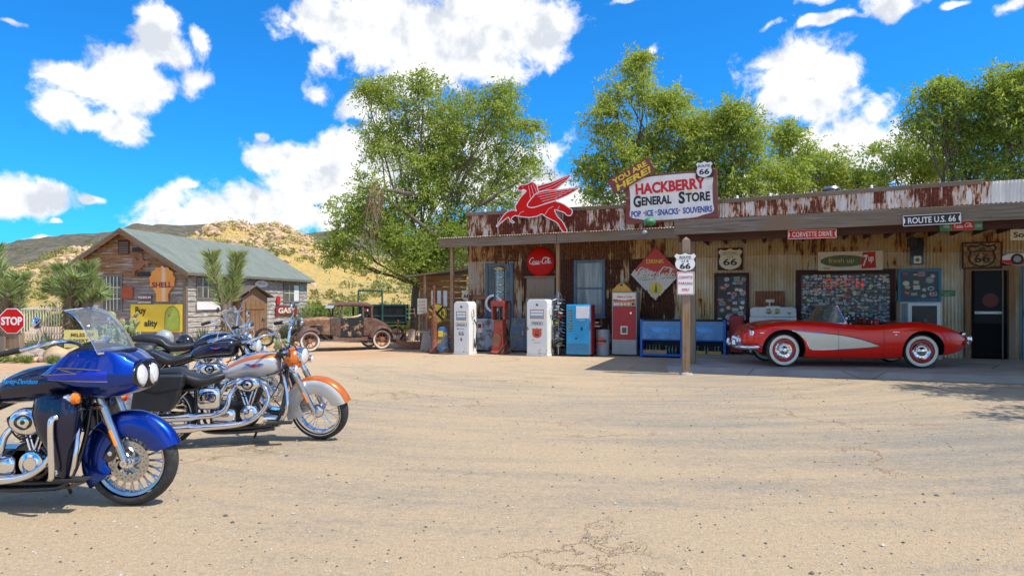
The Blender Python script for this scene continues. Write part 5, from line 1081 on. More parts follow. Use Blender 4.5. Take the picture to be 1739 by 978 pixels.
t = thing('plank_post', 'narrow weathered plank leaning at the left edge under the stop sign', 'post', ((1-869.5)/F*17.8, 17.8, 0)); g = MB(); g.box(-.09,.09,0,.06,0,.62,'grey_wood_v'); g.build('plank', t)
t = thing('yellow_board', 'pale yellow hand painted board lying among the plants', 'sign', (*at(137, 575, 19.0)[:2], at(137,575,19).z), 4); W, H_ = 54/F*19, 30/F*19; g = MB(); g.box(-W/2,W/2,0,.03,-H_/2,H_/2,'board_pale'if 'board_pale' in MAT else 'cream'); 
pm('board_pale', (.78,.70,.22), .6, dirt=.3); g = MB(); g.box(-W/2,W/2,0,.03,-H_/2,H_/2,'board_pale'); g.build('board', t); g = MB(); put_text(g, 'MILES OF', .05, H_*.22, H_*.2, 'brown_wood', W*.7, -.004, bold=.02); put_text(g, 'DESERT', -.05, -H_*.12, H_*.2, 'brown_wood', W*.6, -.004, bold=.02); g.build('lettering', t)
# ------------------------------------------------------------------ lean-to shed at the left end of the store
m = NM('shed_wood'); n1 = m.noise(1, 6, .65, vec=m.map((1,1,14))); n2 = m.noise(1, 5, .6, vec=m.map((1.2,1.2,8),loc=(3,1,2))); c = m.mix(m.rng(n1, .3, .7), (.16,.07,.025), (.36,.18,.06)); c = m.mix(m.rng(n2, .60, .66), c, (.48,.42,.35)); m.fin(c, .85)
D = 22.8; x0 = (713-869.5)/F*D; x1 = -1.45; t = thing('plank_shed', 'brown plank lean to shed against the left end of the store', 'shed', (x0, D, 0), -6); W = x1-x0
zl = at(713, 470, D).z; zr2 = at(790, 458, D).z; g = MB(); z = 0
while z < 2.3:
    g.box(0, W, -.02+rnd.uniform(-.006,.006), .02, z, z+.17, 'shed_wood'); z += .18
g.box(0,.03,.02,3.5,0,2.25,'shed_wood'); g.build('wall', t)
g = MB(); v = [(-.35,-.5,zl-.03),(W+.1,-.5,zr2-.03),(W+.1,3.5,zr2+.05),(-.35,3.5,zl+.05)]; v += [(a,b,c+.05) for a,b,c in v]; g.add(v, [(0,3,2,1),(4,5,6,7),(0,1,5,4),(1,2,6,5),(2,3,7,6),(3,0,4,7)], 'grey_wood'); g.build('roof', t)
g = MB(); [g.box(x-.04,x+.04,-.45,-.37,0,zl-.03+(zr2-zl)*(x+.35)/(W+.45),'post_wood') for x in (.27,)]; g.build('post', t)
g = MB(); [g.box(x,x+.12,-.035,-.02,1.35,1.85,'clean_white') for x in (.38,.58,.78)]; g.build('slot', t)
g = MB(); g.box(-.0,.9,-.06,-.03,1.12,1.24,'st_c'); o = g.build('blue_board', t)
pm('brass', (.45,.33,.14), .35, .8); pm('steel_dull',(.30,.29,.27),.7,.2); pm('tin_yellow', (.62,.33,.04), .5, dirt=.3); pm('green_paint',(.03,.12,.09),.4)
# ------------------------------------------------------------------ pumps, machines and clutter before the store
def fl(px, off, z=0.0): return wl(px, 500, off)[0]       # position along the wall of a photo column at that offset
def pump(label, px, off, w_, dp, h, word, emblem):
    s = fl(px, off); t = wthing('fuel_pump', label, 'fuel pump', s, off, 0, 'white fuel pumps before the store', rz=-6)
    g = MB(); P = [(-w_/2,.06),(w_/2,.06),(w_/2,h-.12)]
    for i in range(1, 7): a = R(90*i/6); P.append((w_/2-.10+.10*math.cos(a), h-.12+.12*math.sin(a)))
    for i in range(0, 6): a = R(90+90*i/6); P.append((-w_/2+.10+.10*math.cos(a), h-.12+.12*math.sin(a)))
    P.append((-w_/2,h-.12)); g.prism(P, -dp/2, dp/2, 'pump_white'); b_ = g.build('body', t, bevel=.012)
    g = MB(); g.box(-w_/2-.01,w_/2+.01,-dp/2-.01,dp/2+.01,0,.06,'pump_white'); g.build('base', t, bevel=.005)
    y = -dp/2
    g = MB(); g.box(-w_/2+.03,w_/2-.03,y-.008,y-.0005,.10,h-.21,'pump_white'); g.build('front_panel', t, bevel=.006)
    g = MB(); q = .19*w_/.5
    for (a, b, c, d) in ((-q,q,h-.27,h-.25),(-q,q,h-.56,h-.54),(-q,-q+.02,h-.54,h-.27),(q-.02,q,h-.54,h-.27)): g.box(a,b,y-.02,y-.008,c,d,'chrome')
    f_ = g.build('dial_frame', t); g = MB(); g.box(-q+.02,q-.02,y-.014,y-.0085,h-.54,h-.27,'st_h'); g.box(-q+.05,q-.05,y-.0165,y-.0145,h-.36,h-.31,'clean_white'); g.box(-q+.05,q-.05,y-.0165,y-.0145,h-.44,h-.39,'clean_white'); g.build('dial', f_)
    g = MB(); g.box(-.17,.17,y-.016,y-.008,h-.70,h-.62,'black_ink'); g.box(-.16,.16,y-.019,y-.0165,h-.69,h-.63,'clean_white'); put_text(g, word, 0, h-.66, .035, 'black_ink', .26, y-.021, bold=.03); g.build('grade_plate', t)
    g = MB(); g.lathe([(.03,0),(.03,.02),(.015,.03),(.001,.03)], 'dark_steel', 12, T(0,y,h-.15) @ RX(90)); g.build('lock', t)
    g = MB()
    if emblem == 66:
        put_text(g, '66', 0, .60, .12, 'black_ink', .17, y-.010); g.prism([(-.15,.74),(-.11,.70),(-.07,.74)], y-.012, y-.0085, 'blue_ink'); g.box(-.05,.1,y-.011,y-.0085,.715,.735,'st_h'); g.prism(circ(.03,10,0,.43,1.6), y-.012, y-.0085, 'rust_plate')
    else:
        shield_o = g.M; g.M = T(0,0,.64); shield(g, .30, .28, y-.012, .003, 'st_b'); g.prism(circ(.145,24,0,0,.8), y-.0145, y-.0125, 'orange_red'); put_text(g, '66', 0, -.04, .09, 'black_ink', .13, y-.017, bold=.03); put_text(g, 'GAS', 0, .05, .04, 'black_ink', .12, y-.017); g.M = shield_o
        g.box(-.15,-.08,y-.011,y-.0085,.44,.455,'red_ink'); g.box(-.10,.10,y-.011,y-.0085,.37,.38,'rust_plate')
    g.build('emblem', t)
    g = MB(); x = w_/2; g.tube([(x,0,h-.45),(x+.05,-.02,h-.42),(x+.06,-.05,h-.30),(x+.05,-.06,h-.22)], .018, 'steel', 8); nz = g.build('nozzle', t)
    g = MB(); g.tube(crom([Vector(p) for p in ((x,.06,h-.5),(x+.10,.05,h-.7),(x+.10,.03,.5),(x+.05,.05,.18),(x,.08,.45))], 6), .016, 'rubber', 7); g.build('hose', t)
m = NM('pump_white'); n1 = m.noise(2.5, 8, .7); c = m.mix(m.rng(m.noise(1.5,3), .35, .65), (.74,.74,.71), (.84,.84,.82)); c = m.mix(m.rng(n1, .61, .64), c, (.20,.10,.05)); m.fin(c, .4)
pm('orange_red', (.72,.10,.03), .4)
pump('left white fuel pump marked regular with a plain 66 on its door', 790, 1.7, .50, .42, 1.50, 'REGULAR', 66)
pump('right white fuel pump marked premium with an orange 66 shield', 918, 1.5, .62, .46, 1.56, 'PREMIUM', 1)
# old red pump with a glass cylinder
s = fl(852, 1.1); t = wthing('glass_pump', 'tall rusty red pump with a ribbed glass cylinder on top', 'fuel pump', s, 1.25, 0)
rusty('pump_red', (.48,.045,.035), .45)
hz = at(852, 453, 20.7).z; g = MB(); g.lathe([(.34,0),(.34,.05),(.26,.09),(.23,.3),(.20,.7),(.19,.98),(.001,.98)], 'pump_red', 4, RZ(45)); g.box(-.20,-.15,-.16,.16,.98,1.36,'pump_red'); g.box(.15,.20,-.16,.16,.98,1.36,'pump_red'); g.box(-.21,.21,-.18,.18,1.36,1.52,'pump_red'); b_ = g.build('body', t, bevel=.012, smooth=30)
g = MB(); g.tube([(0,0,.98),(0,0,1.36)], .045, 'dark_steel', 10); g.build('piston', t)
g = MB(); P = circ(.13, 24, 0, .40, 1.5); g.prism(P, -.26, -.245, 'rust_iron'); g.build('hatch', t)
g = MB(); g.lathe([(.17,1.52),(.17,hz-.10)], 'clear_glass', 28); gl = g.build('glass_cylinder', t); g = MB(); [g.lathe([(.174,z-.008),(.180,z),(.174,z+.008)], 'steel', 24) for z in np.linspace(1.56, hz-.12, 5)]; [g.tube([(.178*math.cos(a), .178*math.sin(a), 1.52),(.178*math.cos(a), .178*math.sin(a), hz-.08)], .007, 'steel', 5) for a in (0, PI/2, PI, 3*PI/2)]; g.build('cage', t)
g = MB(); [g.box(-.03,.03,-.135,-.125,z,z+.03,'clean_white') for z in np.linspace(1.6, hz-.2, 9)]; g.build('gallon_marks', t)
g = MB(); g.lathe([(.20,hz-.10),(.20,hz-.07),(.12,hz-.01),(.04,hz+.02),(.001,hz+.02)], 'brass', 24); g.build('cap', t)
g = MB(); g.tube(crom([Vector(p) for p in ((.21,0,1.44),(.34,-.05,1.5),(.36,-.05,1.2),(.30,-.08,.5),(.10,-.3,.06),(-.15,-.32,.05),(-.3,-.2,.08))], 8), .022, 'rubber', 8); g.build('hose', t)
# wall-side cabinets
rusty('cab_blue', (.42,.50,.58), .42, rust=(.20,.17,.15)); rusty('cab_dark_blue', (.10,.20,.36), .5, rust=(.25,.22,.20)); 
def cab(name, label, px0, px1, py0, off, dp, mt, z0=0, h=None, cat='cabinet', door=True):
    a = wl(px0, py0, off+dp); b = wl(px1, py0, off+dp); t = wthing(name, label, cat, a[0], off, z0); W = b[0]-a[0]; h = h or a[1]-z0
    g = MB(); g.box(0, W, -dp, 0, .05, h, mt); g.build('body', t, bevel=.012)
    g = MB(); [g.box(x, x+.05, -dp+.03, -.03, 0, .05, 'black') for x in (.03, W-.08)]; g.build('feet', t)
    if door: g = MB(); g.box(.04, W-.04, -dp-.02, -dp-.0005, .12, h-.06, mt); d_ = g.build('door', t, bevel=.008); g = MB(); g.box(W-.12, W-.09, -dp-.045, -dp-.0205, h*.5, h*.5+.14, 'steel'); g.build('handle', d_, bevel=.004)
    return t, W, h
t, W, h = cab('steel_cabinet', 'scraped pale blue steel cabinet between the left pump and the red pump', 808, 842, 541, .12, .45, 'cab_blue'); g = MB(); g.box(.06,.22,-.485,-.4705,h-.42,h-.12,'clean_white'); g.box(.08,.2,-.488,-.4855,h-.28,h-.15,'maroon_ink'); g.build('sticker', t)
cab('steel_cabinet', 'grimy dark blue steel cabinet between the red pump and the right pump', 866, 894, 540, .12, .4, 'cab_dark_blue'); cab('upright_freezer', 'dull grey upright freezer behind the right white pump', 893, 941, 506, .12, .5, 'steel_dull', cat='freezer')
t = wsign('ring_sign', 'white ring sign leaning inside the left window', 'sign', 838, 515, .16); g = MB(); stroke(g, circ(.24, 30), .07, -.01, .01, 'clean_white', closed=True); put_text(g, '4', 0, 0, .2, 'clean_white', .12, -.01, bold=.05); g.build('ring', t)
s, z = wl(815, 505, .05); t = wthing('wall_bar', 'rusty flat iron bar bolted on the tin left of the window', 'bar', s, .05, z); g = MB(); g.box(-.24,.24,-.02,.01,-.06,.05,'rust_iron'); g.build('bar', t)
s, z = wl(812, 527, .1); t = wthing('iron_ring', 'dark iron ring hanging on the tin wall beside the left pump', 'ring', s, .08, z); g = MB(); g.tube([(.13*math.cos(a), 0, .18*math.sin(a)) for a in np.linspace(0, 2*PI, 24, endpoint=False)], .018, 'rust_iron', 6, closed=True); g.build('ring', t)
# spinner rack
s = fl(951, 1.15); t = wthing('spinner_rack', 'leaning wire rack of small plates beside the blue vending machine', 'display rack', s, 1.3, 0); hr = 1.75
g = MB(); g.tube([(0,0,0),(0,0,hr)], .018, 'steel', 8); g.lathe([(.2,0),(.2,.02),(.03,.04)], 'black', 16); g.build('stand', t); g = MB()
for i in range(15):
    z = .3+i*.09
    for k in range(5): a = k*1.26+i*.3; g.M = RZ(math.degrees(a)) @ T(.13,0,z) @ RY(24); g.box(-.07,.07,-.05,.05,-.003,.003, rnd.choice(STC+['steel'])); 
g.M = Matrix(); g.build('plates', t); g = MB(); [g.tube([(.1*math.cos(a), .1*math.sin(a), .25),(.1*math.cos(a), .1*math.sin(a), 1.65),(0,0,hr+.05)], .005, 'steel', 4) for a in np.linspace(0, 2*PI, 6, endpoint=False)]; g.build('wires', t)
# vending machines
def machine(label, px0, px1, py0, pyb, mt, side, yaw, off):
    a = wl(px0, pyb, off); b = wl(px1, pyb, off); return a, b
pm('cyan_paint', (.02,.32,.62), .35, var=.1, dirt=.15, scale=3); pm('vend_red', (.42,.02,.02), .4, var=.1); pm('vend_grey', (.34,.34,.33), .5, var=.1)
s0 = fl(960, 1.45); s1 = fl(1000, 1.45); W = s1-s0; t = wthing('vending_machine', 'bright blue drink vending machine with a white panel', 'vending machine', s0, 1.0, 0, rz=4); h = at(980, 517, 19.2).z
g = MB(); g.box(0, W, -.46, .10, .06, h, 'cyan_paint'); g.build('body', t, bevel=.015); g = MB(); g.box(W+.0005, W+.03, -.44, .10, .06, h-.02, 'vend_red'); g.build('side_panel', t)
g = MB(); g.box(.02, W-.02, -.44, .08, 0, .06, 'black'); g.build('base', t)
g = MB(); g.box(.015, W-.015, -.485, -.4605, .10, h-.02, 'cyan_paint'); d_ = g.build('door', t, bevel=.01)
g = MB(); g.box(W*.42, W*.96, -.50, -.4855, h-.38, h-.05, 'clean_white'); g.build('white_panel', d_, bevel=.01); g = MB(); g.box(W*.12,W*.24,-.495,-.4855,h*.48,h-.14,'dark_steel'); [g.box(W*.13,W*.23,-.499,-.4955,h*.48+.02+i*.07,h*.48+.06+i*.07,'brass') for i in range(9)]; g.build('bottle_window', d_)
g = MB(); g.box(W*.48,W*.8,-.505,-.4855,h-.44,h-.41,'chrome'); g.box(W*.62,W*.68,-.51,-.4855,h*.5,h*.5+.09,'black'); g.box(W*.8,W*.84,-.50,-.4855,h*.55,h*.55+.06,'brass'); g.box(W*.38,W*.46,-.50,-.4855,h*.34,h*.34+.03,'black'); g.build('coin_fittings', d_)
g = MB(); [g.box(W*.06,W*.94,-.492,-.4855,.13+i*.035,.145+i*.035,'dull_blue') for i in range(7)]; g.build('grille', d_)
s0 = fl(1038, .85); s1 = fl(1080, .85); W = s1-s0; t = wthing('vending_machine', 'tall red and grey drink vending machine with square hatch', 'vending machine', s0, .35, .0, rz=2); h = at(1060, 496, 19.9).z
g = MB(); g.box(0, W, -.5, .1, .04, h, 'vend_grey'); g.build('body', t, bevel=.015); g = MB(); g.box(.03, W-.03, -.52, -.5005, .46, h-.40, 'vend_red'); d_ = g.build('door', t, bevel=.008)
g = MB(); g.box(W*.36,W*.64,-.535,-.5205,.60,.83,'cream'); g.box(W*.42,W*.60,-.54,-.5355,.64,.79,'dark_steel'); g.build('hatch', d_); g = MB(); g.lathe([(.03,0),(.03,.05),(.001,.05)],'chrome',12,T(W*.78,-.52,h-.58) @ RX(90)); g.box(W*.85,W*.92,-.53,-.5205,h-.44,h-.41,'black'); g.build('handle', d_)
g = MB(); g.box(.03,W-.03,-.515,-.5005,h-.27,h-.03,'cream'); g.prism([(.04,h-.26),(W-.04,h-.26),(W-.04,h-.20),(W/2,h-.235),(.04,h-.20)],-.518,-.5155,'red_ink'); put_text(g, 'Have a Coke', W*.52, h-.13, .06, 'red_ink', W*.6, -.518, shear=.2, bold=.01); g.build('header', t)
g = MB(); g.box(.03,W-.03,-.513,-.5005,h-.38,h-.29,'brass'); g.box(W*.08,W*.30,-.52,-.5135,h-.36,h-.31,'steel'); [g.prism(circ(.033,14,W*k,h-.335),-.52,-.5135,'cream' if k < .8 else 'black') for k in (.4,.54,.68,.86)]; g.build('button_strip', t)
s = fl(1057, .6); t = wthing('tin_hood', 'yellow triangular tin hood standing on top of the red vending machine', 'tin hood', s, .6, h+.005); g = MB(); g.prism([(-.27,0),(.27,0),(.24,.06),(.06,.24),(-.05,.24),(-.26,.06)],-.12,.1,'tin_yellow'); g.prism([(.04*math.cos(a)+0,.19+.03*math.sin(a)) for a in np.linspace(0,2*PI,10,endpoint=False)],-.124,-.1205,'black'); g.build('shade', t, bevel=.01)
s = fl(1023, .9); t = wthing('trash_can', 'white bin with an orange and black badge between the vending machines', 'bin', s, .85, 0); hb = at(1023, 559, 19.8).z
g = MB(); g.lathe([(.16,0),(.18,.02),(.19,hb-.02),(.195,hb),(.18,hb),(.175,hb-.1),(.001,hb-.12)], 'st_h', 28); g.build('body', t); g = MB(); g.M = T(0,-.19,hb*.58); g.box(-.14,.14,-.02,-.005,-.03,.03,'black_ink'); g.prism([(-.09,.06),(0,.10),(.09,.06),(.09,-.03),(0,-.13),(-.09,-.03)],-.025,-.0205,'orange_red'); g.box(-.10,.10,-.029,-.0255,-.018,.018,'black_ink'); g.build('badge', t)
t = wthing('crate_stack', 'small table with red and white boxes beside the blue vending machine', 'table', fl(1008,.7), .6, 0); g = MB(); g.box(-.2,.22,-.3,.0,.80,.83,'cream'); g.build('top', t); [ (lambda q: q.build('leg', t))(MB().box(x-.02,x+.02,y-.02,y+.02,0,.8,'black')) for x in (-.17,.19) for y in (-.27,-.03)]
t = wthing('carton', 'red carton lying on the small table by the blue machine', 'carton', fl(1008,.7), .7, .831); g = MB(); g.box(-.15,.15,-.1,.1,0,.07,'vend_red'); g.box(-.13,.14,-.09,.1,.07,.10,'clean_white'); g.build('carton_body', t)
# two open coolers with bottles
pm('cooler_blue', (.015,.12,.50), .35, dirt=.2, scale=3); m = NM('cooler_panel'); n1 = m.noise(3, 6, .65); c = m.mix(m.rng(n1, .3, .7), (.05,.20,.46), (.16,.36,.62)); m.fin(c, .4); pm('cooler_mark', (.10,.38,.80), .35)
pm('bottle_green', (.02,.12,.07), .1, Coat_Weight=.5); pm('bottle_brown', (.10,.04,.015), .1, Coat_Weight=.5); pm('crate_yellow', (.50,.30,.05), .7, dirt=.3); pm('crate_tan', (.42,.25,.12), .7)
for i, (p0, p1, lb) in enumerate(((1087, 1160, 'blue drink cooler with bottles on its lower shelf left of the sign post'), (1163, 1234, 'blue drink cooler with yellow bottle crates right of the sign post'))):
    off = 1.0; s0 = fl(p0, off); s1 = fl(p1, off); W = s1-s0-.02; t = wthing('drink_cooler', lb, 'cooler', s0, off-.5, 0, 'blue drink coolers'); h = at(1160, 541, 18.9).z - .02
    g = MB(); g.box(0,.06,-.5,0,0,h,'cooler_blue'); g.box(W-.06,W,-.5,0,0,h,'cooler_blue'); g.box(.06,W-.06,-.5,0,h-.04,h,'black'); g.box(.06,W-.06,-.06,0,0,h-.04,'black'); g.box(.06,W-.06,-.5,-.06,.04,.10,'cooler_blue'); g.box(.06,W-.06,-.49,-.06,.46,.50,'cooler_blue'); g.build('body', t, bevel=.008)
    g = MB(); g.box(.06,W-.06,-.51,-.4905,.50,h-.05,'cooler_panel'); pn = g.build('front_panel', t)
    g = MB(); M_ = [(x*W*.20+W*.5, z*.1+(h+.45)/2) for x, z in ((-1,.7),(-.75,.9),(-.7,.6),(-.2,.75),(.4,.6),(1,.5),(.9,0),(1,-.8),(.75,-.5),(.2,-.35),(-.3,-.55),(-.8,-.4),(-1,0))]; g.prism(smooth2(M_, 3), -.516, -.5105, 'cooler_mark'); g.build('painted_mark', pn)
    xs = np.arange(.14, W-.12, .088); j = 0
    for x in xs:
        if rnd.random() < .08: continue
        q = wthing('bottle', 'small glass bottle on the lower shelf of a blue cooler', 'bottle', s0+x, off-.5+.32+rnd.uniform(-.05,.08), .101, 'bottles on the cooler shelves'); g = MB(); hb = rnd.uniform(.19,.25); g.lathe([(.001,0),(.03,0),(.032,.01),(.03,hb*.55),(.014,hb*.75),(.012,hb),(.001,hb)], rnd.choice(['bottle_green','bottle_green','bottle_brown','clear_bottle']) if False else rnd.choice(['bottle_green','bottle_green','bottle_brown']), 10); g.build('glass_body', q); g = MB(); g.lathe([(.014,hb),(.014,hb+.012),(.001,hb+.014)], rnd.choice(['clean_white','vend_red','steel']), 10); g.build('cap', q)
    for j, kx in enumerate((.22,.45) if i == 0 else (.35,.72)):
        q = wthing('bottle_crate', ['tan wooden crate holding bottles in the left blue cooler','short tan crate in the middle of the left blue cooler shelf','yellow crate at the left of the right blue cooler shelf','yellow crate at the right end of the right blue cooler shelf'][i*2+j], 'crate', s0+W*kx, off-.5+.44, .101); mt = 'crate_tan' if i == 0 else 'crate_yellow'
        g = MB(); w2 = .17 if i else .2; g.box(-w2,w2,-.02,0,0,.10,mt); g.box(-w2,w2,.2,.22,0,.10,mt) if False else None; g.box(-w2,-w2+.02,0,.07,0,.10,mt); g.box(w2-.02,w2,0,.07,0,.10,mt); g.build('crate_sides', q)
# things behind the convertible
t, W, h = cab('steel_cabinet', 'grey vending remains left of the convertible behind its nose', 1238, 1262, 536, .3, .4, 'vend_red', z0=.12)
off = .9; s0 = fl(1273, off); s1 = fl(1353, off); W = s1-s0; t = wthing('old_stove', 'old white enamel stove with two dials behind the front of the convertible', 'stove', s0, off-.55, .12); hb = wl(1310, 521, off)[1]-.12; hk = hb-.26
g = MB(); g.box(0,W,-.55,0,.08,hk,'pump_white'); b_ = g.build('body', t, bevel=.02); g = MB(); g.prism([(0,hk),(W,hk),(W,hk+.2),(W*.93,hk+.25),(W*.68,hk+.25),(W*.62,hk+.28),(W*.38,hk+.28),(W*.32,hk+.25),(W*.07,hk+.25),(0,hk+.2)],-.12,0,'pump_white'); g.build('back_splash', t, bevel=.015)
g = MB(); [g.lathe([(.07,0),(.07,.02),(.05,.03),(.001,.03)],'brass',20,T(W*k,-.12,hk+.14) @ RX(90)) for k in (.4,.58)]; g.build('dials', t); g = MB(); g.box(.05,W*.5-.01,-.575,-.5505,.15,hk-.08,'pump_white'); g.box(.1,W*.5-.06,-.60,-.5755,hk-.18,hk-.15,'chrome'); g.build('door', t, bevel=.01); g = MB(); g.box(W*.5+.01,W-.05,-.575,-.5505,.15,hk-.08,'pump_white'); g.box(W*.5+.06,W-.1,-.60,-.5755,hk-.18,hk-.15,'chrome'); g.build('door', t, bevel=.01)
g = MB(); [g.box(x,x+.06,-.5,-.44,0,.08,'black') for x in (.04,W-.1)]; g.build('feet', t)
s, z = wl(1307, 507, .06); t = wthing('rust_panel', 'square of rusty tin patch above the old stove', 'tin patch', s, .03, z); g = MB(); corr(g, -.37, .37, lambda s_: -.32, lambda s_: .2, -.01, 'rust_iron'); g.build('patch', t); g = MB(); g.box(-.1,.12,-.05,-.03,-.10,-.02,'cream'); g.box(-.02,.02,-.05,-.03,-.3,-.1,'cream'); g.build('latch', t)
off = .9; s0 = fl(1529, off); s1 = fl(1600, off); W = s1-s0; t = wthing('old_television', 'white framed old appliance with a dark glass front on the porch', 'television', s0, off-.6, .12); hb = wl(1560, 512, off)[1]-.12; g = MB(); g.box(0,W,-.6,0,.0,hb,'st_g'); g.build('cabinet', t, bevel=.02); g = MB(); g.box(.16,W-.04,-.625,-.6005,hb-.72,hb-.03,'clean_white'); fr = g.build('frame', t, bevel=.01); g = MB(); g.box(.24,W-.11,-.63,-.6255,hb-.64,hb-.10,'glass_dark'); g.build('screen', fr); g = MB(); [g.box(x,x+.02,-.61,-.6005,hb-.7,hb-.05,'dull_blue') for x in (.03,.07,.11)]; g.build('grille', t)
t = wthing('gas_bottle', 'short green gas bottle before the old white framed television', 'gas bottle', fl(1572, 1.9), 1.75, .12); hb = .92; g = MB(); g.lathe([(.001,0),(.13,0),(.14,.05),(.14,hb-.12),(.10,hb-.03),(.03,hb),(.001,hb)],'green_paint',20); g.build('tank', t); g = MB(); g.lathe([(.05,hb),(.05,hb+.06),(.001,hb+.06)],'green_paint',12); g.build('valve', t)
a = wl(1734, 452, .0); t = wthing('blue_shutter', 'tall weathered blue door leaf at the right edge of the porch', 'door', a[0], .06, .12); g = MB(); g.box(0,.9,-.05,.0,0,a[1]-.12,'sky_blue_frame'); [g.box(.08,.82,-.07,-.0505,z0,z0+.75,'sky_blue_frame') for z0 in (.15,1.05)]; g.build('door_leaf', t, bevel=.008); g = MB(); g.box(.05,.08,-.10,-.0505,1.0,1.2,'black'); g.build('handle', t)
# ------------------------------------------------------------------ relics left of the pumps
def gthing(name, label, cat, px, py, z=0, rz=0, group=None): p = G(px, py); return thing(name, label, cat, (p.x, p.y, z), rz, group), p.y
t, D = gthing('rail_crossing_sign', 'round yellow rail crossing sign with a black cross leaning on the shed', 'sign', 742, 596, rz=-8); r_ = 17/F*D; zc = at(742, 532, D).z
g = MB(); g.prism(circ(r_, 36, 0, zc), -.01, .01, 'yellow_paint'); g.build('plate', t); g = MB(); 
for a in (45, -45): o = g.M; g.M = T(0,0,zc) @ RY(a); g.box(-r_*.97,r_*.97,-.016 - (.002 if a > 0 else 0),-.0105,-.035,.035,'black_ink'); g.M = o
put_text(g, 'R', -r_*.6, zc, r_*.5, 'black_ink', r_*.35, -.015, bold=.04); put_text(g, 'R', r_*.62, zc, r_*.5, 'black_ink', r_*.35, -.015, bold=.04); stroke(g, circ(r_*.93, 36, 0, zc), .02, -.014, -.0105, 'black_ink', closed=True); g.build('lettering', t)
g = MB(); g.tube([(0,.03,0),(0,.03,zc)], .025, 'rust_iron', 8); g.build('stake', t)
rusty('rust_maroon', (.26,.06,.05), .6)
t, D = gthing('hand_pump', 'slim rusty red pole pump with a swollen base before the yellow sign', 'hand pump', 737, 599); g = MB(); zt = at(736, 485, D).z; g.lathe([(.16,0),(.15,.06),(.09,.12),(.09,.5),(.085,.62),(.09,.95),(.07,1.1),(.035,1.2),(.03,zt-.1),(.045,zt-.05),(.03,zt),(.001,zt)], 'rust_maroon', 14); g.build('column', t, smooth=50); g = MB(); g.tube([(0,0,1.15),(-.14,0,1.25),(-.2,0,1.05)], .02, 'pump_red', 8); g.build('handle', t)
m = NM('flaky'); n1 = m.noise(3,5); n2 = m.noise(6,5); c = m.mix(m.rng(n1,.40,.45),(.20,.18,.15),(.05,.18,.40)); c = m.mix(m.rng(n2,.56,.58),c,(.50,.36,.08)); c = m.mix(m.rng(n1,.60,.62),c,(.16,.10,.06)); m.fin(c,.7)
t, D = gthing('oil_cabinet', 'short blue and yellow flaking oil dispenser by the porch post', 'oil dispenser', 752, 598); g = MB(); h = at(752,555,D).z; g.prism([(-.19,0),(.19,0),(.15,h-.1),(.08,h),(-.08,h),(-.15,h-.1)],-.17,.17,'flaky'); g.build('body', t, bevel=.02); g = MB(); g.box(-.12,.02,-.18,-.1705,h*.62,h*.85,'yellow_paint'); g.build('label_plate', t)
t, D = gthing('jack_stand', 'grey cast iron machine stand with a flat top left of the red pole pump', 'stand', 725, 597); g = MB(); h = at(725,565,D).z; g.prism([(-.2,0),(-.07,.08),(-.04,0),(.04,0),(.07,.08),(.2,0),(.12,h-.06),(.10,h),(-.10,h),(-.12,h-.06)],-.10,.10,'steel_dull'); g.build('pedestal', t, bevel=.015); g = MB(); g.box(-.28,.14,-.12,.12,h,h+.05,'steel_dull'); g.build('top_plate', t, bevel=.008)
g = MB(); g.tube([(.0,0,h+.05),(0,0,h+.55)],.03,'rust_iron',8); g.tube([(-.12,0,h+.55),(.12,0,h+.55)],.04,'rust_iron',8); g.build('screw', t)
t, D = gthing('tin_notice', 'pale notice board with faded red words on a stake before the shed', 'sign', 717, 594); zc = at(717,520,D).z; g = MB(); g.box(-.15,.15,-.01,.01,zc-.24,zc+.24,'cream'); g.build('plate', t); g = MB(); [put_text(g, w_, 0, zc+q, .05, 'red_ink', .2, -.013) for w_, q in (('KEEP',.14),('OFF',.04),('THE',-.06),('TOOLS',-.16))]; g.build('lettering', t); g = MB(); g.box(-.02,.02,.012,.04,0,zc,'grey_wood_v'); g.build('stake', t)
t, D = gthing('route_sign', 'small cream 66 shield on the shed wall above the left pump', 'road sign', 789, 596); t.location = at(792, 501, 22.3); g = MB(); shield(g, .32, .34, -.01, .01, 'cream'); g.build('plate', t); g = MB(); put_text(g, '66', 0, -.03, .12, 'black_ink', .18, -.013, bold=.03); g.build('lettering', t)
t, D = gthing('scrap_hull', 'rusty curved sheet iron trough lying by the shed', 'trough', 706, 592, rz=5); g = MB(); rg = []
for i in range(9): u = -1+2*i/8; q = math.sqrt(max(.02, 1-u*u*.9)); rg.append([(u*.62, -.22*q, .02+.20*abs(u)**3+.22), (u*.62, -.16*q, .02+.20*abs(u)**3), (u*.62, .16*q, .02+.20*abs(u)**3), (u*.62, .22*q, .24+.20*abs(u)**3)])
g.ring(rg, 'rust_iron', closed=False); g.build('hull', t); t.scale = (1,1,.85)
t, D = gthing('white_bucket', 'dented white bucket tilted beside the scrap pile', 'bucket', 698, 578); g = MB(); g.M = RY(14); g.lathe([(.001,.02),(.13,.02),(.17,.42),(.18,.43),(.16,.42),(.12,.05)], 'clean_white', 20); g.build('shell', t)
t, D = gthing('metal_chair', 'old bare steel implement seat frame with curved arms by the shed', 'implement', 697, 580, rz=20); g = MB(); 
for sgn in (-1,1): g.tube(crom([Vector(p) for p in ((sgn*.22,-.3,0),(sgn*.22,-.1,.5),(sgn*.2,.1,.9),(sgn*.16,.15,1.25))],5),.02,'rust_iron',7); g.tube(crom([Vector(p) for p in ((sgn*.24,.35,0),(sgn*.24,.1,.45),(sgn*.22,-.25,.62))],5),.02,'steel_dull',7)
for k in range(4): g.tube([(-.2,.05+k*.03,.75+k*.15),(.2,.05+k*.03,.75+k*.15)],.015,'steel_dull',6)
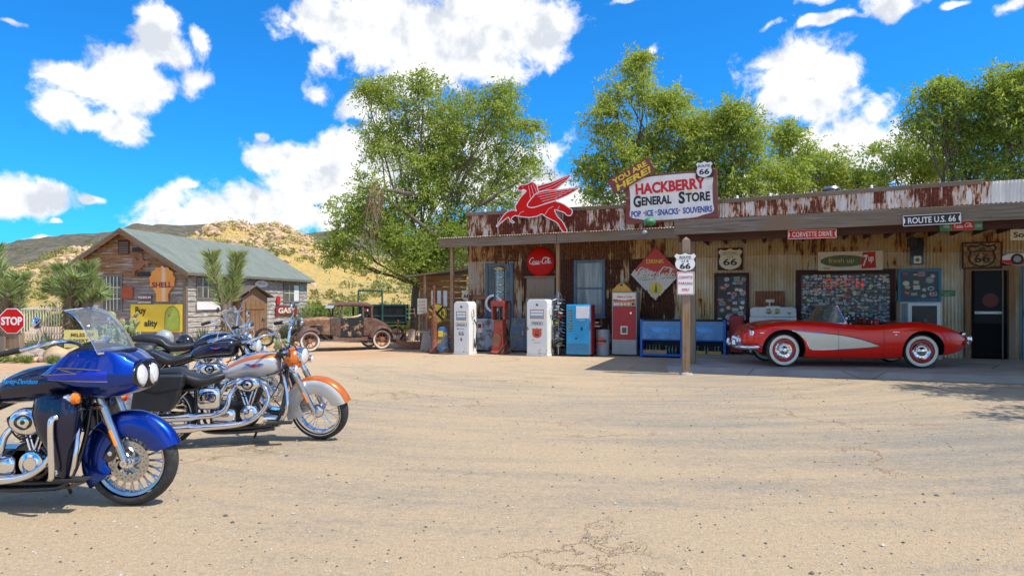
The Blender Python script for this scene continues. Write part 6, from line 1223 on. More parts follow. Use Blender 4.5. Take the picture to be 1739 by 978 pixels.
g.build('frame', t); g = MB(); g.box(-.22,.22,-.25,.1,.48,.52,'rust_iron'); g.build('seat', t)
t, D = gthing('wheel_plough', 'rusty small iron wheeled implement behind the coupe', 'implement', 672, 590, rz=15); g = MB()
for x in (-.3,.3): g.tube([(x,.22*math.cos(a),.22+.22*math.sin(a)) for a in np.linspace(0,2*PI,20,endpoint=False)],.018,'rust_iron',6,closed=True); [g.tube([(x,0,.22),(x,.22*math.cos(a),.22+.22*math.sin(a))],.008,'rust_iron',4) for a in np.linspace(0,2*PI,8,endpoint=False)]
g.build('wheel_pair', t); g = MB(); g.tube([(-.3,0,.22),(.3,0,.22)],.02,'rust_iron',6); g.tube([(0,0,.22),(0,-.5,.5),(0,-.8,.9)],.02,'rust_iron',6); g.box(-.2,.2,-.3,.2,.42,.5,'rust_iron'); g.build('frame', t)
t, D = gthing('drum_wheel', 'upright dark grinding wheel beside the porch post', 'grindstone', 795, 597); t.location.y += .6; g = MB(); g.tube([(.25*math.cos(a),0,.32+.25*math.sin(a)) for a in np.linspace(0,2*PI,24,endpoint=False)],.035,'cream',8,closed=True); g.build('ring', t); g = MB(); g.box(-.03,.03,.0,.06,0,.32,'rust_iron'); g.build('stand', t)
pm('lens', (.82,.84,.86), .3, .2, var=.25, scale=60, Coat_Weight=1.0); pm('orange_rust', (.42,.11,.03), .8, var=.3); pm('bone', (.62,.46,.26), .7)
# ------------------------------------------------------------------ vehicles
def sec(x, zc, ry, rz, n=2.5, yc=0, k=20):
    o = []
    for i in range(k):
        a = 2*PI*i/k; c, s_ = math.cos(a), math.sin(a)
        o.append((x, yc+ry*abs(c)**(2/n)*(1 if c > 0 else -1), zc+rz*abs(s_)**(2/n)*(1 if s_ > 0 else -1)))
    return o
def loft(mb, st_, mat, k=20, dens=3):
    vs = [Vector((a[0], a[1], a[2])) for a in st_]; ws = [Vector((a[3], a[4] if len(a) > 4 else 2.5, a[5] if len(a) > 5 else 0)) for a in st_]
    V1 = crom(vs, dens); V2 = crom(ws, dens); mb.ring([sec(a.x, a.y, max(b.x, .002), max(a.z, .002), max(b.y, 1.6), b.z, k) for a, b in zip(V1, V2)], mat)   # (x, zc, rz, ry, n, yc)
pm('tyre', (.028,.028,.029), .75, var=.3, scale=10, dirt=.35, dirtcol=(.20,.16,.12)); pm('whitewall', (.74,.70,.60), .6, var=.06, dirt=.15)
def tyre(mb, R_, w_, r_in, ww=None, mat='tyre', seg=48):
    h = R_-r_in; P = []
    for i in range(19):
        a = R(-118+236*i/18); x = r_in + h*.5 + h*.5*math.cos(a) ; y = w_/2*math.sin(a)*(1 if abs(math.sin(a)) < .9 else 1)
        P.append((x, y))
    for i in range(len(P)-1):
        rm = (P[i][0]+P[i+1][0])/2; m_ = mat
        if ww and ww[0] <= rm <= ww[1] and abs(P[i][1]) > w_*.25: m_ = 'whitewall'
        mb.lathe([P[i], P[i+1]], m_, seg)
    mb_last = None
red_body = pm('car_red', (.72,.010,.002), .3, var=.02, Specular_IOR_Level=.25, Coat_Weight=.8, Coat_Roughness=.03); pm('cove_white', (.66,.62,.50), .25, var=.03, Coat_Weight=.6)
pm('rim_red', (.55,.015,.01), .3); pm('seat_red', (.25,.015,.012), .5); pm('car_black', (.01,.01,.01), .6)
def car_wheel(parent, x, y, R_, side, steer=0, w_=.17):
    g = MB(); g.M = T(x, y, R_) @ RZ(steer) @ RX(90*side) ; M_ = g.M.copy()
    r_in = R_*.60; g.lathe([(r_in+.012,.02),(r_in+.015,.06),(r_in-.01,.062),(r_in-.03,.045),(.04,.03)], 'rim_red', 40); w = g.build('wheel', parent, smooth=40)
    g = MB(); g.M = M_; tyre(g, R_, w_, r_in, (R_*.645, R_*.90)); g.build('tyre', w, smooth=60)
    g = MB(); g.M = M_; g.lathe([(r_in-.025,.055),(r_in-.045,.075),(r_in-.08,.06),(.09,.062),(.075,.085),(.04,.10),(.035,.115),(.001,.12)], 'chrome', 40)
    for i in range(12): a = 2*PI*i/12; g.ell((.125*math.cos(a), .125*math.sin(a), .062), (.022,.010,.012), 'chrome', 8, 4)
    g.build('hubcap', w, smooth=50)
def boolcut(o, cutters):
    for cobj in cutters:
        m_ = o.modifiers.new('cut', 'BOOLEAN'); m_.operation = 'DIFFERENCE'; m_.object = cobj; m_.solver = 'EXACT'
        try: m_.material_mode = 'TRANSFER'
        except Exception: pass
    dg = bpy.context.evaluated_depsgraph_get(); dg.update(); me = bpy.data.meshes.new_from_object(o.evaluated_get(dg)); o.modifiers.clear(); o.data = me
    for c_ in cutters: bpy.data.objects.remove(c_)
glass('car_glass', (.30,.36,.32), .3)
YAW = -7; near = at(1328, 622, (CH-.12)*F/(622-HZ)); near.z = .12
q = Matrix.Rotation(R(YAW), 3, 'Z'); loc = near + q @ Vector((0, .70, 0))
car = thing('convertible', 'bright red open two seat convertible with white side cove and whitewall tyres', 'car', loc, YAW, scale=1.06)
TW = [(-.76,.30),(-.70,.52),(-.60,.68),(-.42,.79),(-.2,.85),(.1,.875),(.6,.87),(1.2,.865),(1.8,.88),(2.3,.905),(2.7,.90),(3.0,.86),(3.25,.77),(3.45,.62),(3.58,.42)]
TF = [(-.76,.62),(-.66,.73),(-.5,.80),(-.25,.862),(.1,.905),(.5,.905),(.9,.885),(1.3,.85),(1.7,.835),(2.05,.865),(2.4,.90),(2.7,.89),(3.0,.83),(3.25,.745),(3.45,.655),(3.58,.58)]
TCn = [(-.76,.60),(-.6,.70),(-.3,.80),(.1,.87),(.5,.90),(.9,.905),(1.3,.86),(1.8,.84),(2.15,.87),(2.5,.875),(2.9,.80),(3.25,.68),(3.45,.60),(3.58,.53)]
TBt = [(-.76,.46),(-.66,.36),(-.45,.28),(-.2,.24),(.3,.20),(.6,.175),(2.0,.175),(2.4,.20),(2.8,.235),(3.1,.26),(3.3,.30),(3.45,.36),(3.58,.44)]
def csec(u):
    w_, zf, zc, zb = tab_cr(TW, u), tab_cr(TF, u), tab_cr(TCn, u), tab_cr(TBt, u); hgt = zf-zb
    P = [(0,zb),(.5*w_,zb),(.84*w_,zb+.01),(.94*w_,zb+.12*hgt),(.985*w_,zb+.30*hgt),(1.0*w_,zb+.50*hgt),(.99*w_,zb+.70*hgt),(.955*w_,zb+.86*hgt),(.875*w_,zf-.018),(.77*w_,zf),(.64*w_,zf*.75+zc*.25-.006),(.48*w_,zf*.3+zc*.7),(.25*w_,zc+.012),(0,zc+.018)]
    return [(p.x, p.y) for p in crom([Vector(p) for p in P], 4)]
def side_y(u, z):
    P = csec(u); best = None
    for (a, b), (c, d) in zip(P, P[1:]):
        if (b-z)*(d-z) <= 0 and abs(d-b) > 1e-9 and b < d+1e-6: t = (z-b)/(d-b); y = a+(c-a)*t; best = max(best or 0, y)
    return best or tab_cr(TW, u)
rings = []; us = [-.76+4.34*i/90 for i in range(91)]
for u in us:
    P = csec(u); ring = [(u, -y, z) for y, z in P] + [(u, y, z) for y, z in P[-2:0:-1]]; rings.append(ring)
g = MB(); g.ring(rings, 'car_red'); body = g.build('body', car, smooth=50)
bm = bmesh.new(); bm.from_mesh(body.data); bmesh.ops.recalc_face_normals(bm, faces=bm.faces); bm.to_mesh(body.data); bm.free()
cut = []
for u in (0, 2.59):
    for s_ in (-1, 1):
        g = MB(); g.M = T(u, s_*.46, .345) @ RX(-90*s_); rA = .405; sh = 1.0 if u == 0 else .97
        g.lathe([(rA*sh,0),(rA*sh,.7)], 'car_black', 48, caps=True); o = g.build('cutter', car, smooth=0); bm = bmesh.new(); bm.from_mesh(o.data); bmesh.ops.remove_doubles(bm, verts=bm.verts, dist=1e-4); bmesh.ops.recalc_face_normals(bm, faces=bm.faces); bm.to_mesh(o.data); bm.free(); cut.append(o)
g = MB(); P = []
for cx, cy, a0 in ((1.95,.50,0),(1.15,.55,90),(1.15,-.55,180),(1.95,-.50,270)):
    for i in range(6): a = R(a0+90*i/5); P.append((cx+.13*math.cos(a), cy+.13*math.sin(a)))
g.add([(x, y, .35) for x, y in P]+[(x, y, 1.3) for x, y in P], [tuple(range(len(P)-1,-1,-1)), tuple(range(len(P), 2*len(P)))] + [(i, (i+1) % len(P), (i+1) % len(P)+len(P), i+len(P)) for i in range(len(P))], 'car_black'); cut.append(g.build('cutter', car, smooth=0))
bpy.context.view_layer.update(); boolcut(body, cut)
body.data.polygons.foreach_set('use_smooth', [True]*len(body.data.polygons)); body.data.set_sharp_from_angle(angle=R(38))
# white cove with its trim, both flanks
ct = [(.14,.735),(.30,.715),(.52,.695),(1.05,.645),(1.48,.55),(1.80,.435)]; cbm = [(.14,.728),(.24,.685),(.34,.60),(.42,.50),(.475,.37),(.55,.35),(1.05,.365),(1.48,.395),(1.80,.43)]
for s_ in (-1, 1):
    g = MB(); n = 60; rg = []
    for i in range(n+1):
        u = .14+1.66*i/n; z1, z0 = tab_cr(ct, u), min(tab_cr(cbm, u), tab_cr(ct, u)-.002); rg.append([(u, s_*(side_y(u, z0+(z1-z0)*j/6)+.006), z0+(z1-z0)*j/6) for j in range(7)])
    g.ring(rg, 'cove_white', closed=False); cv_ = g.build('side_cove', car, smooth=60)
    g = MB(); top_ = [(r_[-1][0], r_[-1][1]+s_*.003, r_[-1][2]) for r_ in rg]; bot = [(r_[0][0], r_[0][1]+s_*.003, r_[0][2]) for r_ in rg[::-1]]; g.tube(top_+bot, .008, 'chrome', 6); g.tube([(1.02, s_*(side_y(1.02, z)+.0065), z) for z in np.linspace(.37,.64,8)], .003, 'car_black', 5); g.build('trim', cv_)
g = MB(); g.tube([(1.02, -(side_y(1.02,z)+.002), z) for z in np.linspace(.2,.355,5)], .0035, 'car_black', 5); g.tube([(1.02, -(side_y(1.02,z)+.002), z) for z in np.linspace(.66,.80,5)], .0035, 'car_black', 5); g.tube([(1.86, -(side_y(1.86,z)+.002), z) for z in np.linspace(.22,.80,10)], .0035, 'car_black', 5); g.build('door_gap', car)
for u in (0, 2.59):
    for s_ in (-1, 1): car_wheel(car, u, s_*.72, .335, 1 if s_ < 0 else -1, steer=(8 if u == 0 else 0))
# windscreen
def wsp(t, top):   # t -1..1
    y = math.sin(t*1.45)/math.sin(1.45)*(.60 if top else .70); u = (.96 if top else .68) + (.12 if top else .54)*abs(t)**2.6; return (u, y, 1.235-.02*abs(t)**3 if top else .865 + .03*(1-abs(t)))
g = MB(); g.ring([[wsp(t, 0), tuple((a+b)/2 + (.0 if k else 0) for k, (a, b) in enumerate(zip(wsp(t,0), wsp(t,1)))), wsp(t, 1)] for t in np.linspace(-1,1,25)], 'car_glass', closed=False); ws = g.build('windscreen', car, smooth=60)
g = MB(); g.tube([wsp(-1,0)] + [wsp(t,1) for t in np.linspace(-1,1,25)] + [wsp(1,0)], .013, 'chrome', 8); g.tube([wsp(t,0) for t in np.linspace(-1,1,25)], .012, 'chrome', 8); g.build('frame', ws)
g = MB(); g.tube([(1.25,.02,.9),(1.22,0,1.14)], .008, 'chrome', 6); g.ell((1.22,0,1.14),(.02,.09,.03),'chrome',12,6); g.build('rear_mirror', car)
g = MB(); g.tube([(1.22,-.72,.86),(1.20,-.75,.95)], .009, 'chrome', 6); g.ell((1.20,-.76,.97),(.02,.05,.045),'chrome',14,8); g.build('side_mirror', car)
for s_ in (-1, 1):
    g = MB(); g.M = T(1.62, s_*.30, 0); loft(g, [(-.25,.50,.02,.20,4),(-.2,.50,.08,.23,4),(.2,.50,.08,.23,4),(.26,.5,.03,.2,4)], 'seat_red'); g.M = T(1.88, s_*.30, .70) @ RY(82); loft(g, [(-.24,0,.03,.20,4),(-.18,0,.07,.22,4),(.12,0,.07,.2,4),(.19,0,.03,.14,4)], 'seat_red'); g.build('seat', car)
g = MB(); M_ = T(1.42,-.33,.83) @ RY(-62); g.M = M_; g.tube([(.19*math.cos(a), .19*math.sin(a), 0) for a in np.linspace(0,2*PI,30,endpoint=False)], .012, 'car_black', 7, closed=True); [g.tube([(0,0,0),(.18*math.cos(a), .18*math.sin(a), 0)], .007, 'chrome', 5) for a in (R(90),R(210),R(330))]; g.lathe([(.04,-.01),(.04,.02),(.001,.025)],'chrome',14); g.build('steering_wheel', car)
g = MB(); g.box(1.02,1.14,-.66,.66,.66,.86,'seat_red'); g.build('dashboard', car, bevel=.04)
# lamps, grille, bumpers
for s_ in (-1, 1):
    g = MB(); g.M = T(-.57, s_*.60, .655) @ RZ(s_*-6) @ RY(-90); g.lathe([(.10,-.14),(.105,-.02),(.108,.02),(.098,.04),(.085,.042)],'chrome',32); hl = g.build('headlight', car); g = MB(); g.M = T(-.57, s_*.60, .655) @ RZ(s_*-6) @ RY(-90); g.lathe([(.086,.035),(.06,.055),(.001,.062)],'lens',28); g.build('lens', hl)
g = MB(); g.M = T(-.80,0,.50); E_ = [(.02*abs(math.sin(a))*0+.16*abs(math.cos(a))**3, .44*math.cos(a), .105*math.sin(a)) for a in np.linspace(0,2*PI,40,endpoint=False)]; g.tube(E_, .016, 'chrome', 8, closed=True); g.add([(x+.03,y*.98,z*.98) for x,y,z in E_], [tuple(range(40))], 'car_black'); gr_ = g.build('grille', car)
for k in range(13): y = -.39+.78*k/12; g = MB(); g.M = T(-.80+.16*abs(y/.44)**3-.01, y, .50); g.ell((0,0,0),(.035,.020,.088*math.sqrt(max(.05,1-(y/.44)**2))),'chrome',10,6); g.build('grille_tooth', gr_)
for s_ in (-1, 1):
    g = MB(); g.tube(crom([Vector(p) for p in ((-.86,s_*.16,.40),(-.85,s_*.42,.385),(-.74,s_*.66,.38),(-.56,s_*.79,.39),(-.46,s_*.83,.40))],6),[.025]+[.046]*22+[.02,.015],'chrome',10); g.ell((-.87,s_*.30,.44),(.05,.045,.10),'chrome',12,8); g.build('front_bumper', car, smooth=60)
    g = MB(); g.tube(crom([Vector(p) for p in ((3.62,s_*.18,.42),(3.60,s_*.42,.42),(3.50,s_*.62,.46),(3.42,s_*.70,.52))],6),.038,'chrome',10); g.ell((3.56,s_*.55,.56),(.06,.05,.09),'chrome',10,8); g.build('rear_bumper', car, smooth=60)
    g = MB(); g.M = T(3.47,s_*.52,.66) @ RY(75); g.lathe([(.055,-.04),(.06,0),(.05,.015)],'chrome',18); g.lathe([(.05,.012),(.03,.035),(.001,.04)],'rim_red',18); g.build('tail_light', car)
g = MB(); g.tube([(-.48,-(side_y(-.48,.44)+.006),.435),(-.42,-(side_y(-.42,.44)+.006),.435),(-.40,-(side_y(-.40,.44)+.006),.435)],.007,'chrome',6); g.box(2.02,2.14,-side_y(2.08,.70)-.008,-side_y(2.08,.70)-.001,.705,.715,'chrome'); g.ell((2.08,-side_y(2.08,.66)-.003,.655),(.022,.01,.022),'chrome',12,6); g.box(-.45,-.3,-side_y(-.4,.66)-.006,-side_y(-.4,.66)-.0,.668,.682,'chrome'); g.build('chrome_badges', car)
g = MB(); g.tube([(1.78,-.45,.86),(1.80,-.42,.93),(1.95,-.38,.945),(2.1,-.36,.90)], .012, 'chrome', 6); g.box(1.95,2.2,-.45,.45,.862,.885,'car_black'); g.build('tonneau_cover', car, bevel=.01)
# ------------------------------------------------------------------ rusty coupe
rusty('rust_body', (.10,.11,.09), .66, rust=(.16,.085,.055), scale=2.2); rusty('rust_black', (.02,.021,.022), .36, rust=(.34,.20,.10), scale=2.6); rusty('rust_fender', (.16,.08,.055), .7, rust=(.15,.075,.058), scale=3); rusty('rust_hood', (.36,.30,.20), .62, rust=(.26,.125,.065), scale=3.2)
nf = G(526, 597); cA = 31; cs_ = .86; qq = Matrix.Rotation(R(cA), 3, 'Z'); loc = nf + qq @ Vector((0, .66*cs_, 0))
mc = thing('rusty_coupe', 'rusted old two door coupe with whitewall wire wheels and an open window', 'car', loc, cA, scale=cs_)
def loftbox(mb, st_, mat):   # (u, halfwidth, z0, z1, crown)
    rg = []
    for u, hw_, z0, z1, cr_ in st_:
        rg.append([(u,-hw_,z0),(u,-hw_,z1-cr_),(u,-hw_*.82,z1-cr_*.35),(u,-hw_*.4,z1),(u,hw_*.4,z1),(u,hw_*.82,z1-cr_*.35),(u,hw_,z1-cr_),(u,hw_,z0)][::-1])
    mb.ring(rg, mat)
g = MB(); loftbox(g, [(-.12,.27,.60,1.14,.07),(.3,.34,.58,1.17,.09),(.78,.44,.56,1.21,.10)], 'rust_hood'); hd = g.build('hood', mc, smooth=30)
g = MB(); [g.box(.12+k*.045,.14+k*.045,-.395,-.33,.66,.90,'rust_black') for k in range(11)]; g.build('louvres', hd)
g = MB(); loftbox(g, [(-.20,.27,.56,1.17,.07),(-.125,.28,.56,1.18,.07)], 'steel_dull'); g.box(-.207,-.2005,-.22,.22,.62,1.08,'black'); g.build('radiator', mc, bevel=.01, smooth=30)
g = MB(); loftbox(g, [(.785,.45,.55,1.22,.10),(1.0,.56,.52,1.24,.09),(1.12,.58,.50,1.20,.05)], 'rust_body'); g.build('cowl', mc, smooth=30)
g = MB(); loftbox(g, [(1.125,.585,.50,1.16,.01),(1.5,.60,.50,1.16,.01),(1.95,.60,.50,1.16,.01)], 'rust_black'); dr_ = g.build('door', mc, smooth=30); g = MB(); g.box(1.78,1.86,-.64,-.605,1.02,1.04,'steel_dull'); g.build('handle', dr_)
g = MB(); g.box(1.965,2.3,-.60,.60,.52,1.16,'rust_body'); loftbox(g, [(2.3,.60,.52,1.16,.05),(2.55,.58,.52,1.12,.09),(2.9,.52,.54,.95,.10),(3.15,.44,.56,.70,.06)], 'rust_fender'); g.build('rear_deck', mc, smooth=40)
g = MB()       # window posts and header
for u0, u1 in ((1.14,1.19),(1.62,1.66) ,(1.93,1.99),(2.26,2.32)):
    for s_ in (-1, 1):
        if 1.6 < u0 < 1.7: continue
        g.add([(u0,s_*.60,1.16),(u1,s_*.60,1.16),(u1,s_*.56,1.16),(u0,s_*.56,1.16),(u0+(.03 if u0 < 1.3 else 0),s_*.56,1.62),(u1+(.03 if u0 < 1.3 else 0),s_*.56,1.62),(u1+(.03 if u0 < 1.3 else 0),s_*.52,1.62),(u0+(.03 if u0 < 1.3 else 0),s_*.52,1.62)], [(0,1,5,4),(1,2,6,5),(2,3,7,6),(3,0,4,7)], 'rust_body')
for s_ in (-1, 1): g.box(1.17,2.3,min(s_*.575,s_*.52),max(s_*.575,s_*.52),1.56,1.64,'rust_body')
g.box(2.25,2.31,-.52,-.30,1.16,1.6,'rust_body'); g.box(2.25,2.31,.30,.52,1.16,1.6,'rust_body'); g.box(2.25,2.31,-.30,.30,1.16,1.28,'rust_body'); g.box(2.25,2.31,-.30,.30,1.5,1.6,'rust_body'); g.build('window_posts', mc)
g = MB(); loftbox(g, [(.93,.50,1.60,1.62,.01),(1.15,.58,1.60,1.70,.05),(1.7,.60,1.60,1.74,.07),(2.2,.59,1.58,1.71,.07),(2.36,.55,1.50,1.62,.05)], 'rust_fender'); g.build('roof', mc, smooth=40)
g = MB(); g.add([(.93,-.50,1.61),(.93,.50,1.61),(.86,.50,1.50),(.86,-.50,1.50)], [(0,1,2,3)], 'clean_white'); g.tube([(1.12,-.57,1.2),(.98,-.52,1.6)],.018,'rust_body',6); g.tube([(1.12,.57,1.2),(.98,.52,1.6)],.018,'rust_body',6); g.build('sun_visor', mc)
g = MB(); g.box(1.75,2.1,-.45,.45,.75,.88,'seat_red' if False else 'leather'); g.box(2.1,2.22,-.45,.45,.75,1.25,'leather'); g.build('bench_seat', mc, bevel=.03)
g = MB(); g.tube(crom([Vector(p) for p in ((1.2,-.56,1.17),(1.5,-.60,1.175),(1.75,-.56,1.21),(1.9,-.5,1.26))],5),[.02]*6+[.035]*10,'bone',8); g.build('dry_branch_prop', mc)
def fend(mb, u0, z0, R_, w0, w1, y0, a0, a1, mat, n=18, th=.015, ext=None):
    rg = []
    for i in range(n+1):
        a = R(a0+(a1-a0)*i/n); rr_ = R_; c, s_ = math.cos(a), math.sin(a)
        pr = [(rr_-.05,-w0),(rr_-.005,-w0*.92),(rr_+.03,-w0*.5),(rr_+.04,0),(rr_+.03,w1*.5),(rr_,w1)]
        rg.append([(u0+q_*c, y0+yy, z0+q_*s_) for q_, yy in pr] + [(u0+(q_-th)*c, y0+yy, z0+(q_-th)*s_) for q_, yy in pr[::-1]])
    mb.ring(rg, mat)
for s_ in (-1, 1):
    g = MB(); fend(g, 0, .36, .44, .16, .16, s_*.64, 178, 38, 'rust_fender'); rg = []
    for p, wv in (((.34,.68),.15),((.5,.54),.16),((.68,.42),.16),((.85,.37),.16)): rg.append([(p[0],s_*.64-wv,p[1]),(p[0],s_*.64+wv,p[1]),(p[0],s_*.64+wv,p[1]-.02),(p[0],s_*.64-wv,p[1]-.02)])
    g.ring(rg, 'rust_fender'); g.build('front_fender', mc, smooth=50)
    g = MB(); fend(g, 2.63, .36, .46, .15, .15, s_*.66, 170, 5, 'rust_fender'); g.build('rear_fender', mc, smooth=50)
    g = MB(); g.box(.85,2.2,min(s_*.56,s_*.80),max(s_*.56,s_*.80),.34,.37,'rust_fender'); g.add([(.85,s_*.58,.37),(2.2,s_*.58,.37),(2.2,s_*.56,.52),(.85,s_*.54,.52)],[(0,1,2,3)],'rust_body'); g.build('running_board', mc)
    g = MB(); g.M = T(-.22,s_*.36,.98) @ RY(-90); g.lathe([(.001,-.16),(.06,-.13),(.10,-.04),(.105,0),(.09,.02),(.001,.035)],'steel',22); g.build('headlight', mc)
    for u in (0, 2.63):
        g = MB(); g.M = T(u, s_*.66, .36) @ RX(90*(1 if s_ < 0 else -1)); M_ = g.M.copy(); g.lathe([(.235,-.04),(.245,.05),(.225,.05),(.215,.0)],'orange_rust' if u else 'rust_iron',32); g.lathe([(.001,.09),(.06,.09),(.085,.05),(.09,-.02)],'rust_iron',20)
        for k in range(16): a = 2*PI*k/16; a2 = a+(.25 if k % 2 else -.25); g.tube([(.08*math.cos(a),.08*math.sin(a),.05 if k % 2 else -.02),(.23*math.cos(a2),.23*math.sin(a2),.02)],.008,'orange_rust' if u else 'rust_iron',4)
        w = g.build('wheel', mc, smooth=50); g = MB(); g.M = M_; tyre(g, .36, .12, .24, (.255,.338)); g.build('tyre', w, smooth=60)
g = MB(); g.tube([(-.42,-.6,.5),(-.42,.6,.5)],.025,'rust_iron',8); [g.tube([(-.42,y,.5),(-.1,y,.5)],.02,'rust_iron',6) for y in (-.3,.3)]; g.box(-.1,2.9,-.35,.35,.42,.54,'car_black'); g.box(.6,2.3,-.5,.5,.50,.56,'car_black'); g.build('chassis', mc)
# the broken screen glass flap on the roof
# green stake bed behind the coupe
pm('stake_green', (.02,.10,.07), .5, dirt=.3); D = 26.0; X = (607-869.5)/F*D; t = thing('flatbed_trailer', 'dark green steel sided trailer bed with a tall hoop behind the coupe', 'trailer', (X, D, 0), 6); L_ = (690-607)/F*D; z0 = at(650,549,D).z; z1 = at(650,517,D).z
g = MB(); g.box(0,L_,0,.05,z0,z1,'car_black'); g.box(0,L_,1.5,1.55,z0,z1,'car_black'); g.box(0,L_,0,1.55,z0-.06,z0,'car_black'); g.build('bed', t)
g = MB(); [g.box(0,L_,-.03,-.001,z,z+.05,'stake_green') for z in (z0,z1-.05,(z0+z1)/2-.1)]; [g.box(x,x+.05,-.045,-.031,z0,z1,'stake_green') for x in (0,L_*.5,L_-.05)]; g.build('side_rails', t)
zt = at(650,494,D).z; g = MB(); x0, x1 = L_*.02, L_*.50; g.tube(crom([Vector(p) for p in ((x0,-.06,z0-.1),(x0,-.06,zt-.12),(x0+.1,-.06,zt),(x1-.1,-.06,zt),(x1,-.06,zt-.12),(x1,-.06,z0-.1))],5),.03,'stake_green',8); g.build('hoop', t)
for x in (.4, L_-.4): g = MB(); g.M = T(x,.1,.3) @ RX(90); tyre(g, .3, .16, .17); g.lathe([(.17,-.05),(.17,.05),(.001,.03)],'steel_dull',20); g.build('wheel', t)
g = MB(); g.box(.25,.32,-.06,-.046,z1-.25,z1-.15,'vend_red'); g.box(.35,.5,-.06,-.046,z1-.25,z1-.17,'clean_white'); g.build('reflector', t)
# spare wheel
pm('rim_yellow', (.45,.36,.10), .6, dirt=.4)
D = 1800/(589-HZ); t = thing('spare_wheel', 'black tyre on a dull yellow wire wheel standing before the privy', 'wheel', ((450-869.5)/F*D, D, 0), 12); R_ = 16.5/F*D; g = MB(); g.M = T(0,0,R_) @ RX(90); g.lathe([(R_*.62,-.05),(R_*.64,.05),(R_*.56,.04),(R_*.54,-.02)],'rim_yellow',32); g.lathe([(.001,.05),(.07,.05),(.08,0),(.08,-.04)],'rim_yellow',18); [g.tube([(.06*math.cos(a),.06*math.sin(a),.02),(R_*.6*math.cos(a+.2),R_*.6*math.sin(a+.2),.0)],.01,'rim_yellow',4) for a in np.linspace(0,2*PI,14,endpoint=False)]; g.build('rim', t); g = MB(); g.M = T(0,0,R_) @ RX(90); tyre(g, R_, .13, R_*.63); g.build('tyre', t, smooth=60)
# ------------------------------------------------------------------ motorcycles
def metallic(name, col, r=.22):
    pm(name, col, r, .35, var=.06, Specular_IOR_Level=.3, Coat_Weight=.8, Coat_Roughness=.03)
[pm(n_, c_, .30, .92, var=.05, Coat_Weight=.8, Coat_Roughness=.03) for n_, c_ in (('bike_blue', (.004,.045,.36)), ('bike_bright_blue', (.006,.05,.80)))]; metallic('bike_black', (.012,.012,.022)); metallic('bike_silver', (.48,.49,.50), .3); metallic('bike_orange', (.72,.17,.015)); metallic('bike_navy', (.010,.016,.045)); metallic('bike_white', (.66,.67,.66), .3)
glass('tinted_shield', (.62,.66,.68), .14); glass('clear_edge', (.8,.85,.88), .5)
pm('bike_dark', (.006,.010,.045), .28, .7, var=.05, Coat_Weight=1.0, Coat_Roughness=.03); pm('brushed', (.50,.50,.50), .25, 1, var=.1); pm('strap_orange', (.75,.14,.03), .7)
def bwheel(parent, M_, R_, w_, kind, ww=None):
    ri = R_-w_*.64
    g = MB(); g.M = M_ @ RX(90); wd = w_*.36
    g.lathe([(ri+.012,-wd),(ri+.016,-wd*.9),(ri-.008,-wd*.75),(ri-.02,0),(ri-.008,wd*.75),(ri+.016,wd*.9),(ri+.012,wd)], 'chrome' if kind == 'spoke' else 'brushed', 48)
    g.lathe([(.02,-.07),(.045,-.07),(.045,-.05),(.03,0),(.045,.05),(.045,.07),(.02,.07)], 'chrome', 20)
    w = g.build('wheel', parent, smooth=50)
    g = MB(); g.M = M_ @ RX(90)
    if kind == 'spoke':
        for k in range(28):
            a = 2*PI*k/28; s_ = 1 if k % 2 else -1; a2 = a+.42*(1 if (k//2) % 2 else -1); g.tube([(.042*math.cos(a),.042*math.sin(a),s_*.05),((ri-.012)*math.cos(a2),(ri-.012)*math.sin(a2),s_*.008)], .0032, 'chrome', 4)
        g.lathe([(.001,.075),(.045,.074),(.07,.055),(.075,.03),(.06,.02)],'chrome',28)
    else:
        for k in range(20):
            a = 2*PI*k/20; c1 = [(.115*math.cos(a-.07),.115*math.sin(a-.07)),(.115*math.cos(a+.07),.115*math.sin(a+.07))]; 
            g.tube([(.08*math.cos(a),.08*math.sin(a),.012),((ri-.07)*math.cos(a),(ri-.07)*math.sin(a),.014)], .009, 'brushed', 6); [g.tube([((ri-.072)*math.cos(a),(ri-.072)*math.sin(a),.014),((ri-.004)*math.cos(a+q),(ri-.004)*math.sin(a+q),.016)], .007, 'brushed', 5) for q in (-.075,.075)]
        g.lathe([(.03,.03),(.09,.03),(.095,.018),(.085,.01)],'brushed',30)
    g.build('spokes', w, smooth=50)
    g = MB(); g.M = M_ @ RX(90); tyre(g, R_, w_, ri, ww); g.build('tyre', w, smooth=60); return w
def disc(parent, M_, r_, y):
    g = MB(); g.M = M_ @ T(0, y, 0) @ RX(90); g.lathe([(r_*.62,-.002),(r_*.62,.002),(r_,.002),(r_,-.002)], 'brushed', 48, close=True)
    for k in range(6):
        a = 2*PI*k/6; g.tube(crom([Vector(p) for p in ((.04*math.cos(a-.5),.04*math.sin(a-.5),.003),(r_*.5*math.cos(a),r_*.5*math.sin(a),.003),(r_*.68*math.cos(a+.45),r_*.68*math.sin(a+.45),.003))],5), .009, 'brushed', 5)
    g.lathe([(.035,.004),(.05,.004),(.05,-.004)],'brushed',20)
    d = g.build('brake_disc', parent, smooth=40); g = MB(); g.M = M_ @ T(0, y-.004, 0) @ RX(90)
    for k in range(36): a = 2*PI*k/36; g.lathe([(.004,.0015),(.001,.0015)],'black',6,T(r_*(.88 if k % 2 else .76)*math.cos(a),r_*(.88 if k % 2 else .76)*math.sin(a),0))
    g.build('disc_holes', d)
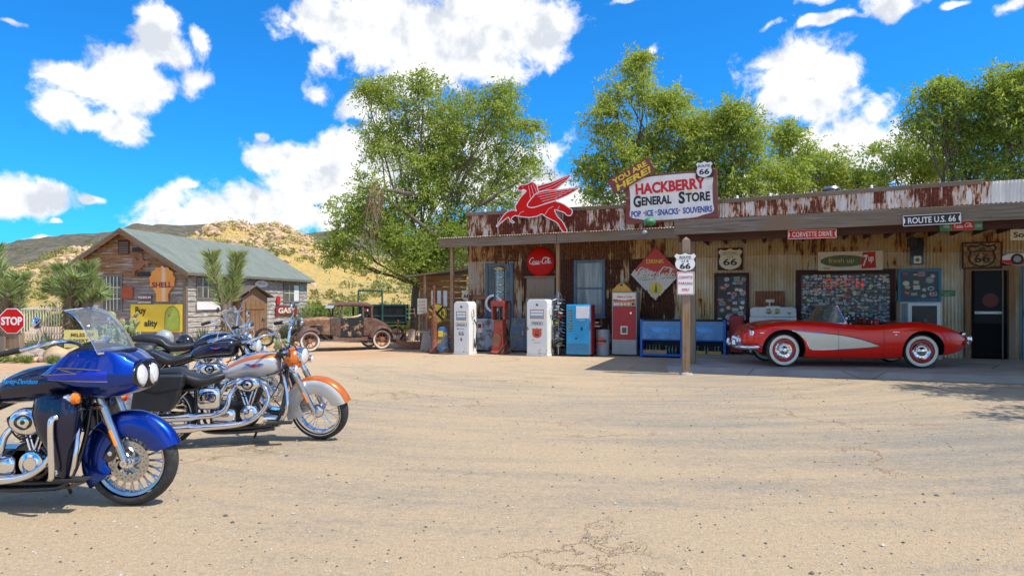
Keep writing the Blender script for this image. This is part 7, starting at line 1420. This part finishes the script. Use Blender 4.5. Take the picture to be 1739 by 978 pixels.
def mfender(mb, M_, R_, hw_, depth, a0, a1, mats, n=26, flare=0):
    """arched guard round the wheel centre, angles in the bike's side plane; mats = (side, crown)"""
    o = mb.M; mb.M = o @ M_; K = 7; rg = []
    for i in range(n+1):
        a = R(a0+(a1-a0)*i/n); c, s_ = math.cos(a), math.sin(a); dp = depth*(1 if 0 < i < n else .75)
        if flare and i < 6: dp += flare*(1-i/6)
        pr = [(R_-dp,-hw_),(R_-dp*.45,-hw_*1.02),(R_+.0,-hw_*.86),(R_+.018,-hw_*.5),(R_+.026,-hw_*.2),(R_+.026,hw_*.2),(R_+.018,hw_*.5),(R_,hw_*.86),(R_-dp*.45,hw_*1.02),(R_-dp,hw_)]
        rg.append([(q*c, y, q*s_) for q, y in pr] + [((q-.006)*c, y*.94, (q-.006)*s_) for q, y in pr[::-1]])
    n2 = 10; base = [[r_[j] for r_ in rg] for j in range(20)]
    for j in range(20):
        k = (j+1) % 20; jj = j if j < 10 else 19-j; kk = k if k < 10 else 19-k; crown = min(jj, kk) >= 2 and max(jj, kk) <= 7
        mb.ring([[r_[j], r_[k]] for r_ in rg], mats[1] if crown else mats[0], closed=False)
    mb.M = o
def fins(mb, base, ax, n, h, w0, mat):
    pass
def moto(label, loc, yaw, K):
    t = thing('motorcycle', label, 'motorcycle', loc, yaw, 'motorcycles parked in a row', scale=K.get('scale', 1)); lean = K.get('lean', 0)
    fx, rx_, Rf, Rr = K.get('fx', .82), -.80, .33, .33; dz = K.get('dz', 0); side = -1
    P0 = Matrix.Rotation(R(lean), 4, 'X')
    neck = Vector((.40,0,.98)); axd = Vector((fx-.40, 0, Rf-.98)).normalized()
    St = T(*neck) @ Matrix.Rotation(R(K.get('steer', 0)), 4, axd) @ T(*(-neck))
    def NB(front=False): g = MB(); g.M = P0 @ (St if front else Matrix()); return g
    col, col2 = K['paint'], K.get('paint2', K['paint'])
    # --- wheels
    kind = K.get('wheel', 'spoke'); ww = (.268,.280) if K.get('whitewall') else None
    w1 = bwheel(t, P0 @ St @ T(fx, 0, Rf), Rf, .135, kind, ww); bwheel(t, P0 @ T(rx_, 0, Rr), Rr, .15, kind, ww)
    if K.get('disc', True): disc(t, P0 @ St @ T(fx, 0, Rf), .15, -.062)
    # --- front guard
    g = NB(True); mfender(g, T(fx, 0, Rf), K.get('fr', .355), K.get('fw', .085), K.get('fdepth', .10), K.get('fa', (28, 196))[1], K.get('fa', (28, 196))[0], (K.get('fside', col), K.get('fcrown', col)), flare=K.get('flare', .05)); ff = g.build('front_fender', t, smooth=50, weld=True)
    if K.get('ftrim'): g = NB(True); [g.tube([((.357-K.get('fdepth', .10))*math.cos(R(a))+fx, s_*.086, Rf+(.357-K.get('fdepth', .10))*math.sin(R(a))) for a in np.linspace(40,185,24)], .004, 'chrome', 5) for s_ in (-1,1)]; g.build('trim', ff)
    g = NB(True)
    for s_ in (-1, 1):
        y = s_*.105; lo = Vector((fx, y, Rf)); up = Vector((.44, y, .98)); d = (lo-up); L_ = d.length; d.normalize()
        g.tube([up-d*.02, up+d*L_*.45], .027, K.get('fork_top', 'chrome'), 12); g.tube([up+d*L_*.38, up+d*L_*.42, up+d*(L_*.97)], [.034,.032,.029], K.get('fork', 'brushed'), 14); g.tube([Vector((fx,y-.03,Rf)), Vector((fx,y+.03,Rf))], .026, 'chrome', 12)
    g.tube([(fx,-.14,Rf),(fx,.14,Rf)], .012, 'steel', 8); fk = g.build('fork', t, smooth=40)
    g = NB(True); p = Vector((fx,-.136,Rf)); u_ = (Vector((.44,-.136,.98))-p).normalized(); g.tube([p+u_*.14, p+u_*.26], .012, 'amber', 6); g.build('reflector', fk)
    if K.get('caliper'): g = NB(True); g.M = g.M @ T(fx-.115,-.085,Rf+.07) @ RY(35); g.box(-.03,.03,-.02,.025,-.07,.07,'dark_steel'); g.lathe([(.022,0),(.022,.012),(.001,.012)],'chrome',14,T(0,-.02,0) @ RX(90)); g.build('brake_caliper', t, bevel=.012); g = NB(True); g.tube(crom([Vector(q_) for q_ in ((fx-.10,-.09,Rf+.14),(fx-.20,-.09,Rf+.24),(fx-.34,-.08,Rf+.24),(.44,-.06,.80),(.44,0,.9))],6), .006, 'rubber', 6); g.build('brake_hose', t)
    g = NB(True); g.box(.36,.50,-.14,.14,.955,.985,'black_paint'); g.box(.44,.56,-.14,.14,.80,.83,'black_paint'); g.build('fork_clamps', t, bevel=.01)
    # --- frame
    g = NB(); g.tube([(.36,0,1.0),(.44,0,.80)], .035, 'black_paint', 10)
    for s_ in (-1, 1):
        g.tube(crom([Vector(p) for p in ((.42,s_*.03,.84),(.40,s_*.09,.5),(.30,s_*.13,.20),(.1,s_*.14,.15),(-.35,s_*.14,.16),(-.45,s_*.13,.30),(-.48,s_*.10,.62))],5), .017, 'black_paint', 8); g.tube([(-.42,s_*.12,.30),(rx_,s_*.12,Rr)], .022, 'black_paint', 8); g.tube([(-.45,s_*.11,.60),(rx_-.05,s_*.12,.58)], .018, 'black_paint', 8); g.tube([(rx_,s_*.12,Rr),(-.55,s_*.12,.58)], .012, 'chrome', 8)
    g.tube([(.40,0,.93),(-.1,0,.80),(-.48,0,.64)], .026, 'black_paint', 8); g.box(-.35,.3,-.1,.1,.14,.19,'black_paint'); g.build('frame', t, smooth=50)
    # --- engine
    g = NB(); g.M = g.M @ T(.0,0,.33) ; g.lathe([(.001,-.10),(.14,-.10),(.155,-.08),(.155,.08),(.14,.10),(.001,.10)],'black_paint',28,RX(90)); g.box(-.34,-.02,-.10,.10,-.12,.10,'black_paint'); en = g.build('engine', t, bevel=.01, smooth=40)
    for ang in (-24, 24):
        g = NB(); g.M = g.M @ T(.02,0,.38) @ RY(ang)
        for k in range(11): z = .07+k*.0185; q_ = .083 if 1 < k < 9 else .076; P = [(q_*abs(math.cos(a))**.7*(1 if math.cos(a) > 0 else -1)*.95, q_*abs(math.sin(a))**.7*(1 if math.sin(a) > 0 else -1)*1.08) for a in np.linspace(0,2*PI,20,endpoint=False)]; g.ring([[(x,y,z) for x,y in P],[(x,y,z+.008) for x,y in P]], K.get('fin', 'dark_steel'))
        g.lathe([(.06,.05),(.06,.28)],'black_paint',16); g.build('cylinder', en)
        g = NB(); g.M = g.M @ T(.02,0,.38) @ RY(ang); loft(g, [(-.085,.305,.02,.06,3),(-.07,.305,.035,.085,3.5),(.07,.305,.035,.085,3.5),(.085,.305,.02,.06,3)], 'chrome'); g.box(-.07,.07,-.075,.075,.27,.285,'chrome'); g.build('rocker_cover', en, bevel=.006)
        g = NB(); g.M = g.M @ T(.02,-.10,.38) @ RY(ang*.75); g.tube([(0,0,.02),(0,.01,.27)], .010, 'chrome', 8); g.tube([(.03,0,.02),(.03,.01,.27)], .010, 'chrome', 8); g.build('pushrods', en)
    g = NB(); g.M = g.M @ T(.05,-.115,.335); g.lathe([(.095,0),(.098,.02),(.085,.045),(.05,.05),(.045,.056),(.001,.058)],'chrome',32,RX(90)); [g.lathe([(.009,0),(.009,.008),(.001,.008)],'steel',8,T(.075*math.cos(a),-.036,.075*math.sin(a)) @ RX(90)) for a in np.linspace(0,2*PI,5,endpoint=False)]; cc_ = g.build('cam_cover', en, smooth=45)
    g = NB(); g.M = g.M @ T(-.18,-.105,.31); loft(g, [(-.13,0,.03,.02,3),(-.11,0,.07,.045,3),(.06,0,.08,.05,3),(.10,0,.05,.03,3)], 'chrome'); g.build('gear_cover', en, smooth=50)
    g = NB(); g.M = g.M @ T(.045,-.18,.645) @ RX(90); q_ = K.get('ac', (.125,.078)); rg = []
    for r_, z in ((.0,.0),(1.0,.0),(1.0,.012),(.93,.032),(.75,.046),(.5,.052),(.47,.044),(.34,.044),(.32,.054),(.1,.058),(.01,.058)):
        rg.append([(r_*q_[0]*math.cos(a)*(1+.0), r_*q_[1]*math.sin(a)*(1-.18*abs(math.cos(a))**2 if r_ > .6 else q_[0]/q_[1]*.95 if False else 1), z) for a in np.linspace(0,2*PI,40,endpoint=False)])
    g.ring(rg, 'chrome', caps=False); ac = g.build('air_cleaner', t, smooth=40); g = NB(); g.M = g.M @ T(.045,-.18,.645) @ RX(90); g.lathe([(.055,.046),(.055,.054),(.042,.054),(.042,.046)],'black_paint',28); g.lathe([(.016,.058),(.016,.061),(.001,.061)],'black_paint',14); g.build('ring', ac)
    g = NB(); g.tube([(.0,-.05,.60),(.045,-.15,.645)], .04, 'chrome', 12); g.build('intake', en)
    # --- exhaust
    E1 = K.get('ex1', [(.13,-.10,.66),(.22,-.16,.58),(.24,-.18,.46),(.14,-.19,.31),(-.05,-.19,.235),(-.5,-.20,.215),(-1.05,-.20,.205)]); E2 = K.get('ex2', [(-.06,-.10,.64),(-.13,-.16,.54),(-.16,-.18,.42),(-.26,-.18,.34),(-.5,-.18,.325),(-1.08,-.18,.32)])
    for E_, r0 in ((E1,.024),(E2,.024)):
        P = crom([Vector(p) for p in E_], 8); n = len(P); rr = [r0 + (.024 if i/n > .80 else .012*max(0,(i/n-.45))/.35) for i in range(n)]
        if E_ is E2: rr = [r0 + (.022 if i/n > .78 else .008*max(0,(i/n-.4))/.38) for i in range(n)]
        g = NB(); g.tube(P, [max(.02, q) for q in rr], 'chrome', 14); g.build('exhaust_pipe', t, smooth=50)
    # --- oil tank and side cover, belt side parts
    g = NB(); g.M = g.M @ T(-.33,-.13,.50); loft(g, [(-.12,0,.08,.02,3),(-.09,0,.11,.035,3),(.07,0,.11,.035,3),(.10,0,.07,.02,3)], K.get('sidecover', 'chrome')); g.build('side_cover', t, smooth=50)
    g = NB(); g.M = g.M @ T(.36,-.22,.24); g.box(-.13,.13,-.05,.05,-.012,.012,'rubber'); g.tube([(0,.0,-.01),(-.05,.12,-.03)], .014, 'chrome', 8); g.build('footboard', t, bevel=.008)
    g = NB(); g.tube(crom([Vector(p) for p in ((.36,-.02,.78),(.40,-.16,.70),(.44,-.25,.52),(.43,-.27,.36),(.36,-.2,.22),(.30,-.05,.19))],6), .016, 'chrome', 10); g.tube(crom([Vector(p) for p in ((.36,.02,.78),(.40,.16,.70),(.44,.25,.52),(.43,.27,.36),(.36,.2,.22),(.30,.05,.19))],6), .016, 'chrome', 10); g.build('engine_guard', t, smooth=60)
    g = NB(); g.tube([(.12,.13,.16),(.05,.30,.01)], .014, 'black_paint', 8); g.build('side_stand', t)
    # --- tank, seat, rear guard
    tk = K.get('tank', [(-.24,.80,.03,.05),(-.16,.83,.075,.12),(.0,.875,.115,.15),(.18,.90,.13,.155),(.30,.90,.12,.13),(.36,.90,.06,.06)])
    tk = [(a, z+dz, b_, c_) for a, z, b_, c_ in tk]
    g = NB(); loft(g, [(a, z, rz_, ry_, 2.3) for a, z, rz_, ry_ in tk], K.get('tankpaint', col), 28, 6); tn_ = g.build('fuel_tank', t, smooth=60)
    def tank_side(x, k):   # point on the right flank at height fraction k
        z = tab_cr([(a, b) for a, b, c, d in tk], x); rz_ = tab_cr([(a, c) for a, b, c, d in tk], x); ry_ = tab_cr([(a, d) for a, b, c, d in tk], x)
        kk = max(-.98, min(.98, k)); return (x, -ry_*(1-abs(kk)**2.3)**(1/2.3)-.002, z+rz_*kk)
    if K.get('tankband'):
        g = NB(); rg = []
        for x in np.linspace(tk[0][0]+.03, tk[-1][0]-.04, 24): rg.append([tuple(Vector(tank_side(x, k))+Vector((0,-.0015,.0015))) for k in np.linspace(.62,.90,5)])
        g.ring(rg, K['tankband'], closed=False); g.build('tank_band', tn_, smooth=60)
    if K.get('pin'): g = NB(); lp = [tank_side(x, .62) for x in np.linspace(-.14,.28,20)] + [tank_side(x, -.55) for x in np.linspace(.28,-.14,20)]; g.tube(lp, .0035, K['pin'], 5, closed=True); g.build('pinstripe', tn_)
    g = NB(); g.M = g.M @ T(0,0,0)
    if K.get('badge'):
        bx, w_ = K['badge']; bw = [(-1,.25),(-.5,.35),(-.25,.1),(0,.3),(.25,.1),(.5,.35),(1,.25),(.5,-.15),(.15,-.3),(-.15,-.3),(-.5,-.15)]
        p = tank_side(bx, .1); g.M = g.M @ T(p[0], p[1]-.004, p[2]) @ RX(-6); g.prism([(x*w_, z*w_*.6) for x, z in bw], -.003, .004, 'blue_ink'); g.prism([(x*w_*.4, z*w_*.45) for x, z in ((-1,.2),(1,.2),(.8,-.3),(-.8,-.3))], -.006, -.0032, 'vend_red'); g.build('badge', tn_)
    if K.get('script'):
        p = tank_side(K.get('script_x', .1), .25); g = NB(); g.M = g.M @ T(p[0], p[1]-.006, p[2]) @ RX(-10); put_text(g, K['script'], 0, 0, .045, 'chrome', .26, 0, shear=.35, bold=.01); g.build('lettering', tn_)
    g = NB(); g.M = g.M @ T(0,0,dz); g.lathe([(.035,0),(.038,.012),(.02,.02),(.001,.02)],'chrome',18,T(.12,0,1.02)); loft(g, [(-.1,.93,.02,.03,2.5),(.0,.985,.025,.055,2.5),(.2,1.02,.025,.06,2.5),(.3,1.0,.02,.04,2.5)], 'chrome' if not K.get('black_dash') else 'black_paint'); g.build('tank_console', tn_, smooth=60)
    g = NB(); g.M = g.M @ T(0,0,dz); loft(g, K.get('seat', [(-.20,.80,.04,.10,2.6),(-.28,.775,.055,.14,2.8),(-.42,.745,.06,.17,2.8),(-.56,.78,.07,.17,2.8),(-.64,.83,.06,.13,2.6),(-.80,.84,.04,.11,2.6),(-.95,.82,.02,.08,2.6)]), 'leather', 24, 5); st_ = g.build('seat', t, smooth=60)
    if K.get('studs'): g = NB(); [g.ell((-.60+.0*k, -.10+.04*k, .885), .008, 'chrome', 6, 4) for k in range(6)]; [g.ell((-.5-.02*k, -.165, .80+.01*k), .008, 'chrome', 6, 4) for k in range(8)]; g.build('studs', st_)
    g = NB(); mfender(g, T(rx_, 0, Rr), .37, .105, .14, 165, 62, (K.get('rside', col), K.get('rcrown', col)), flare=.02); rf_ = g.build('rear_fender', t, smooth=50, weld=True)
    g = NB(); g.M = g.M @ T(rx_-.36,0,.52); g.ell((0,0,0),(.03,.05,.04),'vend_red',12,8); [g.ell((-.0,s_*.13,.02),(.03,.03,.03),'amber',12,8) for s_ in (-1,1)]; g.tube([(0,-.13,.02),(0,.13,.02)],.008,'chrome',6); g.build('tail_lamp', t)
    if K.get('bags', True):
        for s_ in (-1, 1):
            g = NB(); g.M = g.M @ T(-.80, s_*.235, .62); g.prism([(-.24,-.20),(.12,-.22),(.20,-.10),(.24,.12),(-.20,.12)], -.07, .07, 'leather'); b_ = g.build('saddlebag', t, bevel=.025, seg=3); g = NB(); g.M = g.M @ T(-.80, s_*.235, .62); g.prism([(-.22,.03),(.0,-.03),(.23,.01),(.255,.145),(-.215,.145)], -.082, .082, 'leather'); g.build('bag_flap', b_, bevel=.02, seg=3)
    # --- controls
    if K.get('bars', 'std') == 'ape': HBp = [(.40,-.06,1.02),(.38,-.12,1.12),(.36,-.22,1.24),(.33,-.36,1.29),(.22,-.42,1.27)]
    else: bz = K.get('barz', 0); HBp = [(.40,-.06,1.02),(.40,-.14,1.08+bz),(.36,-.28,1.12+bz),(.28,-.38,1.10+bz),(.16,-.43,1.07+bz)]
    for s_ in (-1, 1):
        P = crom([Vector((x, -y*s_*-1 if False else y*(-s_), z)) for x, y, z in HBp], 5); g = NB(True); g.tube(P, .014, 'chrome', 8); g.tube([P[-1], P[-1]+(P[-1]-P[-3]).normalized()*.07, P[-1]+(P[-1]-P[-3]).normalized()*.13], .021, 'rubber', 10); hb_ = g.build('handlebar', t, smooth=50)
        g = NB(True); q_ = P[-6]; g.tube([q_, q_+Vector((.05,0,.02)), P[-1]+Vector((.06,0,-.005))], .007, 'chrome', 6); g.build('lever', hb_)
        g = NB(True); q_ = P[-5]; m_ = q_+Vector((.03,-s_*-.05 if False else (.05 if q_.y > 0 else -.05),.16)); g.tube([q_, q_.lerp(m_, .5)+Vector((.03,0,0)), m_], .006, 'chrome', 6); o = g.M; g.M = g.M @ T(*m_) @ RZ(8); g.ell((0,0,0),(.018,.065,.042),'chrome' if not K.get('dark_mirror') else 'black_paint',18,8); g.build('mirror', t, smooth=60)
    g = NB()
    for q_ in ([(.40,-.12,1.05),(.46,-.16,.95),(.40,-.12,.80),(.22,-.10,.72)],[(.40,.12,1.05),(.50,.10,.92),(.42,-.05,.78),(.30,-.12,.55),(.2,-.12,.40)],[(.42,-.2,1.08),(.52,-.10,1.0),(.44,-.07,.86),(.36,-.09,.66)],[(-.02,-.16,.62),(-.06,-.19,.58),(.02,-.2,.52),(.10,-.17,.60)],[(.30,-.10,.46),(.38,-.16,.36),(.30,-.15,.22),(.0,-.14,.2)]): g.tube(crom([Vector(p) for p in q_], 6), .0065, 'rubber', 6)
    g.build('cables', t, smooth=60)
    g = NB(); g.M = g.M @ T(.24,-.13,.27); g.lathe([(.001,.08),(.035,.08),(.038,.06),(.038,-.05),(.001,-.05)], 'chrome', 20, RY(90)); g.build('oil_filter', t)
    if not K.get('fairing'):
        g = NB(True); g.M = g.M @ T(.60,0,.93) @ RY(90); g.lathe([(.001,-.13),(.05,-.12),(.085,-.06),(.092,0),(.094,.02),(.084,.025)],'chrome',28); hl = g.build('headlight', t, smooth=50); g = NB(True); g.M = g.M @ T(.60,0,.93) @ RY(90); g.lathe([(.084,.02),(.06,.035),(.001,.042)],'lens',24); g.build('lens', hl)
        if K.get('nacelle', True): g = NB(True); g.M = g.M @ T(.50,0,.90); g.ell((0,0,0),(.11,.15,.12),K.get('nac','bike_silver'),20,10); g.build('fork_cover', t, smooth=60)
        for s_ in (-1, 1): g = NB(True); g.tube([(.52,0,.86),(.58,s_*.17,.84)],.009,'chrome',6); g.M = g.M @ T(.60,s_*.19,.84) @ RY(90); g.lathe([(.001,-.07),(.035,-.05),(.044,0),(.042,.015)],'chrome',18); g.lathe([(.042,.012),(.001,.025)],'lens' if K.get('spots') else 'amber',18); g.build('indicator_lamp', t, smooth=50)
    if K.get('windshield'):
        g = NB(True); rg = []
        for i in range(9):
            z = 1.0+.42*i/8; x = .60-.20*i/8; wv = .20+.05*math.sin(PI*i/8); rg.append([(x-.10*abs(u_)**2, u_*wv, z-.03*abs(u_)**3*(i/8)) for u_ in np.linspace(-1,1,13)])
        g.ring(rg, 'clear_glass', closed=False); ws_ = g.build('windshield', t, smooth=60); g = NB(True); g.tube([rg[i][0] for i in range(9)]+[p for p in rg[-1]]+[rg[i][-1] for i in range(8,-1,-1)], .006, 'chrome', 5); g.tube(rg[2], .009, 'chrome', 6); g.build('frame', ws_)
    return t, NB
def place(px, py, yaw, fx=.82): p = G(px, py); return p - Matrix.Rotation(R(yaw), 3, 'Z') @ Vector((fx, 0, 0))
# silver and orange cruiser
yaw = 13
ms_, _ = moto('silver and orange cruiser with black saddlebags and whitewall front wheel turned to the camera', place(542, 747, yaw, .75), yaw, dict(fx=.75, dz=-.07, paint='bike_silver', fside='bike_white', fcrown='bike_orange', rside='bike_white', rcrown='bike_orange', nac='bike_orange', fdepth=.15, fa=(20,200), flare=.07, ftrim=True, whitewall=True, steer=26, disc=False, barz=.10, tankband='bike_orange', badge=(.10,.10), spots=True))
# navy cruiser behind it
D = 9.15; yaw = 12; q = at(356, 500, D); moto('navy cruiser with gold pinstriped tank standing behind the silver one', Vector((q.x, q.y, 0)), yaw, dict(paint='bike_navy', pin='brass', badge=(.10,.075), studs=True, bags=False, steer=20, sidecover='bike_navy', nacelle=False, spots=True))
D = 10.7; q = at(352, 500, D); m4, _ = moto('dark touring cruiser with a clear windshield and helmets on its seat', Vector((q.x, q.y, 0)), 14, dict(paint='bike_navy', steer=18, windshield=True, spots=True, bars='ape', dark_mirror=True, nacelle=False, seat=[(-.15,.85,.04,.10,2.6),(-.30,.82,.06,.15,2.8),(-.50,.82,.07,.18,2.8),(-.62,.90,.08,.17,2.8),(-.85,.95,.07,.16,2.6),(-1.05,.95,.04,.12,2.6)]))
# helmets, bag and cloth on the seats behind
def helmet(label, p, yaw, mat):
    t = thing('helmet', label, 'helmet', p, yaw, 'helmets on the parked motorcycles'); g = MB(); g.ell((0,0,.12),(.145,.12,.135),mat,28,14,z0=-.75); g.build('shell', t, smooth=60)
    g = MB(); rg = []
    for i in range(7): e = R(-18+46*i/6); rg.append([(.150*math.cos(a)*math.cos(e), .125*math.sin(a)*math.cos(e), .115+.14*math.sin(e)) for a in np.linspace(R(-75),R(75),15)])
    g.ring(rg, 'smoke_glass' if mat == 'bike_silver' else 'black_paint', closed=False); g.build('visor', t, smooth=60); g = MB(); g.ell((.04,0,.035),(.115,.10,.05),'black_paint',20,8); g.build('chin_bar', t, smooth=60); g = MB(); g.tube([(.02,-.11,.07),(.05,-.09,-.05),(.06,.0,-.09)],.006,'leather',5); g.build('strap', t)
D = 10.9; helmet('silver full helmet resting on the rear motorcycle seat', at(279, 588, D), 165, 'bike_silver'); helmet('black and silver helmet beside the silver one on the rear motorcycle', at(314, 596, D-.2), 150, 'black_paint')
p = at(240, 592, 9.5); t = thing('travel_bag', 'lumpy black soft bag strapped behind the navy motorcycle seat', 'bag', p, 10); g = MB(); rockgeo(g, (0,0,0), .17, 'leather', 3, 3, .62); g.build('bag_body', t, smooth=60)
p = at(240, 604, 8.9); t = thing('orange_cloth', 'crumpled orange rain cloth tucked under the black bag', 'cloth', p, 0); g = MB(); rockgeo(g, (0,0,0), .10, 'strap_orange', 8, 3, .7); g.build('cloth_bundle', t, smooth=40)
# ---- blue tourer in front
yaw = 0
K = dict(fx=.70, fr=.345, fw=.072, tankpaint='bike_dark', paint='bike_blue', barz=.10, fork='brushed', fork_top='brushed', wheel='cast', disc=True, caliper=True, fairing=True, fdepth=.16, fa=(20,214), flare=.05, fside='bike_blue', bags=True, sidecover='bike_blue', ac=(.135,.10), tank=[(-.30,.80,.03,.05),(-.22,.84,.09,.13),(-.05,.885,.125,.165),(.15,.91,.13,.17),(.30,.90,.12,.14),(.38,.90,.06,.06)], badge=None, script='Harley-Davidson', script_x=-.02, black_dash=True)
mb_, NB = moto('blue touring motorcycle with a twin lamp shark nose fairing at the left', place(226, 856, yaw, .70), yaw, K)
NB0 = NB
def NB(): g = NB0(); g.M = g.M @ T(-.19,0,.01) @ T(.97,0,0) @ S(.84,1,1) @ T(-.97,0,0); return g
# tall fork-mounted nose fairing fixed to the frame: side outlines per half width
FP = [(-.02,1.20),(.10,1.24),(.24,1.29),(.40,1.34),(.62,1.355),(.80,1.33),(.92,1.24),(.98,1.14),(.97,1.05),(.92,.97),(.80,.93),(.60,.90),(.42,.88),(.28,.90),(.16,.97)]
def fair_ring(x):     # rings across the bike along x
    pass
tops = [(.26,.985),(.36,1.05),(.46,1.115),(.60,1.145),(.78,1.14),(.88,1.105),(.94,1.07),(.97,1.055)]
bots = [(.26,.955),(.34,.90),(.46,.84),(.58,.80),(.72,.79),(.84,.81),(.93,.84),(.97,.86)]
wid = [(.26,.27),(.36,.30),(.48,.31),(.60,.30),(.74,.28),(.84,.25),(.92,.215),(.97,.195)]
mid_ = [(.26,.97),(.4,.98),(.7,.97),(.97,.96)]
def fsec(x):
    zt, zb_, w_, zm = tab_cr(tops, x), tab_cr(bots, x), tab_cr(wid, x), tab_cr(mid_, x)
    hu, hd_ = zt-zm, zm-zb_; pr = [(0,zt+.012),(w_*.4,zt+.010),(w_*.70,zt),(w_*.80,zt-.12*hu),(w_*.985,zm+.16*hu),(w_,zm+.08*hu),(w_*.985,zm-.06*hd_),(w_*.93,zm-.42*hd_),(w_*.86,zm-.5*hd_),(w_*.62,zb_+.02),(w_*.3,zb_),(0,zb_)]
    return pr
g = NB(); rg = []
for x in np.linspace(.262,.968,40):
    P = [(p.x, p.y) for p in crom([Vector(p) for p in fsec(x)], 2)]; rg.append([(x+.05*(1-((z-.79)/.36))*(max(0,x-.7)/.27),-y,z) for y,z in P]+[(x+.05*(1-((z-.79)/.36))*(max(0,x-.7)/.27),y,z) for y,z in P[-2:0:-1]])
g.ring(rg, 'bike_blue'); fa_ = g.build('fairing', mb_, smooth=32); bm = bmesh.new(); bm.from_mesh(fa_.data); bmesh.ops.recalc_face_normals(bm, faces=bm.faces); bm.to_mesh(fa_.data); bm.free()
def fy(x, z):
    P = [(p.x, p.y) for p in crom([Vector(p) for p in fsec(x)], 4)]; b_ = 0
    for (a, b), (c, d) in zip(P, P[1:]):
        if (b-z)*(d-z) <= 0 and abs(b-d) > 1e-9: b_ = max(b_, a+(c-a)*(z-b)/(d-b))
    return b_
def band(mb, z1t, z0t, x0, x1, mat, off, s_=-1, n=30):
    rg = []
    for x in np.linspace(x0, x1, n):
        z1, z0 = tab_cr(z1t, x), tab_cr(z0t, x); rg.append([(x, s_*(fy(x, z0+(z1-z0)*k/4)+off), z0+(z1-z0)*k/4) for k in range(5)])
    mb.ring(rg, mat, closed=False)
for s_ in (-1, 1):
    g = NB(); band(g, [(.28,.975),(.82,1.0)], [(.28,.945),(.80,.925)], .31, .82, 'bike_bright_blue', .004, s_); b1 = g.build('stripe', fa_, smooth=60)
    g = NB(); P = [(x, s_*(fy(x, z)+.006), z) for x, z in [(.31,.978),(.52,.985),(.60,.985),(.42,1.025),(.6,1.02),(.82,1.003)]]; Q_ = []
    for (a, b) in zip(P, P[1:]): Q_ += [Vector(a).lerp(Vector(b), k/5) for k in range(5)]
    Q_ = [Vector((q.x, s_*(fy(q.x, q.z)+.006), q.z)) for q in Q_]; g.tube(Q_, .003, 'brass', 5); g.tube([(x, s_*(fy(x, tab_cr([(.28,.945),(.80,.925)], x))+.006), tab_cr([(.28,.945),(.80,.925)], x)) for x in np.linspace(.31,.82,20)], .003, 'brass', 5); g.build('pinstripe', fa_)
    LM = T(.992,s_*.086,.955) @ RZ(s_*6) @ RY(86) @ S(.98,.84,1)
    g = NB(); g.M = g.M @ LM; g.lathe([(.086,-.04),(.087,.012),(.080,.014),(.077,.010)],'chrome',32); hl = g.build('headlight', mb_, smooth=50); g = NB(); g.M = g.M @ LM; g.lathe([(.078,.008),(.066,.028),(.035,.040),(.001,.043)],'lens',28); g.build('lens', hl)
g = NB(); g.M = g.M @ T(.975,0,.955) @ RY(86); P = [(.108*math.sin(a), .195*math.cos(a), 0) for a in np.linspace(0,2*PI,40,endpoint=False)]; g.ring([P, [(x*1.0,y*1.0,.03) for x,y,_ in P]], 'black_paint'); g.build('lamp_bezel', mb_, bevel=.008)
g = NB(); rg = []
for i in range(13):
    k = i/12; x = .86-.33*k; z = 1.135+.31*math.sin(k*PI/2)**.9; wv = .235-.06*k**2; rg.append([(x-.13*abs(u_)**2.2, u_*wv, z-.02*abs(u_)**2) for u_ in np.linspace(-1,1,17)])
g.ring(rg, 'tinted_shield', closed=False); ws_ = g.build('windshield', mb_, smooth=60); g = NB(); g.tube([rg[i][0] for i in range(13)]+rg[-1]+[rg[i][-1] for i in range(12,-1,-1)], .005, 'clear_edge', 5); g.tube(rg[0], .014, 'black_paint', 6); g.build('shield_edge', ws_)
g = NB(); loft(g, [(.36,1.06,.02,.16,3),(.44,1.10,.04,.20,3),(.58,1.14,.045,.20,3),(.72,1.14,.02,.16,3)], 'black'); g.build('instrument_hood', mb_, smooth=50)
NB = NB0
for s_ in (-1, 1):
    g = NB(); g.M = g.M @ T(.30, s_*.235, .60); rg = []
    for z, x0, x1, w_ in ((.24,-.10,.10,.05),(.22,-.15,.13,.085),(.12,-.17,.15,.10),(-.02,-.13,.14,.10),(-.14,-.06,.11,.08),(-.26,-.01,.08,.05),(-.36,.02,.06,.02)):
        cx = (x0+x1)/2; rx2 = (x1-x0)/2; rg.append([(cx+rx2*abs(math.cos(a))**.7*(1 if math.cos(a) > 0 else -1), w_*abs(math.sin(a))**.7*(1 if math.sin(a) > 0 else -1), z) for a in np.linspace(0,2*PI,24,endpoint=False)])
    g.ring(rg, 'bike_dark'); lw = g.build('lower_fairing', mb_, smooth=50); g = NB(); g.M = g.M @ T(.30, s_*.235, .60); g.tube(crom([Vector(p) for p in ((.05,s_*.10,.10),(.03,s_*.13,.07),(.03,s_*.13,-.1),(.03,s_*.12,-.28),(.0,s_*.09,-.33))],5), .021, 'chrome', 12); g.build('guard_tube', lw, smooth=60)
    g = NB(); g.tube([(.40,s_*.1,.80),(.42,s_*.24,.82)], .012, 'chrome', 7); g.M = g.M @ T(.43,s_*.27,.82) @ RY(90); g.lathe([(.001,-.08),(.03,-.06),(.042,0)],'chrome',18); g.lathe([(.042,0),(.035,.03),(.001,.042)],'amber',18); g.build('indicator_lamp', mb_, smooth=50)
g = NB(); g.tube([(.3,-.12,.74),(.55,-.13,.74)], .02, 'chrome', 10); g.build('crossbar', mb_)
